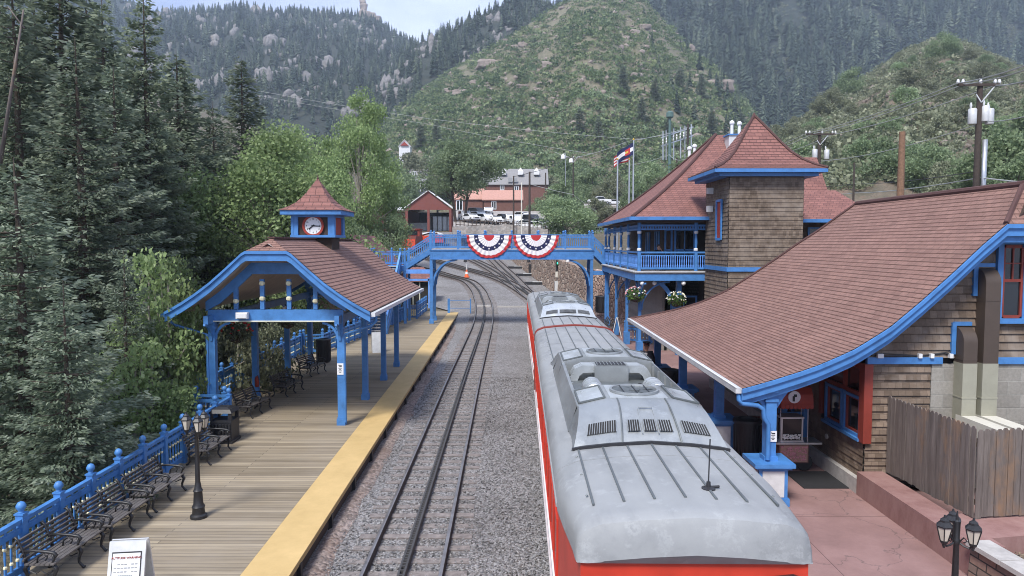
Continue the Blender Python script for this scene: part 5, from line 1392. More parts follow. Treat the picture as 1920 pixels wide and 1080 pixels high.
# tower
TXL, TXR, TY0, TY1 = 10.2, 13.68, 34.0, 38.0
mb = MB(); mb.keepn = True
lap(mb, lambda u, o, z: (u, TY0 - o, z), lambda z: TXL, lambda z: TXR, .15, 9.55, .21, .035); lap(mb, lambda u, o, z: (TXL - o, u, z), lambda z: TY0, lambda z: TY1, .15, 9.55, .21, .035); lap(mb, lambda u, o, z: (TXR + o, u, z), lambda z: TY0, lambda z: TY1, .15, 9.55, .21, .035)
tw = mb.build('tower_wall', M['tower_shingle'], ud)
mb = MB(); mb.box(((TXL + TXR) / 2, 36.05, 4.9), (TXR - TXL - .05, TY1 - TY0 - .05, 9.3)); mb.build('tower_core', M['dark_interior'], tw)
mb = MB(); mb.box(((TXL + TXR) / 2, TY0 - .04, 4.93), (TXR - TXL + .14, .1, .2)); mb.box((TXL - .04, 36, 4.93), (.1, 3.98, .2)); mb.build('tower_band', M['blue_paint'], tw)
mb = MB(); mb.keepn = True
tcx, tcy = 11.95, 36.0; pr = [(2.6, 9.62), (2.2, 9.8), (1.75, 10.1), (1.35, 10.5), (1.0, 10.98), (.65, 11.5), (.3, 12.02), (.03, 12.4)]
for i in range(len(pr) - 1):
    (a, za), (c, zc) = pr[i], pr[i + 1]
    for k in range(3):
        a1, a2 = lerp(a, c, k / 3), lerp(a, c, (k + 1) / 3); z1, z2 = lerp(za, zc, k / 3), lerp(za, zc, (k + 1) / 3)
        for rot in range(4):
            ca, sa = round(math.cos(rot * math.pi / 2)), round(math.sin(rot * math.pi / 2)); rr = lambda x, y, z: (tcx + x * ca - y * sa, tcy + x * sa + y * ca, z)
            v0 = i * .66 + k * .22
            mb.add([rr(-a1, -a1, z1 + .02), rr(a1, -a1, z1 + .02), rr(a2, -a2, z2), rr(-a2, -a2, z2), rr(-a1, -a1, z1 - .02), rr(a1, -a1, z1 - .02)], [(0, 1, 2, 3), (4, 5, 1, 0)], [[(-a1, v0), (a1, v0), (a2, v0 + .21), (-a2, v0 + .21)], [(-a1, v0)] * 4])
mb.build('tower_roof', M['roof_shingle_far'], tw)
mb = MB()
for s in ((-1, -1), (1, -1)): mb.tube([(tcx + s[0] * a, tcy + s[1] * a, z + .03) for a, z in pr], .07, 6)
mb.lathe([(.08, 12.35), (.1, 12.45), (.02, 12.6)], (tcx, tcy, 0), 8); mb.build('tower_hip_cap', M['roof_shingle_far'], tw)
mb = MB(); mb.box((tcx, tcy, 9.52), (5.2, 5.2, .16)); mb.box((tcx, tcy, 9.36), (4.6, 4.6, .16)); mb.build('tower_eave', M['blue_paint'], tw)
q = MB(); q.box((TXL - .05, 35.35, 7.3), (.03, .75, 1.75)); wi = q.build('tower_window', M['red_panel'], tw)
q = MB()
for y in (34.93, 35.77): q.box((TXL - .09, y, 7.3), (.07, .12, 1.95))
for z in (6.36, 8.24): q.box((TXL - .09, 35.35, z), (.068, .72, .12))
q.build('window_frame', M['blue_paint'], tw)
for z in (8.8, 7.9): q = MB(); q.box((TXL - .2, 36.6, z), (.3, .2, .3)); q.build('wall_lamp', M['gutter_grey'], tw)
# vents
def vent(x, y, z0, h, r=.14):
    q = MB(); q.lathe([(r, 0), (r, h - .25), (r * 1.05, h - .25), (r * 1.6, h - .2), (r * 1.6, h - .1), (r * .6, h)], (x, y, z0), 12); q.build('roof_vent', M['white_paint'], ud)
vent(11.35, 46.5, 10.9, 1.45, .1); vent(11.75, 46.8, 10.9, 1.65, .1)
q = MB(); q.box((13.2, 43.2, 11.9), (.9, .9, 1.2)); ch = q.build('chimney_box', M['gutter_grey'], ud)
q = MB(); q.box((13.2, 43.2, 12.54), (1.05, 1.05, .08)); q.build('chimney_cap', M['blue_paint'], ch)
vent(12.98, 43.0, 12.5, .9, .09); vent(13.42, 43.0, 12.5, .85, .09)
# benches by the depot
for i, (x, y, lab) in enumerate(((6.3, 49.6, 'dark bench beyond the white folding sign, by the stone wall'), (6.35, 47.6, 'dark bench just behind the white folding sign'))):
    o = copy_tree(bp); place(o, True, (x, y, .15), 3.14, 1, lab)
# ================= people =================
def skin_body(name, joints, edges, root, mat, parent, sub=2):
    me = bpy.data.meshes.new(name); names = list(joints)
    me.from_pydata([Vector(joints[k][0]) for k in names], [(names.index(a), names.index(b_)) for a, b_ in edges], [])
    o = bpy.data.objects.new(name, me); COL.objects.link(o)
    sk = o.modifiers.new('Skin', 'SKIN'); sk.use_smooth_shade = True
    for i, k in enumerate(names):
        r_ = joints[k][1]; me.skin_vertices[0].data[i].radius = (r_, r_) if not isinstance(r_, tuple) else r_
    me.skin_vertices[0].data[names.index(root)].use_root = True
    o.modifiers.new('Subsurf', 'SUBSURF').levels = sub; o.modifiers['Subsurf'].render_levels = sub
    dg = bpy.context.evaluated_depsgraph_get(); m2 = bpy.data.meshes.new_from_object(o.evaluated_get(dg)); bpy.data.objects.remove(o)
    o = bpy.data.objects.new(name, m2); m2.materials.clear(); m2.materials.append(mat); m2.polygons.foreach_set('use_smooth', [True] * len(m2.polygons)); COL.objects.link(o)
    if parent: adopt(o, parent)
    return o
def person(loc, rz, label, seated=False, jacket='navy_cloth', trousers='navy_cloth', cap=True, arm_up=False):
    t = empty('person', loc, label, 'person')
    hz = 0 if not seated else -.42
    J = {}
    hip_z = .95 if not seated else .5
    dz = hip_z - .95
    J['pelvis'] = ((0, 0, .95 + dz), (.12, .085)); J['waist'] = ((0, .0, 1.12 + dz), (.11, .08)); J['chest'] = ((0, 0, 1.32 + dz), (.125, .085)); J['neck'] = ((0, 0, 1.5 + dz), .055); J['head0'] = ((0, -.015, 1.58 + dz), (.075, .085)); J['head1'] = ((0, -.02, 1.67 + dz), (.082, .1)); J['head2'] = ((0, -.01, 1.75 + dz), (.062, .075)); J['nose'] = ((0, -.125, 1.645 + dz), .016)
    E = [('pelvis', 'waist'), ('waist', 'chest'), ('chest', 'neck'), ('neck', 'head0'), ('head0', 'head1'), ('head1', 'head2'), ('head1', 'nose')]
    for s, n in ((-1, 'l'), (1, 'r')):
        J['ear' + n] = ((s * .088, .01, 1.65 + dz), .018); E.append(('head1', 'ear' + n))
        J['sh' + n] = ((s * .19, 0, 1.43 + dz), .062)
        if arm_up and s > 0: el, wr, hd = (.27, -.2, 1.2 + dz), (.1, -.22, 1.45 + dz), (.05, -.19, 1.54 + dz)
        else: el, wr, hd = (s * .25, .03, 1.15 + dz), (s * .25, -.07, .92 + dz), (s * .245, -.09, .84 + dz)
        if seated and not (arm_up and s > 0): wr, hd = (s * .2, -.2, 1.0 + dz), (s * .16, -.27, .98 + dz)
        J['el' + n] = (el, .045); J['wr' + n] = (wr, .028); J['hd' + n] = (hd, (.03, .022)); E += [('chest', 'sh' + n), ('sh' + n, 'el' + n), ('el' + n, 'wr' + n), ('wr' + n, 'hd' + n)]
        d = (Vector(hd) - Vector(wr)).normalized(); sd = Vector((1, 0, 0)) if abs(d.x) < .8 else Vector((0, 1, 0))
        for k in range(4): f = Vector(hd) + d * (.07 + .01 * (1.5 - abs(k - 1.5))) + sd * (k - 1.5) * .019 + Vector((0, -.012, 0)); J[f'f{n}{k}'] = (tuple(f), .0085); E.append(('hd' + n, f'f{n}{k}'))
        J['th' + n] = (tuple(Vector(hd) + d * .03 - sd * s * .045 + Vector((0, -.02, 0))), .009); E.append(('hd' + n, 'th' + n))
        if seated: kn, an, ft = (s * .11, -.43, .5), (s * .11, -.42, .09), (s * .11, -.58, .04)
        else: kn, an, ft = (s * .1, -.01, .52), (s * .105, .02, .09), (s * .115, -.15, .04)
        J['th_' + n] = ((s * .095, 0, .88 + dz), .085); J['kn' + n] = (kn, .056); J['an' + n] = (an, .038); J['ft' + n] = (ft, .04)
        E += [('pelvis', 'th_' + n), ('th_' + n, 'kn' + n), ('kn' + n, 'an' + n), ('an' + n, 'ft' + n)]
    skin_body('body', J, E, 'pelvis', M['skin'], t)
    g = .022
    def gr(k, e=g): r_ = J[k][1]; r_ = r_ if isinstance(r_, tuple) else (r_, r_); return (J[k][0], (r_[0] + e, r_[1] + e))
    K = {k: gr(k, .062) for k in ('waist', 'chest')}; K['pelvis'] = ((0, 0, .86 + dz), (.185, .15)); K['collar'] = ((0, 0, 1.47 + dz), (.085, .085)); EE = [('pelvis', 'waist'), ('waist', 'chest'), ('chest', 'collar')]
    for n in 'lr':
        for k in ('sh', 'el'): K[k + n] = gr(k + n, .028)
        w_ = Vector(J['el' + n][0]).lerp(Vector(J['wr' + n][0]), .92); K['cf' + n] = (tuple(w_), .045); EE += [('chest', 'sh' + n), ('sh' + n, 'el' + n), ('el' + n, 'cf' + n)]
    skin_body('jacket', K, EE, 'pelvis', M[jacket], t)
    K = {'pelvis': ((0, 0, .97 + dz), (.165, .13)), 'waist': ((0, 0, 1.06 + dz), (.15, .12))}; EE = [('waist', 'pelvis')]
    for n in 'lr':
        for k in ('th_', 'kn', 'an'): K[k + n] = gr(k + n, .02)
        EE += [('pelvis', 'th_' + n), ('th_' + n, 'kn' + n), ('kn' + n, 'an' + n)]
    skin_body('trousers', K, EE, 'pelvis', M[trousers], t)
    if not arm_up:
        q = MB(); q.prism([(-.05, 1.44 + dz), (.05, 1.44 + dz), (.015, 1.2 + dz), (-.015, 1.2 + dz)], lambda u, v, w: (u + loc[0], loc[1] + w - .168 - (1.44 + dz - v) * -.0 , v + loc[2]), -.012, .01); q.build('shirt', M['flag_white'], t)
        q = MB(); q.box((loc[0], loc[1] - .185, loc[2] + 1.32 + dz), (.035, .01, .2)); q.build('tie', M['navy_cloth'], t)
    for s in (-1, 1): q = MB(); q.lathe([(.001, -.012), (.012, 0), (.001, .012)], (loc[0] + s * .034, loc[1] - .108, loc[2] + 1.675 + dz), 6); q.build('eye', M['black_plastic'], t)
    q = MB(); q.box((loc[0], loc[1] - .105, loc[2] + 1.605 + dz), (.05, .012, .012)); q.build('mouth', M['salmon_roof'], t)
    cc = (loc[0], loc[1], loc[2] + dz)
    q = MB(); q.lathe([(.096, 1.64), (.104, 1.68), (.1, 1.74), (.07, 1.80), (.02, 1.815)], (cc[0], cc[1] + .03, cc[2]), 14); q.build('hair', M['black_plastic' if cap else 'dark_wood'], t, True)
    if cap:
        q = MB(); q.lathe([(.1, 1.72), (.104, 1.76), (.15, 1.80), (.15, 1.82), (.04, 1.84)], cc, 18); q.box((cc[0], cc[1] - .14, cc[2] + 1.725), (.17, .13, .012)); c_ = q.build('cap', M['navy_cloth'], t, True, 40)
        q = MB(); q.lathe([(.106, 1.725), (.11, 1.745), (.106, 1.765)], cc, 18, cap=False); q.box((cc[0], cc[1] - .112, cc[2] + 1.765), (.05, .01, .03)); q.build('cap_band', M['red_trim'], c_)
    t.rotation_euler = (0, 0, rz); return t
person((5.44, 28.9, .15), -.3, 'conductor in a dark peaked cap, dark jacket and white shirt standing between train and depot').scale = (1.12, 1.12, 1.12)
person(tuple(at(1235, 463, 39.3) + Vector((0, 0, -1.22))), .2, 'seated person in dark clothes with a hand raised to the face on the balcony', True, 'navy_cloth', 'navy_cloth', False, True)
cp = at(1235, 463, 39.45); t = empty('balcony_chair', (cp.x, cp.y, 4.68), 'dark chair under the seated person on the balcony', 'chair')
q = MB(); q.box((cp.x, cp.y, 5.06), (.44, .44, .05)); q.build('seat', M['dark_wood'], t)
q = MB(); q.box((cp.x, cp.y + .2, 5.35), (.44, .04, .5)); q.build('backrest', M['dark_wood'], t)
for a in (-.19, .19):
    for c in (-.19, .19): q = MB(); q.box((cp.x + a, cp.y + c, 4.86), (.04, .04, .36)); q.build('leg', M['dark_wood'], t)
# ================= footbridge =================
br = empty('footbridge', (0, 52.7, 0), 'blue timber footbridge spanning the tracks with stairs at both ends', 'footbridge')
BY0, BY1, BZ = 51.7, 53.8, 5.72
q = MB(); q.box((0, (BY0 + BY1) / 2, BZ + .02), (11.6, BY1 - BY0 + .1, .1)); q.build('deck', M['concrete'], br)
for y in (BY0, BY1):
    q = MB(); q.box((0, y, 5.36), (11.7, .16, .62)); q.box((0, y - .02, 5.69), (11.72, .24, .07)); q.box((0, y - .02, 5.04), (11.72, .24, .06)); gi = q.build('girder', M['blue_paint'], br)
make_railing('x', [(-5.8, BY0, BZ + .05), (5.75, BY0, BZ + .05)], None, parent=br, spacing=1.92, balu=.145, knob=False, maxb=72, rail_h=1.0, post_h=1.12)
make_railing('x', [(-5.8, BY1, BZ + .05), (5.75, BY1, BZ + .05)], None, parent=br, spacing=1.92, balu=.145, knob=False, maxb=0, rail_h=1.0, post_h=1.12)
for x in (-5.8, 5.72):
    s = 1 if x < 0 else -1
    for y in (BY0, BY1):
        q = MB(); q.box((x, y, 2.85), (.2, .2, 5.0)); q.box((x, y, .55), (.32, .32, .3)); q.box((x + s * .1 - .0, y, 3.2), (.04, .26, 3.0)); po = q.build('pillar', M['blue_paint'], br)
        q = MB(); arc = [(x + s * (.12 + 1.6 * (1 - math.cos(t))), y, 3.1 + 1.85 * math.sin(t)) for t in np.linspace(0, math.pi / 2, 10)]
        for u, v in zip(arc, arc[1:]): q.bar(u, v, .1, .13)
        q.build('arch_brace', M['blue_paint'], po)
    q = MB(); q.box((x, (BY0 + BY1) / 2, 4.2), (.14, BY1 - BY0 - .2, .2)); q.build('cross_beam', M['blue_paint'], br)
for x in (-3.35, 1.2, 4.0):
    q = MB(); q.lathe([(.02, -.2), (.13, -.14), (.1, 0)], (x, BY0 - .1, 5.0), 10); q.build('lamp', M['black_plastic'] if x < 3 else M['globe_white'], br)
def flight(a, b_, width_vec, n, name='stairs'):
    a, b_, w = Vector(a), Vector(b_), Vector(width_vec)
    for k in range(n):
        p, r_ = a.lerp(b_, k / n), a.lerp(b_, (k + 1) / n); z = p.z
        q = MB(); d = Vector((r_.x - p.x, r_.y - p.y, 0))
        q.hexa([tuple(Vector((v.x, v.y, z - .06))) for v in (p, p + d, p + d + w, p + w)], [tuple(Vector((v.x, v.y, z))) for v in (p, p + d, p + d + w, p + w)]); q.build('tread', M['concrete'], br)
    for s in (0, 1):
        o = w * s; q = MB(); q.bar(a + o + Vector((0, 0, -.1)), b_ + o + Vector((0, 0, -.1)), .09, .36); q.build('stringer', M['blue_paint'], br)
        q = MB(); U = Vector((0, 0, 1)); q.bar(a + o + U * .95, b_ + o + U * .95, .12, .1); q.bar(a + o + U * .78, b_ + o + U * .78, .06, .07); q.bar(a + o + U * .2, b_ + o + U * .2, .06, .07); q.build('stair_rail', M['light_blue_paint'] if (b_ - a).y < -1 else M['blue_paint'], br)
        q = MB(); m = int((b_ - a).length / .16)
        for k in range(m): p = a.lerp(b_, (k + .5) / m) + o; q.box((p.x, p.y, p.z + .49), (.04, .04, .58))
        tag(q.build('stair_baluster', M['blue_paint'], br), kind='stuff')
        for e in (a, b_): q = MB(); p = e + o; q.box((p.x, p.y, p.z + .5), (.15, .15, 1.15)); q.build('newel_post', M['blue_paint'], br); q = MB(); finial(q, (p.x, p.y, p.z + 1.08)); q.build('finial', M['blue_paint'], br)
LZ = 4.55
flight((-5.85, BY0, BZ), (-7.7, BY0, LZ), (0, BY1 - BY0, 0), 7)
q = MB(); q.box((-9.0, 52.75, LZ - .08), (2.75, 2.3, .16)); q.box((-9.0, BY0 - .05, LZ - .24), (2.75, .12, .3)); q.build('landing', M['blue_paint'], br)
make_railing('x', [(-10.3, 53.9, LZ), (-7.7, 53.9, LZ)], None, parent=br, spacing=1.3, knob=False, maxb=20); make_railing('x', [(-10.35, BY0, LZ), (-10.35, 53.8, LZ)], None, parent=br, spacing=1.1, knob=False, maxb=20)
flight((-10.1, BY0 - .1, LZ), (-10.1, 45.6, .45), (2.1, 0, 0), 24)
for x in (-7.7, -10.3):
    for y in (BY0, 53.8): q = MB(); q.box((x, y, 2.4), (.18, .18, 4.1)); q.build('landing_post', M['blue_paint'], br)
q = MB()
for z in (3.55, ): q.box((-6.75, BY0, z), (1.7, .1, .14))
q.box((-6.75, BY0, 4.15), (1.9, .14, .3)); q.box((-7.52, BY0, 2.6), (.1, .1, 2.2)); q.box((-5.98, BY0, 2.6), (.1, .1, 2.2)); q.build('portal_frame', M['light_blue_paint'], br)
flight((5.8, BY0, BZ), (6.8, BY0, 4.75), (0, BY1 - BY0, 0), 5)
q = MB(); q.box((6.2, BY0, 4.05), (1.1, .14, .3)); q.box((6.75, BY0, 2.2), (.16, .16, 4.0)); q.build('end_frame', M['blue_paint'], br)
# buntings
def bunting(cx, label):
    z0 = BZ + 1.03; y = BY0 - .16; Rr = 1.62
    t = empty('pleated_bunting', (cx, y, z0), label, 'bunting', 'half round buntings on the footbridge')
    def ring(name, r0, r1, mat, parent, dy=0.0, a0=0, a1=math.pi, n=72):
        rows = []
        for r_ in (r0, (r0 + r1) / 2, r1):
            row = []
            for k in range(n + 1):
                a = lerp(a0, a1, k / n); pl = .035 * math.sin(a * 26) * (r_ / Rr); rr = r_ * (1 + .012 * math.sin(a * 26 + 1) + (.03 * noise.noise((a * 3, cx, 0))))
                row.append((cx + rr * math.cos(a), y + pl - .03 * (1 - r_ / Rr) + dy, z0 - rr * math.sin(a) * .98 - .05 * math.sin(a)))
            rows.append(row)
        q = MB(); q.grid(rows, ); return q.build(name, mat, parent, True)
    ring('red_border', 1.42, Rr, M['flag_red'], t); ring('white_band', 1.08, 1.425, M['flag_white'], t); nb = ring('navy_band', .78, 1.085, M['flag_blue'], t); ring('inner_white', .36, .785, M['flag_white'], t); ring('red_centre', .0, .365, M['flag_red'], t)
    for k in range(7):
        a = lerp(.22, math.pi - .22, k / 6); r_ = .93; c = Vector((cx + r_ * math.cos(a), y - .06, z0 - r_ * math.sin(a) * .98 - .05)); q = MB()
        q.add([(c.x + (.085 if j % 2 == 0 else .035) * math.sin(j * math.pi / 5), c.y, c.z + (.085 if j % 2 == 0 else .035) * math.cos(j * math.pi / 5)) for j in range(10)] + [(c.x, c.y - .01, c.z)], [(j, (j + 1) % 10, 10) for j in range(10)]); q.build('star', M['flag_white'], nb)
b1, b2 = at(917, 440, 51.5), at(1005, 440, 51.5)
bunting(b1.x, 'left of two red white and navy pleated buntings on the footbridge'); bunting(b2.x, 'right of two red white and navy pleated buntings on the footbridge')
# ================= walls, signals, small yard things =================
def wall_along(pts, h, mat, name, label, cat='wall', th=.5):
    q = MB(); P = [Vector(p) for p in pts]
    n = 0; fine = []
    for a, c in zip(P, P[1:]):
        m = max(1, int((c - a).length / 1.0))
        fine += [a.lerp(c, k / m) for k in range(m)]
    fine.append(P[-1]); rows = []
    for i, p in enumerate(fine):
        t = fine[min(i + 1, len(fine) - 1)] - fine[max(i - 1, 0)]; t.z = 0; t.normalize(); nrm = Vector((-t.y, t.x, 0))
        hh = h(i / (len(fine) - 1)) if callable(h) else h; hh += .15 * noise.noise((i * .7, 0, 2))
        jit = lambda k: .07 * noise.noise((i * .9, k * .8, 5))
        rows.append([tuple(p + nrm * (.1 + jit(0)) - Vector((0, 0, .3))), tuple(p + nrm * jit(1) + Vector((0, 0, hh * .35))), tuple(p + nrm * jit(2) + Vector((0, 0, hh * .7))), tuple(p + Vector((0, 0, hh))), tuple(p - nrm * th + Vector((0, 0, hh + .03))), tuple(p - nrm * th - Vector((0, 0, .3)))])
    q.grid(rows); return tag(q.build(name, M[mat], smooth=False), label, cat)
W = [ong(1103, 592), ong(1076, 572), ong(1033, 544), ong(1014, 531), ong(986, 508), ong(968, 495), ong(956, 484)]
wall_along([p for p in W], lambda t: 3.6 - .8 * t, 'rubble_stone', 'rubble_wall', 'long tan rubble stone retaining wall curving away beside the yard tracks', 'stone wall')
wall_along([(8.6, 50.5, .15), (7.9, 54.5, .2), (6.6, 58.5, .4)], 3.6, 'pink_stone', 'rough_stone_wall', 'rough pinkish stone wall behind the black bin under the bridge end', 'stone wall')
# the yard behind the rubble wall rises to the depot terrace
q = MB(); q.grid([[(p.x + .4 + k * 4.5, p.y + k * .8, p.z + lerp(3.45, 2.75, i / 6) + k * .3) for k in range(5)] for i, p in enumerate(W)]); tag(q.build('terrace_ground', M['valley_ground']), 'brown earth terrace above the rubble wall', 'ground', kind='structure')
def signal(p, h, label, green):
    t = empty('rail_signal', p, label, 'signal', 'signals by the rubble wall'); x, y, z = p
    q = MB(); q.box((x, y, z + .65), (.62, .5, 1.3)); q.build('cabinet', M['gutter_grey' if green else 'black_plastic'], t)
    q = MB(); q.tube([(x, y, z + 1.2), (x, y, z + h - .9)], .06, 8); q.build('mast', M['galvanised'], t)
    q = MB(); q.box((x, y - .05, z + h - 1.35), (.5, .1, .55)); q.build('number_plate', M['duct_cream'], t)
    q = MB(); q.box((x, y, z + h - .5), (.42, .2, 1.05)); 
    for dz in (.25, -.1): q.lathe([(.16, -.2), (.15, 0)], (x, y - .1, z + h - .5 + dz), 12, 'y', cap=False)
    hd = q.build('signal_head', M['black_plastic'], t)
    if green: q = MB(); q.lathe([(.12, -.02), (.001, -.05)], (x, y - .1, z + h - .25), 12, 'y'); q.build('lens', M['green_lamp'], hd)
signal(ong(1046, 552), 3.3, 'railway signal showing a green light above a pale plate', True)
signal(ong(996, 516), 3.4, 'dark unlit railway signal farther along the rubble wall', False)
p = ong(875, 520); t = empty('traffic_cone', p, 'orange traffic cone with white collar between the curving tracks', 'traffic cone'); x, y, z = p
q = MB(); q.box((x, y, z + .05), (.62, .62, .08)); q.lathe([(.24, .08), (.1, .8), (.08, .9)], p, 14); q.build('body', M['orange_plastic'], t)
q = MB(); q.lathe([(.187, .38), (.135, .65)], p, 14, cap=False); q.build('collar', M['white_paint'], t)
q = MB(); q.tube([(x, y, z + .9), (x, y, z + 1.5)], .09, 8); q.build('sleeve', M['gutter_grey'], t)
for (px, py, w) in ((800, 533, 5.0),):   # small brown roofed kiosk beyond the stairs
    p = at(782, 560, 66); t = empty('kiosk', (p.x, p.y, .3), 'small kiosk with brown shingle roof seen under the footbridge stairs', 'kiosk')
    c = Vector((p.x, 66, 0)); q = MB(); hip(q, [(c.x - 1.9, 64.5, 2.75), (c.x + 1.7, 64.5, 2.75), (c.x + 1.7, 68, 2.75), (c.x - 1.9, 68, 2.75)], [(c.x - .8, 66.2, 4.0), (c.x + .6, 66.2, 4.0)], n=8); q.build('roof', M['roof_shingle_far'], t)
    q = MB(); q.box((c.x, 66.3, 1.4), (2.8, 2.8, 2.6)); q.build('wall', M['dark_interior'], t)
    q = MB()
    for dx in (-1.3, -.2, .4, 1.3): q.box((c.x + dx, 64.8, 1.4), (.1, .1, 2.6))
    q.build('post', M['pale_trim'], t)
# hut roof behind the shelter
q0 = at(688, 470, 60); t = empty('hut', (q0.x, 60, .3), 'brown gable roofed hut behind the clock shelter', 'hut'); c = q0
HX = at(676, 440, 60).x; HZ = 6.85; q = MB()
for s in (-1, 1): q.grid([[(HX + s * d, 56, HZ - d * 1.0 + .0), (HX + s * d, 66, HZ - d * 1.0)] for d in np.linspace(2.9, 0, 12)])
q.build('roof', M['roof_shingle_far'], t)
q = MB(); q.prism([(HX - 2.5, 0), (HX + 2.5, 0), (HX + 2.5, 4.2), (HX, 6.6), (HX - 2.5, 4.2)], lambda u, v, w: (u, w, v), 56.4, 65.6); q.build('wall', M['wood_shingle_dark'], t)
# blue gate frame at platform end
p = ong(862, 588); t = empty('stair_gate', p, 'thin blue metal frame at the platform end beside the open track', 'gate')
q = MB(); x, y, z = p
for dx in (-.9, .9): q.box((x + dx, y, z + .6), (.08 if dx > 0 else .2, .08, 1.3))
q.build('gate_post', M['blue_paint'], t)
q = MB()
for zz in (.45, 1.1): q.box((x, y, z + zz), (1.7, .04, .04))
q.build('gate_rail', M['blue_paint'], t)
# ================= engine shed, houses, locomotive =================
S0 = at(700, 445, 168); sz = gz(163) - .1
xL, xR = at(735, 440, 166).x, at(846, 440, 166).x; xm = (xL + xR) / 2
xL = xR - 16.5
t = empty('engine_shed', ((xL + xR) / 2, 170, sz), 'red gabled engine shed with two open bays and white metal roof', 'shed'); xm = (xL + xR) / 2; ze = at(800, 391, 166).z; za = at(800, 358, 166).z
xm = at(803, 360, 166).x; xL = 2 * xm - xR
q = MB(); q.prism([(xL, ze), (xR, ze), (xm, za)], lambda u, v, w: (u, w, v), 166, 166.3); q.build('gable', M['barn_red'], t)
q = MB()
for x in (xL + .2, xm - .0, xR - .2): q.box((x, 166.1, (sz + ze) / 2), (.55, .4, ze - sz))
q.box((xm, 166.1, ze - .15), (xR - xL, .3, .3)); q.build('door_post', M['barn_red'], t)
q = MB(); q.box((xL, 178, (sz + ze) / 2), (.2, 24, ze - sz)); q.box((xR, 178, (sz + ze) / 2), (.2, 24, ze - sz)); q.build('wall', M['barn_red'], t)
q = MB(); q.box((xm, 190, (sz + ze) / 2), (xR - xL, .2, ze - sz)); q.build('back_wall', M['dark_interior'], t)  # near-black wall colour stands in for the shade deep inside the bays
q = MB(); q.box((xm, 178, sz + 2), (.2, 23, 4)); q.box((lerp(xm, xR, .55), 172, sz + 1.9), (4.2, .3, 3.8)); q.box((lerp(xL, xm, .5), 173, sz + 1.3), (5, .3, 2.6)); q.build('inner_partition', M['gutter_grey'], t)
q = MB()
for k in range(4): q.box((lerp(xm, xR, .2) + k * 1.1, 170 + k * .6, sz + 2), (.9, .2, 4.0))
q.build('stored_panel', M['galvanised'], t)
q = MB()
for s in (-1, 1): q.hexa([(xm, 165.6, za + .02), (xm + s * (xm - xL + .5), 165.6, ze - .12), (xm + s * (xm - xL + .5), 191, ze - .12), (xm, 191, za + .02)], [(xm, 165.6, za + .22), (xm + s * (xm - xL + .5), 165.6, ze + .08), (xm + s * (xm - xL + .5), 191, ze + .08), (xm, 191, za + .22)])
q.build('roof', M['white_metal_roof'], t)
q = MB(); x2 = at(690, 365, 172).x; q.hexa([(x2, 169, ze - .4), (xL - .6, 169, ze - .2), (xL - .6, 190, ze + 1.4), (x2, 190, ze + 1.2)], [(x2, 169, ze - .2), (xL - .6, 169, ze), (xL - .6, 190, ze + 1.6), (x2, 190, ze + 1.4)]); q.build('lean_to_roof', M['white_metal_roof'], t)
q = MB(); q.box(((x2 + xL) / 2, 180, (sz + ze - .5) / 2), (xL - x2 - 1, 18, ze - .5 - sz)); q.build('lean_to_wall', M['barn_red'], t)
# red locomotive half hidden by the trees
p = at(776, 452, 118); z = gz(118) - .9; t = empty('locomotive', (p.x, p.y, z), 'red orange locomotive standing half hidden behind the green tree', 'locomotive')
q = MB(); q.box((p.x - .5, 118, z + 2.0), (2.8, 9, 2.4)); q.build('body', M['barn_red'], t)
q = MB(); q.box((p.x - .5, 113.4, z + 1.9), (2.7, .3, 1.6)); q.build('front_panel', M['loco_red'], t)
q = MB(); q.box((p.x - .5, 120.5, z + 3.7), (2.7, 3.6, 1.2)); q.build('cab', M['red_trim'], t)
q = MB(); q.box((p.x - .5, 120.5, z + 4.4), (3.0, 4.0, .16)); q.build('cab_roof', M['red_trim'], t)
q = MB(); q.box((p.x - .5, 118.68, z + 3.75), (2.0, .06, .7)); q.build('cab_window', M['train_glass'], t)
q = MB(); q.box((p.x - .5, 118, z + .5), (2.4, 8.4, .7))
for k in range(4):
    for s in (-1, 1): q.lathe([(.45, -.08), (.45, .08)], (p.x - .5 + s * 1.1, 115 + k * 2, z + .5), 14, 'x')
q.build('running_gear', M['black_iron'], t)
p = at(812, 442, 128); z = gz(128); t = empty('flat_wagon', (p.x, p.y, z), 'low orange wagon under a white tarpaulin before the engine shed', 'wagon')
q = MB(); q.box((p.x, 128, z + 1.1), (4.2, 6, 1.2)); q.build('body', M['loco_red'], t)
q = MB(); q.grid([[(p.x - 2.3 + 4.6 * a / 10, 125 + 6 * b_ / 8, z + 1.75 + .55 * math.sin(math.pi * a / 10) + .25 * noise.noise((a * .8, b_ * .8, 1))) for a in range(11)] for b_ in range(9)], thick=.1); q.build('tarpaulin', M['tarp_white'], t)
q = MB(); q.box((p.x, 128, z + .3), (3.4, 5.4, .4)); q.build('underframe', M['black_iron'], t)
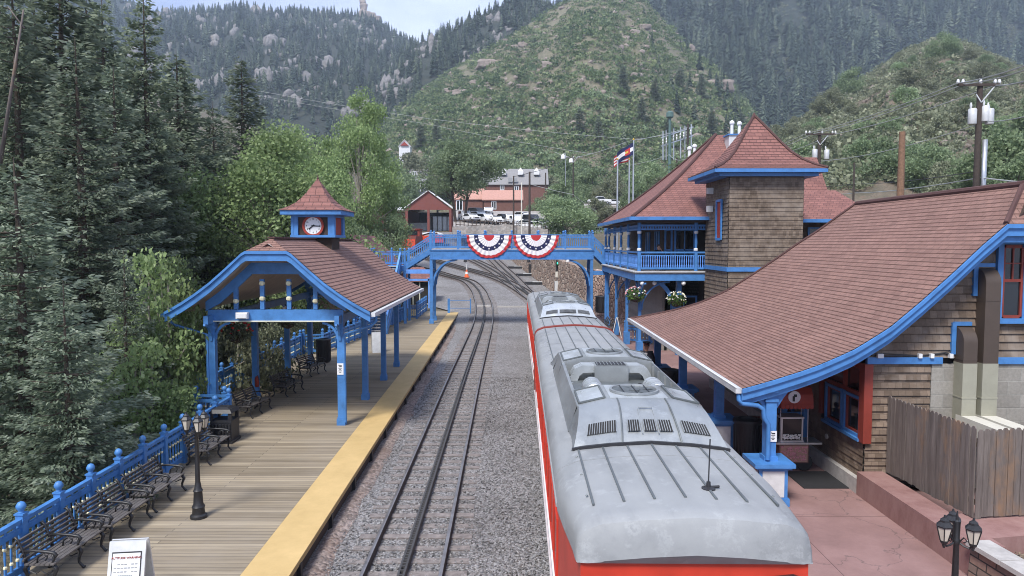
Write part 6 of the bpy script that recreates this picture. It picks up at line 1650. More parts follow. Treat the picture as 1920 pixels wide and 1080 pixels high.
def house(name, label, px0, px1, pyb, pye, pyr, D, depth, wall, roofm, ridge='x', windows=(), cat='house', overhang=.4):
    a, c = at(px0, pyb, D), at(px1, pyb, D); zb = a.z - 6; ze = at(px0, pye, D).z; zr = at(px0, pyr, D + depth / 2).z
    t = empty(name, ((a.x + c.x) / 2, D, zb), label, cat); q = MB(); xm = (a.x + c.x) / 2
    if ridge == 'x': q.prism([(D, zb), (D + depth, zb), (D + depth, ze), (D + depth / 2, zr - .1), (D, ze)], lambda u, v, w: (w, u, v), a.x, c.x)
    else: q.prism([(a.x, zb), (c.x, zb), (c.x, ze), (xm, zr - .1), (a.x, ze)], lambda u, v, w: (u, w, v), D, D + depth)
    q.build('wall', M[wall], t)
    q = MB(); o = overhang
    if ridge == 'x':
        for s in (0, 1): y0 = D - o if s == 0 else D + depth + o; sl = (zr - ze) / (depth / 2); q.hexa([(a.x - o, y0, ze - sl * o), (c.x + o, y0, ze - sl * o), (c.x + o, D + depth / 2, zr), (a.x - o, D + depth / 2, zr)], [(a.x - o, y0, ze - sl * o + .2), (c.x + o, y0, ze - sl * o + .2), (c.x + o, D + depth / 2, zr + .2), (a.x - o, D + depth / 2, zr + .2)])
    else:
        for s in (-1, 1): hw_ = (c.x - a.x) / 2; sl = (zr - ze) / hw_; q.hexa([(xm, D - o, zr), (xm + s * (hw_ + o), D - o, ze - sl * o), (xm + s * (hw_ + o), D + depth, ze - sl * o), (xm, D + depth, zr)], [(xm, D - o, zr + .2), (xm + s * (hw_ + o), D - o, ze - sl * o + .2), (xm + s * (hw_ + o), D + depth, ze - sl * o + .2), (xm, D + depth, zr + .2)])
    q.build('roof', M[roofm], t)
    for (x0, x1, y0, y1) in windows:
        u, v = at(x0, y1, D - .04), at(x1, y0, D - .04); q = MB(); q.box(((u.x + v.x) / 2, D - .03, (u.z + v.z) / 2), (v.x - u.x, .08, v.z - u.z)); wi = q.build('window', M['glass'], t)
        q = MB(); w_, h_ = v.x - u.x, v.z - u.z
        for s in (-1, 0, 1): q.box(((u.x + v.x) / 2 + s * w_ / 2, D - .08, (u.z + v.z) / 2), (.16, .08, h_ + .2))
        for s in (-1, 1): q.box(((u.x + v.x) / 2, D - .082, (u.z + v.z) / 2 + s * h_ / 2), (w_, .08, .16))
        q.build('frame', M['white_paint'], wi)
    return t
lb = house('long_building', 'long brick red building with grey roof and three white roof vents above the car park', 905, 1026, 385, 345, 318, 200, 12, 'brick_red', 'grey_roof', windows=((938, 945, 347, 356), (965, 972, 349, 357)))
for px in (944, 976, 1006):
    p = at(px, 326, 203); q = MB(); q.box((p.x, 203, p.z + .2), (1.5, 2, 1.0)); q.lathe([(1.0, .7), (.1, 1.7)], (p.x, 203, p.z), 4, rot=.785); q.build('roof_dormer', M['white_paint'], lb)
for px in (956, 966): p = at(px, 340, 199.6); q = MB(); q.box((p.x, 199.8, p.z + .4), (1.1, .5, 1.2)); q.build('skylight', M['house_grey'], lb)
house('shop_building', 'red walled building with salmon roof beside the parked cars', 907, 978, 396, 374, 358, 172, 8, 'brick_red', 'salmon_roof', windows=((922, 930, 378, 392),))
house('brick_cottage', 'small brick cottage with tall white window behind the two trunked tree', 852, 905, 398, 372, 352, 176, 7, 'brick_red', 'salmon_roof', windows=((856, 867, 376, 394),))
gh = house('grey_house', 'grey two storey house with white window between the trees', 768, 797, 350, 333, 318, 250, 9, 'house_grey', 'grey_roof', 'x', ((774, 780, 322, 334),)); 
p0, p1 = at(764, 342, 247), at(800, 342, 247); q = MB(); q.hexa([(p0.x, 244, p0.z), (p1.x, 244, p0.z), (p1.x, 249.9, p0.z + 1.6), (p0.x, 249.9, p0.z + 1.6)], [(p0.x, 244, p0.z + .2), (p1.x, 244, p0.z + .2), (p1.x, 249.9, p0.z + 1.8), (p0.x, 249.9, p0.z + 1.8)]); q.build('porch_roof', M['grey_roof'], gh)
q = MB()
for k in range(5): q.box((lerp(p0.x + .3, p1.x - .3, k / 4), 244.3, p0.z - 1.6), (.25, .25, 3.3))
q.build('porch_post', M['white_paint'], gh)
hh = house('white_cottage', 'tiny white cottage with red gable high among the trees', 748, 769, 283, 274, 264, 330, 6, 'white_paint', 'white_metal_roof', 'y')
q = MB(); u, v, w_ = at(751, 273, 329.6), at(766, 273, 329.6), at(758.5, 266, 329.6); q.prism([(u.x, u.z), (v.x, v.z), (w_.x, w_.z)], lambda a, b_, c: (a, c, b_), 329.3, 329.9); q.build('gable', M['red_panel'], hh)
# ================= cars =================
def make_car_proto(mat, kind):
    t = empty('parked_car', (0, 0, 0), 'x', 'car', 'cars parked in the upper lot')
    if kind == 'suv': pr = [(-2.3, .35), (2.3, .35), (2.35, .75), (2.2, .98), (1.15, 1.08), (.55, 1.68), (-1.9, 1.74), (-2.25, 1.1), (-2.35, .7)]; gl = [(.5, 1.62), (1.02, 1.12), (-2.05, 1.12), (-1.8, 1.66)]
    elif kind == 'pickup': pr = [(-2.8, .45), (2.7, .45), (2.75, .85), (2.6, 1.1), (1.3, 1.18), (.75, 1.8), (-.75, 1.84), (-.95, 1.15), (-2.75, 1.12), (-2.85, .7)]; gl = [(.7, 1.74), (1.15, 1.2), (-.85, 1.2), (-.7, 1.78)]
    else: pr = [(-2.2, .32), (2.2, .32), (2.25, .65), (2.1, .85), (1.05, .95), (.35, 1.42), (-1.1, 1.44), (-1.75, .98), (-2.2, .92), (-2.3, .6)]; gl = [(.32, 1.37), (.95, .98), (-1.6, .98), (-1.05, 1.39)]
    q = MB(); q.prism(pr, lambda u, v, w: (u, w, v), -.9, .9); b_ = q.build('body', M[mat], t)
    md = b_.modifiers.new('Bevel', 'BEVEL'); md.width = .1; md.segments = 2
    q = MB(); q.prism(gl, lambda u, v, w: (u, w, v), -.915, .915); q.build('side_glass', M['glass'], t)
    q = MB(); g1 = gl[0]; g2 = gl[1]; q.hexa([(g2[0] + .06, -.78, g2[1] - .02), (g2[0] + .06, .78, g2[1] - .02), (g2[0] + .0, .78, g2[1]), (g2[0], -.78, g2[1])], [(g1[0] + .12, -.7, g1[1]), (g1[0] + .12, .7, g1[1]), (g1[0], .7, g1[1]), (g1[0], -.7, g1[1])]); q.build('windscreen', M['glass'], t)
    L = max(u for u, v in pr)
    for sx in (-L * .62, L * .62):
        for sy in (-.86, .86): q = MB(); q.lathe([(.33, -.1), (.34, 0), (.33, .1)], (sx, sy, .34), 14, 'y'); wh = q.build('wheel', M['rubber'], t); q = MB(); q.lathe([(.18, -.115), (.18, .115)], (sx, sy, .34), 10, 'y'); q.build('rim', M['galvanised'], wh)
    for sy in (-.65, .65): q = MB(); q.box((L - .03, sy, .7), (.12, .32, .16)); q.build('headlight', M['lamp_glass'], t)
    q = MB(); q.box((L + .01, 0, .62), (.06, .8, .18)); q.build('grille', M['black_plastic'], t)
    return t
protos = {}
def car(kind, mat, px, py, D, ang, label):
    k = (kind, mat); first = k not in protos
    if first: protos[k] = make_car_proto(mat, kind)
    D *= .66 if px < 1050 else 1; p = at(px, py + 1, D); place(protos[k], first, (p.x, D, p.z), R(ang), 1.0, label); return p
CARS = [('suv', 'car_white', 872, 411, 205, -75, 'white wagon at the left end of the car row, by the two trunked tree'), ('sedan', 'car_white', 884, 414, 200, -60, 'white saloon second from the left in the car row'),
        ('suv', 'car_white', 899, 412, 207, -62, 'white high wagon third from the left in the car row'), ('suv', 'car_white', 912, 417, 200, -60, 'white wagon with dark windows fourth from the left in the car row'),
        ('sedan', 'car_white', 930, 419, 198, -70, 'white saloon facing the tracks in the middle of the car row'), ('suv', 'car_white', 916, 403, 224, -90, 'white van standing behind the front row of cars'),
        ('sedan', 'car_dark', 946, 414, 210, -60, 'dark saloon at the gap before the light pole'), ('suv', 'car_white', 957, 418, 202, -85, 'white wagon left of the pale thin pole'), ('suv', 'car_white', 968, 421, 195, -80, 'pale wagon in front of the dark pole'),
        ('sedan', 'car_white', 981, 410, 216, -40, 'white saloon behind the pale thin pole'), ('sedan', 'car_white', 990, 427, 190, -20, 'white saloon parked sideways near the bunting'), ('suv', 'car_dark', 998, 418, 204, -60, 'dark wagon beside the round green tree'),
        ('sedan', 'car_white', 1008, 430, 186, -15, 'white saloon partly behind the round green tree'), ('suv', 'car_silver', 1022, 427, 196, -40, 'silver wagon right against the round green tree'), ('suv', 'car_dark', 895, 404, 222, -50, 'dark wagon in the back row of the lot'),
        ('suv', 'car_white', 1112, 441, 150, 200, 'white car behind the right end of the footbridge railing'), ('pickup', 'car_white', 1124, 382, 172, 8, 'white pickup truck on the bank above the round green tree'), ('sedan', 'car_white', 1152, 384, 176, 10, 'white car partly hidden behind the flagpoles')]
lotpts = []
for c in CARS: lotpts.append((c, car(*c)))
# the lot itself, a terrace that carries the cars
q = MB(); q.grid([[tuple(at(px, lerp(432, 396, t) + (px - 930) * .06 * (1 - t), lerp(118, 160, t))) for px in range(850, 1060, 15)] for t in np.linspace(0, 1, 6)], thick=.4); tag(q.build('parking_lot', M['lot_gravel']), 'pale gravel car park on the terrace above the tracks', 'car park', kind='structure')
q = MB(); q.grid([[tuple(at(px, 386, 168)) for px in (1095, 1130, 1180, 1230)], [tuple(at(px, 382, 182)) for px in (1095, 1130, 1180, 1230)]], thick=.5); tag(q.build('hill_road', M['lot_gravel']), 'short gravel road on the bank carrying the white pickup', 'road', kind='structure')
a = [at(848, 440, 117), at(900, 438, 118), at(960, 436, 118), at(1030, 446, 114)]
wall_along(a, 1.3, 'lot_gravel', 'retaining_wall', 'pale retaining wall below the parked cars', 'retaining wall')
q = MB()
for i in range(24):
    px = lerp(855, 1030, i / 23); p = at(px, 427 + (px - 930) * .05, 119); q.box((p.x, p.y, p.z + .3), (.14, .14, 1.6))
for dz in (.2, .9): q.tube([tuple(at(px, 427 + (px - 930) * .05, 119) + Vector((0, 0, dz))) for px in range(855, 1031, 25)], .06, 5)
tag(q.build('lot_fence', M['dark_wood']), 'low dark post and rail fence along the car park edge', 'fence')
# ================= poles, wires, flags =================
def pole(px, pyt, pyb, D, label, r=.16, mat='pole_wood', arms=(), trans=(), name='utility_pole', cat='utility pole', group='utility poles'):
    a, c = at(px, pyt, D), at(px, pyb, D); t = empty(name, (a.x, D, c.z - 2), label, cat, group)
    q = MB(); q.tube([(a.x, D, c.z - 2), (a.x, D, a.z)], [r, r * .75], 10); q.build('shaft', M[mat], t, True, 40)
    for (pya, px0, px1) in arms:
        u, v = at(px0, pya, D), at(px1, pya, D); q = MB(); q.bar(u + Vector((0, -.15, 0)), v + Vector((0, -.15, 0)), .12, .14); ar = q.build('crossarm', M[mat], t)
        q = MB()
        for s in (0, .12, .55, .9, 1): p = u.lerp(v, s); q.lathe([(.06, 0), (.09, .1), (.05, .25)], (p.x, p.y - .15, p.z + .05), 8)
        q.build('insulator', M['gutter_grey'], ar)
        q = MB(); q.bar((a.x, D - .15, u.z - .95), (a.x + .7, D - .15, u.z - .08), .04, .05); q.bar((a.x, D - .15, u.z - .95), (a.x - .3, D - .15, u.z - .5), .04, .05); q.build('brace', M['gutter_grey'], ar)
    for (ptx, pty, s) in trans:
        p = at(ptx, pty, D); q = MB(); q.lathe([(.2, -.42), (.22, -.38), (.22, .36), (.19, .42)], (p.x, D - .1, p.z), 14); q.lathe([(.05, .44), (.07, .6), (.03, .75)], (p.x - .1, D - .1, p.z), 8); q.build('transformer', M['car_silver'] if False else M['gutter_grey'], t, True, 40)
    return t
pole(1838, 156, 352, 40, 'dark utility pole with crossarm and grey transformers at the right edge', .19, arms=((160, 1793, 1870),), trans=((1821, 219, 1), (1845, 214, 1), (1853, 219, 1)))
p_ = at(1846, 262, 39.8); c_ = at(1846, 352, 39.8); q = MB(); q.tube([(p_.x, 39.75, c_.z - 2), (p_.x, 39.75, p_.z)], .13, 8); tag(q.build('conduit_pipe', M['galvanised'], smooth=True), 'silver conduit pipe strapped beside the dark utility pole', 'pipe')
pole(1537, 246, 340, 65, 'dark utility pole with two grey transformers behind the square tower', .18, arms=((252, 1510, 1565),), trans=((1527, 289, 1), (1549, 290, 1)))
pole(1692, 247, 380, 45, 'short bare orange brown pole stub above the near roof', .24, 'new_pole_wood')
pole(1602, 305, 385, 70, 'thin dark pole standing against the bare earth bank', .11)
pole(1075, 292, 352, 150, 'dark pole left of the flagpoles on the green bank', .16, arms=((296, 1062, 1086),))
pole(993, 322, 432, 112, 'tall dark pole right of the pale thin pole in the car park', .2)
pole(963, 330, 420, 116, 'dark pole among the white cars at the long building', .16)
pole(1023, 324, 345, 190, 'short dark pole at the right end of the long building', .22)
pole(978, 342, 432, 112, 'pale thin pole in front of the parked cars', .13, 'duct_cream')
pole(1269, 296, 310, 120, 'dark stub pole on the slope left of the depot roof', .2)
pole(1290, 232, 300, 170, 'dark pole right of the green tower on the hillside', .3)
for px, py, lab in ((1056, 294, 'white lamp head of the left street light on the green bank'), (1071, 301, 'white lamp head of the lower street light on the green bank')):
    p = at(px, py, 150); t = empty('street_light', (p.x, 150, p.z - 6), lab, 'street light', 'street lights above the car park'); q = MB(); q.tube([(p.x + .5, 150, p.z - 6), (p.x + .5, 150, p.z + .6), (p.x, 150, p.z + .7)], .07, 6); q.build('post', M['galvanised'], t); q = MB(); q.lathe([(.1, .5), (.45, .3), (.5, -.4), (.1, -.5)], (p.x, 150, p.z), 10); q.build('lamp_head', M['globe_white'], t)
def wire(pts, label, r=.03, mat='wire_pale', sag=.0, name='overhead_wire'):
    P = [at(*p) for p in pts]; out = []
    for a, c in zip(P, P[1:]):
        n = 12; L = (c - a).length
        for k in range(n): t = k / n; v = a.lerp(c, t); v.z -= 4 * sag * L * .01 * t * (1 - t); out.append(v)
    out.append(P[-1]); q = MB(); q.tube(out, r, 5); tag(q.build(name, M[mat]), label, 'wire', 'overhead wires')
wire([(1980, 100, 26), (1795, 156, 40), (1512, 250, 65), (1400, 292, 85)], 'uppermost of the three power wires running over the tower roof', .03, sag=1)
wire([(1980, 110, 26), (1806, 158, 40), (1524, 251, 65), (1400, 297, 85)], 'middle of the three power wires running over the tower roof', .03, sag=1)
wire([(1980, 130, 26), (1866, 160, 40), (1562, 252, 65), (1400, 310, 85)], 'lowest of the three power wires running over the tower roof', .03, sag=1)
wire([(1980, 200, 30), (1848, 228, 40), (1540, 302, 65)], 'single wire between the transformers of the two right poles', .025, sag=1.5)
wire([(1980, 346, 34), (1838, 333, 40), (1602, 362, 70), (1545, 362, 90)], 'low pale cable crossing above the near depot roof', .035, sag=.6)
wire([(1838, 320, 40), (1602, 345, 70), (1480, 352, 90)], 'dark lower cable behind the near depot roof', .025, 'wire_dark', sag=.6)
wire([(430, 160, 200), (800, 222, 190), (1200, 262, 170), (1290, 240, 170)], 'long pale wire hanging across the valley before the hills', .035, sag=.6)
wire([(430, 168, 200), (800, 232, 190), (1120, 290, 150)], 'second long pale wire hanging across the valley', .03, sag=.6)
wire([(1040, 285, 165), (1075, 297, 150), (1186, 262, 120), (1290, 238, 170)], 'wire from the bank pole past the flagpoles to the hillside tower', .045, sag=.8)
wire([(963, 331, 116), (993, 324, 112), (1062, 296, 150)], 'wire linking the car park poles', .04, 'wire_dark', sag=1)
wire([(993, 345, 112), (1075, 365, 114), (1120, 398, 120)], 'drooping wire from the tall car park pole down to the right', .035, sag=1)
wire([(1180, 310, 140), (1255, 290, 120), (1300, 292, 60)], 'pale cable running to the depot roof vents', .035, sag=1)
# flags
def flagpole(px, pyt, pyb, D, label):
    a, c = at(px, pyt, D), at(px, pyb, D); t = empty('flagpole', (a.x, D, c.z - 4), label, 'flagpole', 'three flagpoles'); q = MB(); q.tube([(a.x, D, c.z - 4), (a.x, D, a.z)], [.11, .07], 10); q.build('shaft', M['galvanised'], t, True, 40)
    q = MB(); q.lathe([(.02, 0), (.12, .1), (.02, .22)], (a.x, D, a.z - .03), 10); q.build('ball', M['gold'], t, True); return a
flagpole(1158, 300, 398, 66, 'left flagpole, topped by the red and white striped flag'); flagpole(1180, 300, 380, 70, 'thin middle flagpole of the three'); fpt = flagpole(1188, 263, 378, 70, 'tallest flagpole carrying the blue white and gold flag')
def flag(name, label, c0, w, h, bands, D, droop, emblem=None):
    """bands: list of (v0, v1, mat); hung from c0 (top of hoist), flying to -x"""
    t = empty(name, c0, label, 'flag')
    def surf(u, v): return (c0.x - w * u * .86, D + .22 * math.sin(u * 7 + v * 2) * u, c0.z - h * v - droop * u ** 1.1 - .12 * math.sin(u * 6 + v) * u)
    for i, (u0, u1, v0, v1, m_, nm) in enumerate(bands):
        q = MB(); o = 0.0 if i == 0 else 0; q.grid([[tuple(Vector(surf(lerp(u0, u1, a / 12), lerp(v0, v1, b_ / 4))) + Vector((0, -.012 * (nm in ('disc', 'canton')), 0))) for a in range(13)] for b_ in range(5)], thick=.015); q.build(nm, M[m_], t)
f0 = at(1187, 267, 69.9)
flag('state_flag', 'blue and white striped flag with a gold and red roundel on the tallest pole', f0, 1.75, 1.15, [(0, 1, 0, .34, 'flag_blue', 'upper_stripe'), (0, 1, .34, .67, 'flag_white', 'middle_stripe'), (0, 1, .67, 1, 'flag_blue', 'lower_stripe'), (.18, .52, .25, .42, 'flag_red', 'disc'), (.18, .3, .42, .6, 'flag_red', 'disc'), (.18, .52, .6, .76, 'flag_red', 'disc'), (.3, .5, .42, .6, 'gold', 'disc')], 69.9, 1.0)
f1 = at(1180, 284, 70.6)
bands = [(0, 1, k / 7, (k + 1) / 7, 'flag_red' if k % 2 == 0 else 'flag_white', 'stripe') for k in range(7)] + [(0, .42, 0, .55, 'flag_blue', 'canton')]
flag('national_flag', 'red and white striped flag with navy corner flying beside the tall flagpole', f1, 1.7, .9, bands, 70.6, .55)
# green lattice tower on the hillside and its switch gear
p0, p1 = at(1256, 300, 170), at(1256, 222, 170); t = empty('green_tower', p0, 'green steel mast with a round drum top on the hillside', 'tower')
q = MB(); q.tube([tuple(p0 - Vector((0, 0, 3))), tuple(p1)], [.4, .3], 10); q.build('mast', M['teal_metal'], t)
q = MB(); q.lathe([(.4, 0), (.85, .3), (.85, 1.3), (.3, 1.7)], p1, 14); q.build('drum', M['teal_metal'], t)
t = empty('switchgear_frame', at(1270, 270, 172), 'grey steel substation frame with rows of insulators beside the green mast', 'substation'); q = MB()
for px in (1243, 1249, 1263, 1276, 1284, 1296): a, c = at(px, 300, 172), at(px, 246 - (px - 1243) * .25, 172); q.bar(a, c, .25, .25)
for py in (258, 274): q.bar(at(1240, py, 172), at(1300, py - 20, 172), .2, .25)
q.build('steel_frame', M['galvanised'], t); q = MB()
for k in range(9): p = at(1243 + k * 6.5, 266 - k * 2.2, 171.5); q.lathe([(.1, -.7), (.2, -.3), (.1, 0), (.2, .3), (.08, .7)], p, 8)
q.build('insulator', M['gutter_grey'], t)
# ================= hills =================
def ridge(pts): return [a for a, _ in pts], [b for _, b in pts]
class Hill:
    def __init__(s, name, label, pts, D0, D1, zb, mat, px0, px1, ex=.9, namp=.03, nu=90, nt=50, seed=0, kind='structure'):
        s.xs, s.ys = ridge(pts); s.D0, s.D1, s.zb, s.ex, s.namp, s.seed, s.px0, s.px1 = D0, D1, zb, ex, namp, seed, px0, px1
        rows = [[s.pos(lerp(px0, px1, i / nu), t) for i in range(nu + 1)] for t in list(np.linspace(0, 1, nt)) + [1.06, 1.2]]
        q = MB(); q.grid(rows); o = q.build(name, M[mat], smooth=True); tag(o, label, 'hill', kind='structure')
    def pos(s, px, t):
        tt = min(t, 1.0); D = lerp(s.D0, s.D1, tt) * (1 if t <= 1 else t)
        zr = at(px, interp(px, s.xs, s.ys), s.D1).z; z0 = s.zb(px) if callable(s.zb) else s.zb
        x = (px - 960) / F * D
        H = zr - z0
        z = z0 + H * tt ** s.ex
        w = math.sin(math.pi * min(1, tt)) * .8 + .2
        n = noise.fractal((x * 3.2 / s.D1 * 2, D * 3.2 / s.D1 * 2, s.seed), 1.0, 2.0, 5)
        z += n * s.namp * max(20, H) * w * (1 if tt < .97 else .35)
        z += s.namp * 1.5 * H * math.sin(math.pi * tt) ** .7 * (noise.fractal((px * .016, tt * .8, s.seed + 20), 1.0, 2.0, 4) - .1 * abs(noise.noise((px * .03, tt * 2, s.seed)))) * (1 if tt < .97 else .5)
        if t > 1: z -= (t - 1) * H * 1.5
        return (x, D, z)
hA = Hill('scrub_hill', 'bushy green hill with boulders rising behind the depot', [(560, 330), (640, 318), (700, 262), (730, 218), (800, 162), (880, 112), (950, 74), (1010, 32), (1050, 6), (1120, -18), (1200, -2), (1290, 92), (1340, 132), (1400, 200), (1440, 262), (1500, 330), (1560, 380)], 295, 640, lambda p: 19, 'scrub_ground', 560, 1560, .92, .045, 160, 90, 1)
hB = Hill('forest_hill', 'dark conifer covered mountain side behind the bushy hills', [(1000, 40), (1080, 0), (1150, -40), (1300, -90), (1600, -120), (1750, -110), (2100, -60)], 610, 1100, 60, 'dense_forest_floor', 1000, 2120, 1.0, .03, 70, 50, 2)
hC = Hill('near_hill', 'near scrubby hill with bare earth patches behind the utility poles', [(1330, 385), (1400, 318), (1460, 258), (1530, 192), (1600, 152), (1680, 98), (1740, 72), (1800, 82), (1850, 110), (1920, 130), (2100, 170)], 82, 330, lambda p: interp(p, [1330, 1500, 1700, 2100], [8.5, 9.5, 8.5, 8]), 'near_hill_ground', 1330, 2120, .95, .035, 90, 60, 3)
hL = Hill('far_mountain', 'far forested mountain with pale rock outcrops on the left skyline', [(-300, -50), (150, -30), (260, 4), (300, 26), (340, 23), (400, 25), (470, 13), (540, 25), (600, 24), (670, 28), (700, 36), (730, 54), (760, 72), (790, 90), (850, 130), (900, 190), (1000, 290)], 480, 1350, 30, 'forest_floor', -320, 1000, .95, .03, 110, 60, 4)
hM = Hill('middle_ridge', 'rocky pine ridge between the far mountain and the bushy hill', [(520, 330), (600, 262), (660, 200), (720, 148), (760, 104), (790, 80), (820, 72), (850, 58), (880, 40), (920, 20), (960, 0), (1000, -8), (1060, 20), (1130, 90), (1200, 190)], 400, 880, 25, 'forest_floor', 520, 1200, 1.0, .035, 80, 50, 5)
# left wooded bank behind the creek
hN = Hill('creek_bank', 'wooded bank beyond the creek at the left', [(-400, 200), (0, 220), (200, 300), (330, 360), (420, 385), (520, 420), (640, 440)], 45, 130, -1.5, 'dense_forest_floor', -420, 640, 1.0, .03, 40, 20, 6)
# ---- rocks
def rock_batch(name, label, hill, items, group=None, kind=None, mat='rock'):
    P = np.array([hill.pos(px, t) for px, t, _ in items]); S = np.array([s for _, _, s in items]); V, Fq = stones(P, S, .8, .3)
    o = np_mesh(name, V, Fq, M[mat]); tag(o, label, 'rocks', group, kind); return o
def find_t(hill, px, py):
    best = None
    for t in np.linspace(0.01, 1, 160):
        p = hill.pos(px, t); d = Vector(p) - Vector((0, 0, CAMZ)); 
        fy = d.y * CT - d.z * ST; v = 540 - F * (d.y * ST + d.z * CT) / fy
        e = abs(v - py)
        if best is None or e < best[0] - .5: best = (e, t)
    return best[1]
BOULD = [(1186, 66, 4.6, 1.3, 'large pale boulder high on the bushy hill, biggest of its cluster'), (1168, 74, 3.0, 1.2, 'flat pale boulder at the lower left of the hilltop cluster'), (1290, 93, 4.8, .8, 'tall white boulder at the edge of the dark conifers'), (980, 88, 4.2, 1.1, 'reddish rock on the left shoulder of the bushy hill'),
         (1024, 124, 4.4, 1.0, 'pale rounded boulder in the middle of the bushy hill'), (915, 124, 6.0, 1.8, 'broad tan rock ledge on the upper left of the bushy hill'), (888, 158, 4.0, .7, 'upright tan boulder left of the middle of the bushy hill'), (862, 178, 4.6, 1.5, 'low tan boulder below the upright one on the bushy hill'),
         (1050, 196, 3.4, 1.5, 'double white boulder low on the bushy hill'), (842, 172, 3.0, 1.3, 'small tan boulder at the left edge of the bushy hill'), (1188, 144, 3.0, 1.5, 'flat white boulder amid the dark bushes'), (1208, 72, 2.8, 1.2, 'smaller pale boulder at the right of the hilltop cluster'),
         (1204, 52, 3.2, 2.0, 'long pale slab near the top of the bushy hill'), (982, 164, 3.0, 1.6, 'low grey slab at the left of the bushy hill'), (1340, 165, 7.0, 2.0, 'brown broken rock outcrop at the right edge of the bushy hill'), (1208, 88, 2.2, 1.1, 'little pale rock just below the hilltop cluster'), (948, 77, 2.4, 1.2, 'little red rock on the left skyline of the bushy hill')]
ico2 = bmesh.new(); bmesh.ops.create_icosphere(ico2, subdivisions=3, radius=1)
IV2 = np.array([v.co[:] for v in ico2.verts]); IF2 = np.array([[v.index for v in f.verts] for f in ico2.faces]); ico2.free()
def boulder(name, label, p, s, asp, seed, cat='boulder', group='boulders on the bushy hill', tall=.75, mat='rock'):
    V = []
    for v in IV2:
        k = 1 + .33 * noise.fractal((v[0] * 1.1 + seed * 7, v[1] * 1.1, v[2] * 1.1), 1, 2, 4); c = max(-.8, min(.8, 1e9))
        w = [max(-.72, min(.72, a)) for a in v]
        V.append((w[0] * k * s * asp, w[1] * k * s, w[2] * k * s * tall))
    V = np.array(V) + np.array(p); return tag(np_mesh(name, V, IF2, M[mat]), label, cat, group)
for i, (px, py, s, asp, lab) in enumerate(BOULD):
    t_ = find_t(hA, px, py); p = hA.pos(px, t_); boulder('boulder', lab, (p[0], p[1], p[2] + s * .2), s, asp, i + 1)
# rock castle on the skyline
p = hL.pos(688, 1.0); t = empty('rock_tower', p, 'rock tower of stacked boulders standing on the left skyline', 'rock tower')
for i, (dx, dz, s, a) in enumerate(((0, 4, 13, 1.1), (-1, 18, 9.5, .9), (-2, 29, 8, .85), (14, 3, 9, 1.1), (24, -3, 8, 1.2))):
    o = boulder('rock_block', None, (p[0] + dx, p[1] + 3, p[2] + dz), s, a, 40 + i, None, None, .85); o.location = Vector(o.location) - Vector(p); adopt(o, t)
rk = random.Random(5)
def scatter(hill, n, px0, px1, t0, t1, smin, smax, rocky=None):
    out = []
    while len(out) < n:
        px, t_ = rk.uniform(px0, px1), rk.uniform(t0, t1)
        if rocky is not None:
            p = hill.pos(px, t_)
            if noise.fractal((p[0] * .022, p[1] * .012, p[2] * .02), 1, 2, 3) < rocky: continue
        out.append((px, t_, rk.uniform(smin, smax) * rk.uniform(.4, 1)))
    return out
rock_batch('scattered_rocks', 'small scattered rocks between the bushes of the hill', hA, scatter(hA, 750, 700, 1420, .1, 1, .9, 2.9), kind='stuff')
V_, F_ = [], []
def cliffs(hill, n, px0, px1, t0, t1, s0, s1, rocky, name, label):
    it = scatter(hill, n, px0, px1, t0, t1, s0, s1, rocky); P = np.array([hill.pos(a, b) for a, b, _ in it]); S = np.array([c for _, _, c in it])
    k = len(IV); V = IV[None] * (1 + NR.uniform(-.35, .35, (len(P), k, 1))) * S[:, None, None] * np.stack([NR.uniform(.5, 1.3, len(P)), NR.uniform(.5, 1.1, len(P)), NR.uniform(.6, 1.7, len(P))], 1)[:, None, :] + P[:, None, :]
    tag(np_mesh(name, V.reshape(-1, 3), (IF[None] + (np.arange(len(P)) * k)[:, None, None]).reshape(-1, 3), M['far_rock']), label, 'rocks', kind='stuff')
cliffs(hL, 520, 250, 800, .2, .98, 2.5, 10, .12, 'far_outcrops', 'pale rock outcrops showing through the far forest')
cliffs(hM, 300, 640, 1010, .25, .99, 2, 7, .05, 'ridge_outcrops', 'pinkish rock outcrops along the pine ridge')
rock_batch('bank_rocks', 'pale stones scattered over the near scrubby hill', hC, scatter(hC, 320, 1440, 1920, .1, .95, .4, 1.5), kind='stuff')
# ---- far conifers as one mass per slope
def conifer_template(rng, n=64):
    """a slim crown of drooping boughs, each one pointed blade"""
    V = []; Fs = []
    for k in range(n):
        z = .06 + .92 * (k + rng.random()) / n; r0 = .235 * (1 - z) ** .8 * rng.uniform(.6, 1.25) + .015; a = k * 2.4 + rng.uniform(-.4, .4); w = (.075 * (1 - z) + .02) * rng.uniform(.7, 1.4)
        d = (math.cos(a), math.sin(a)); p = (-d[1], d[0]); b = len(V); dz = -r0 * rng.uniform(.2, .9)
        V += [(0, 0, z + .05), (d[0] * r0 * .6 + p[0] * w, d[1] * r0 * .6 + p[1] * w, z + dz * .5), (d[0] * r0, d[1] * r0, z + dz), (d[0] * r0 * .6 - p[0] * w, d[1] * r0 * .6 - p[1] * w, z + dz * .5)]
        Fs.append((b, b + 1, b + 2, b + 3))
    b = len(V); V += [(-.012, 0, .9), (.012, 0, .9), (.004, 0, 1.0), (-.004, 0, 1.0)]; Fs.append((b, b + 1, b + 2, b + 3))
    return np.array(V), np.array(Fs)
TPL = [conifer_template(random.Random(k)) for k in range(5)]
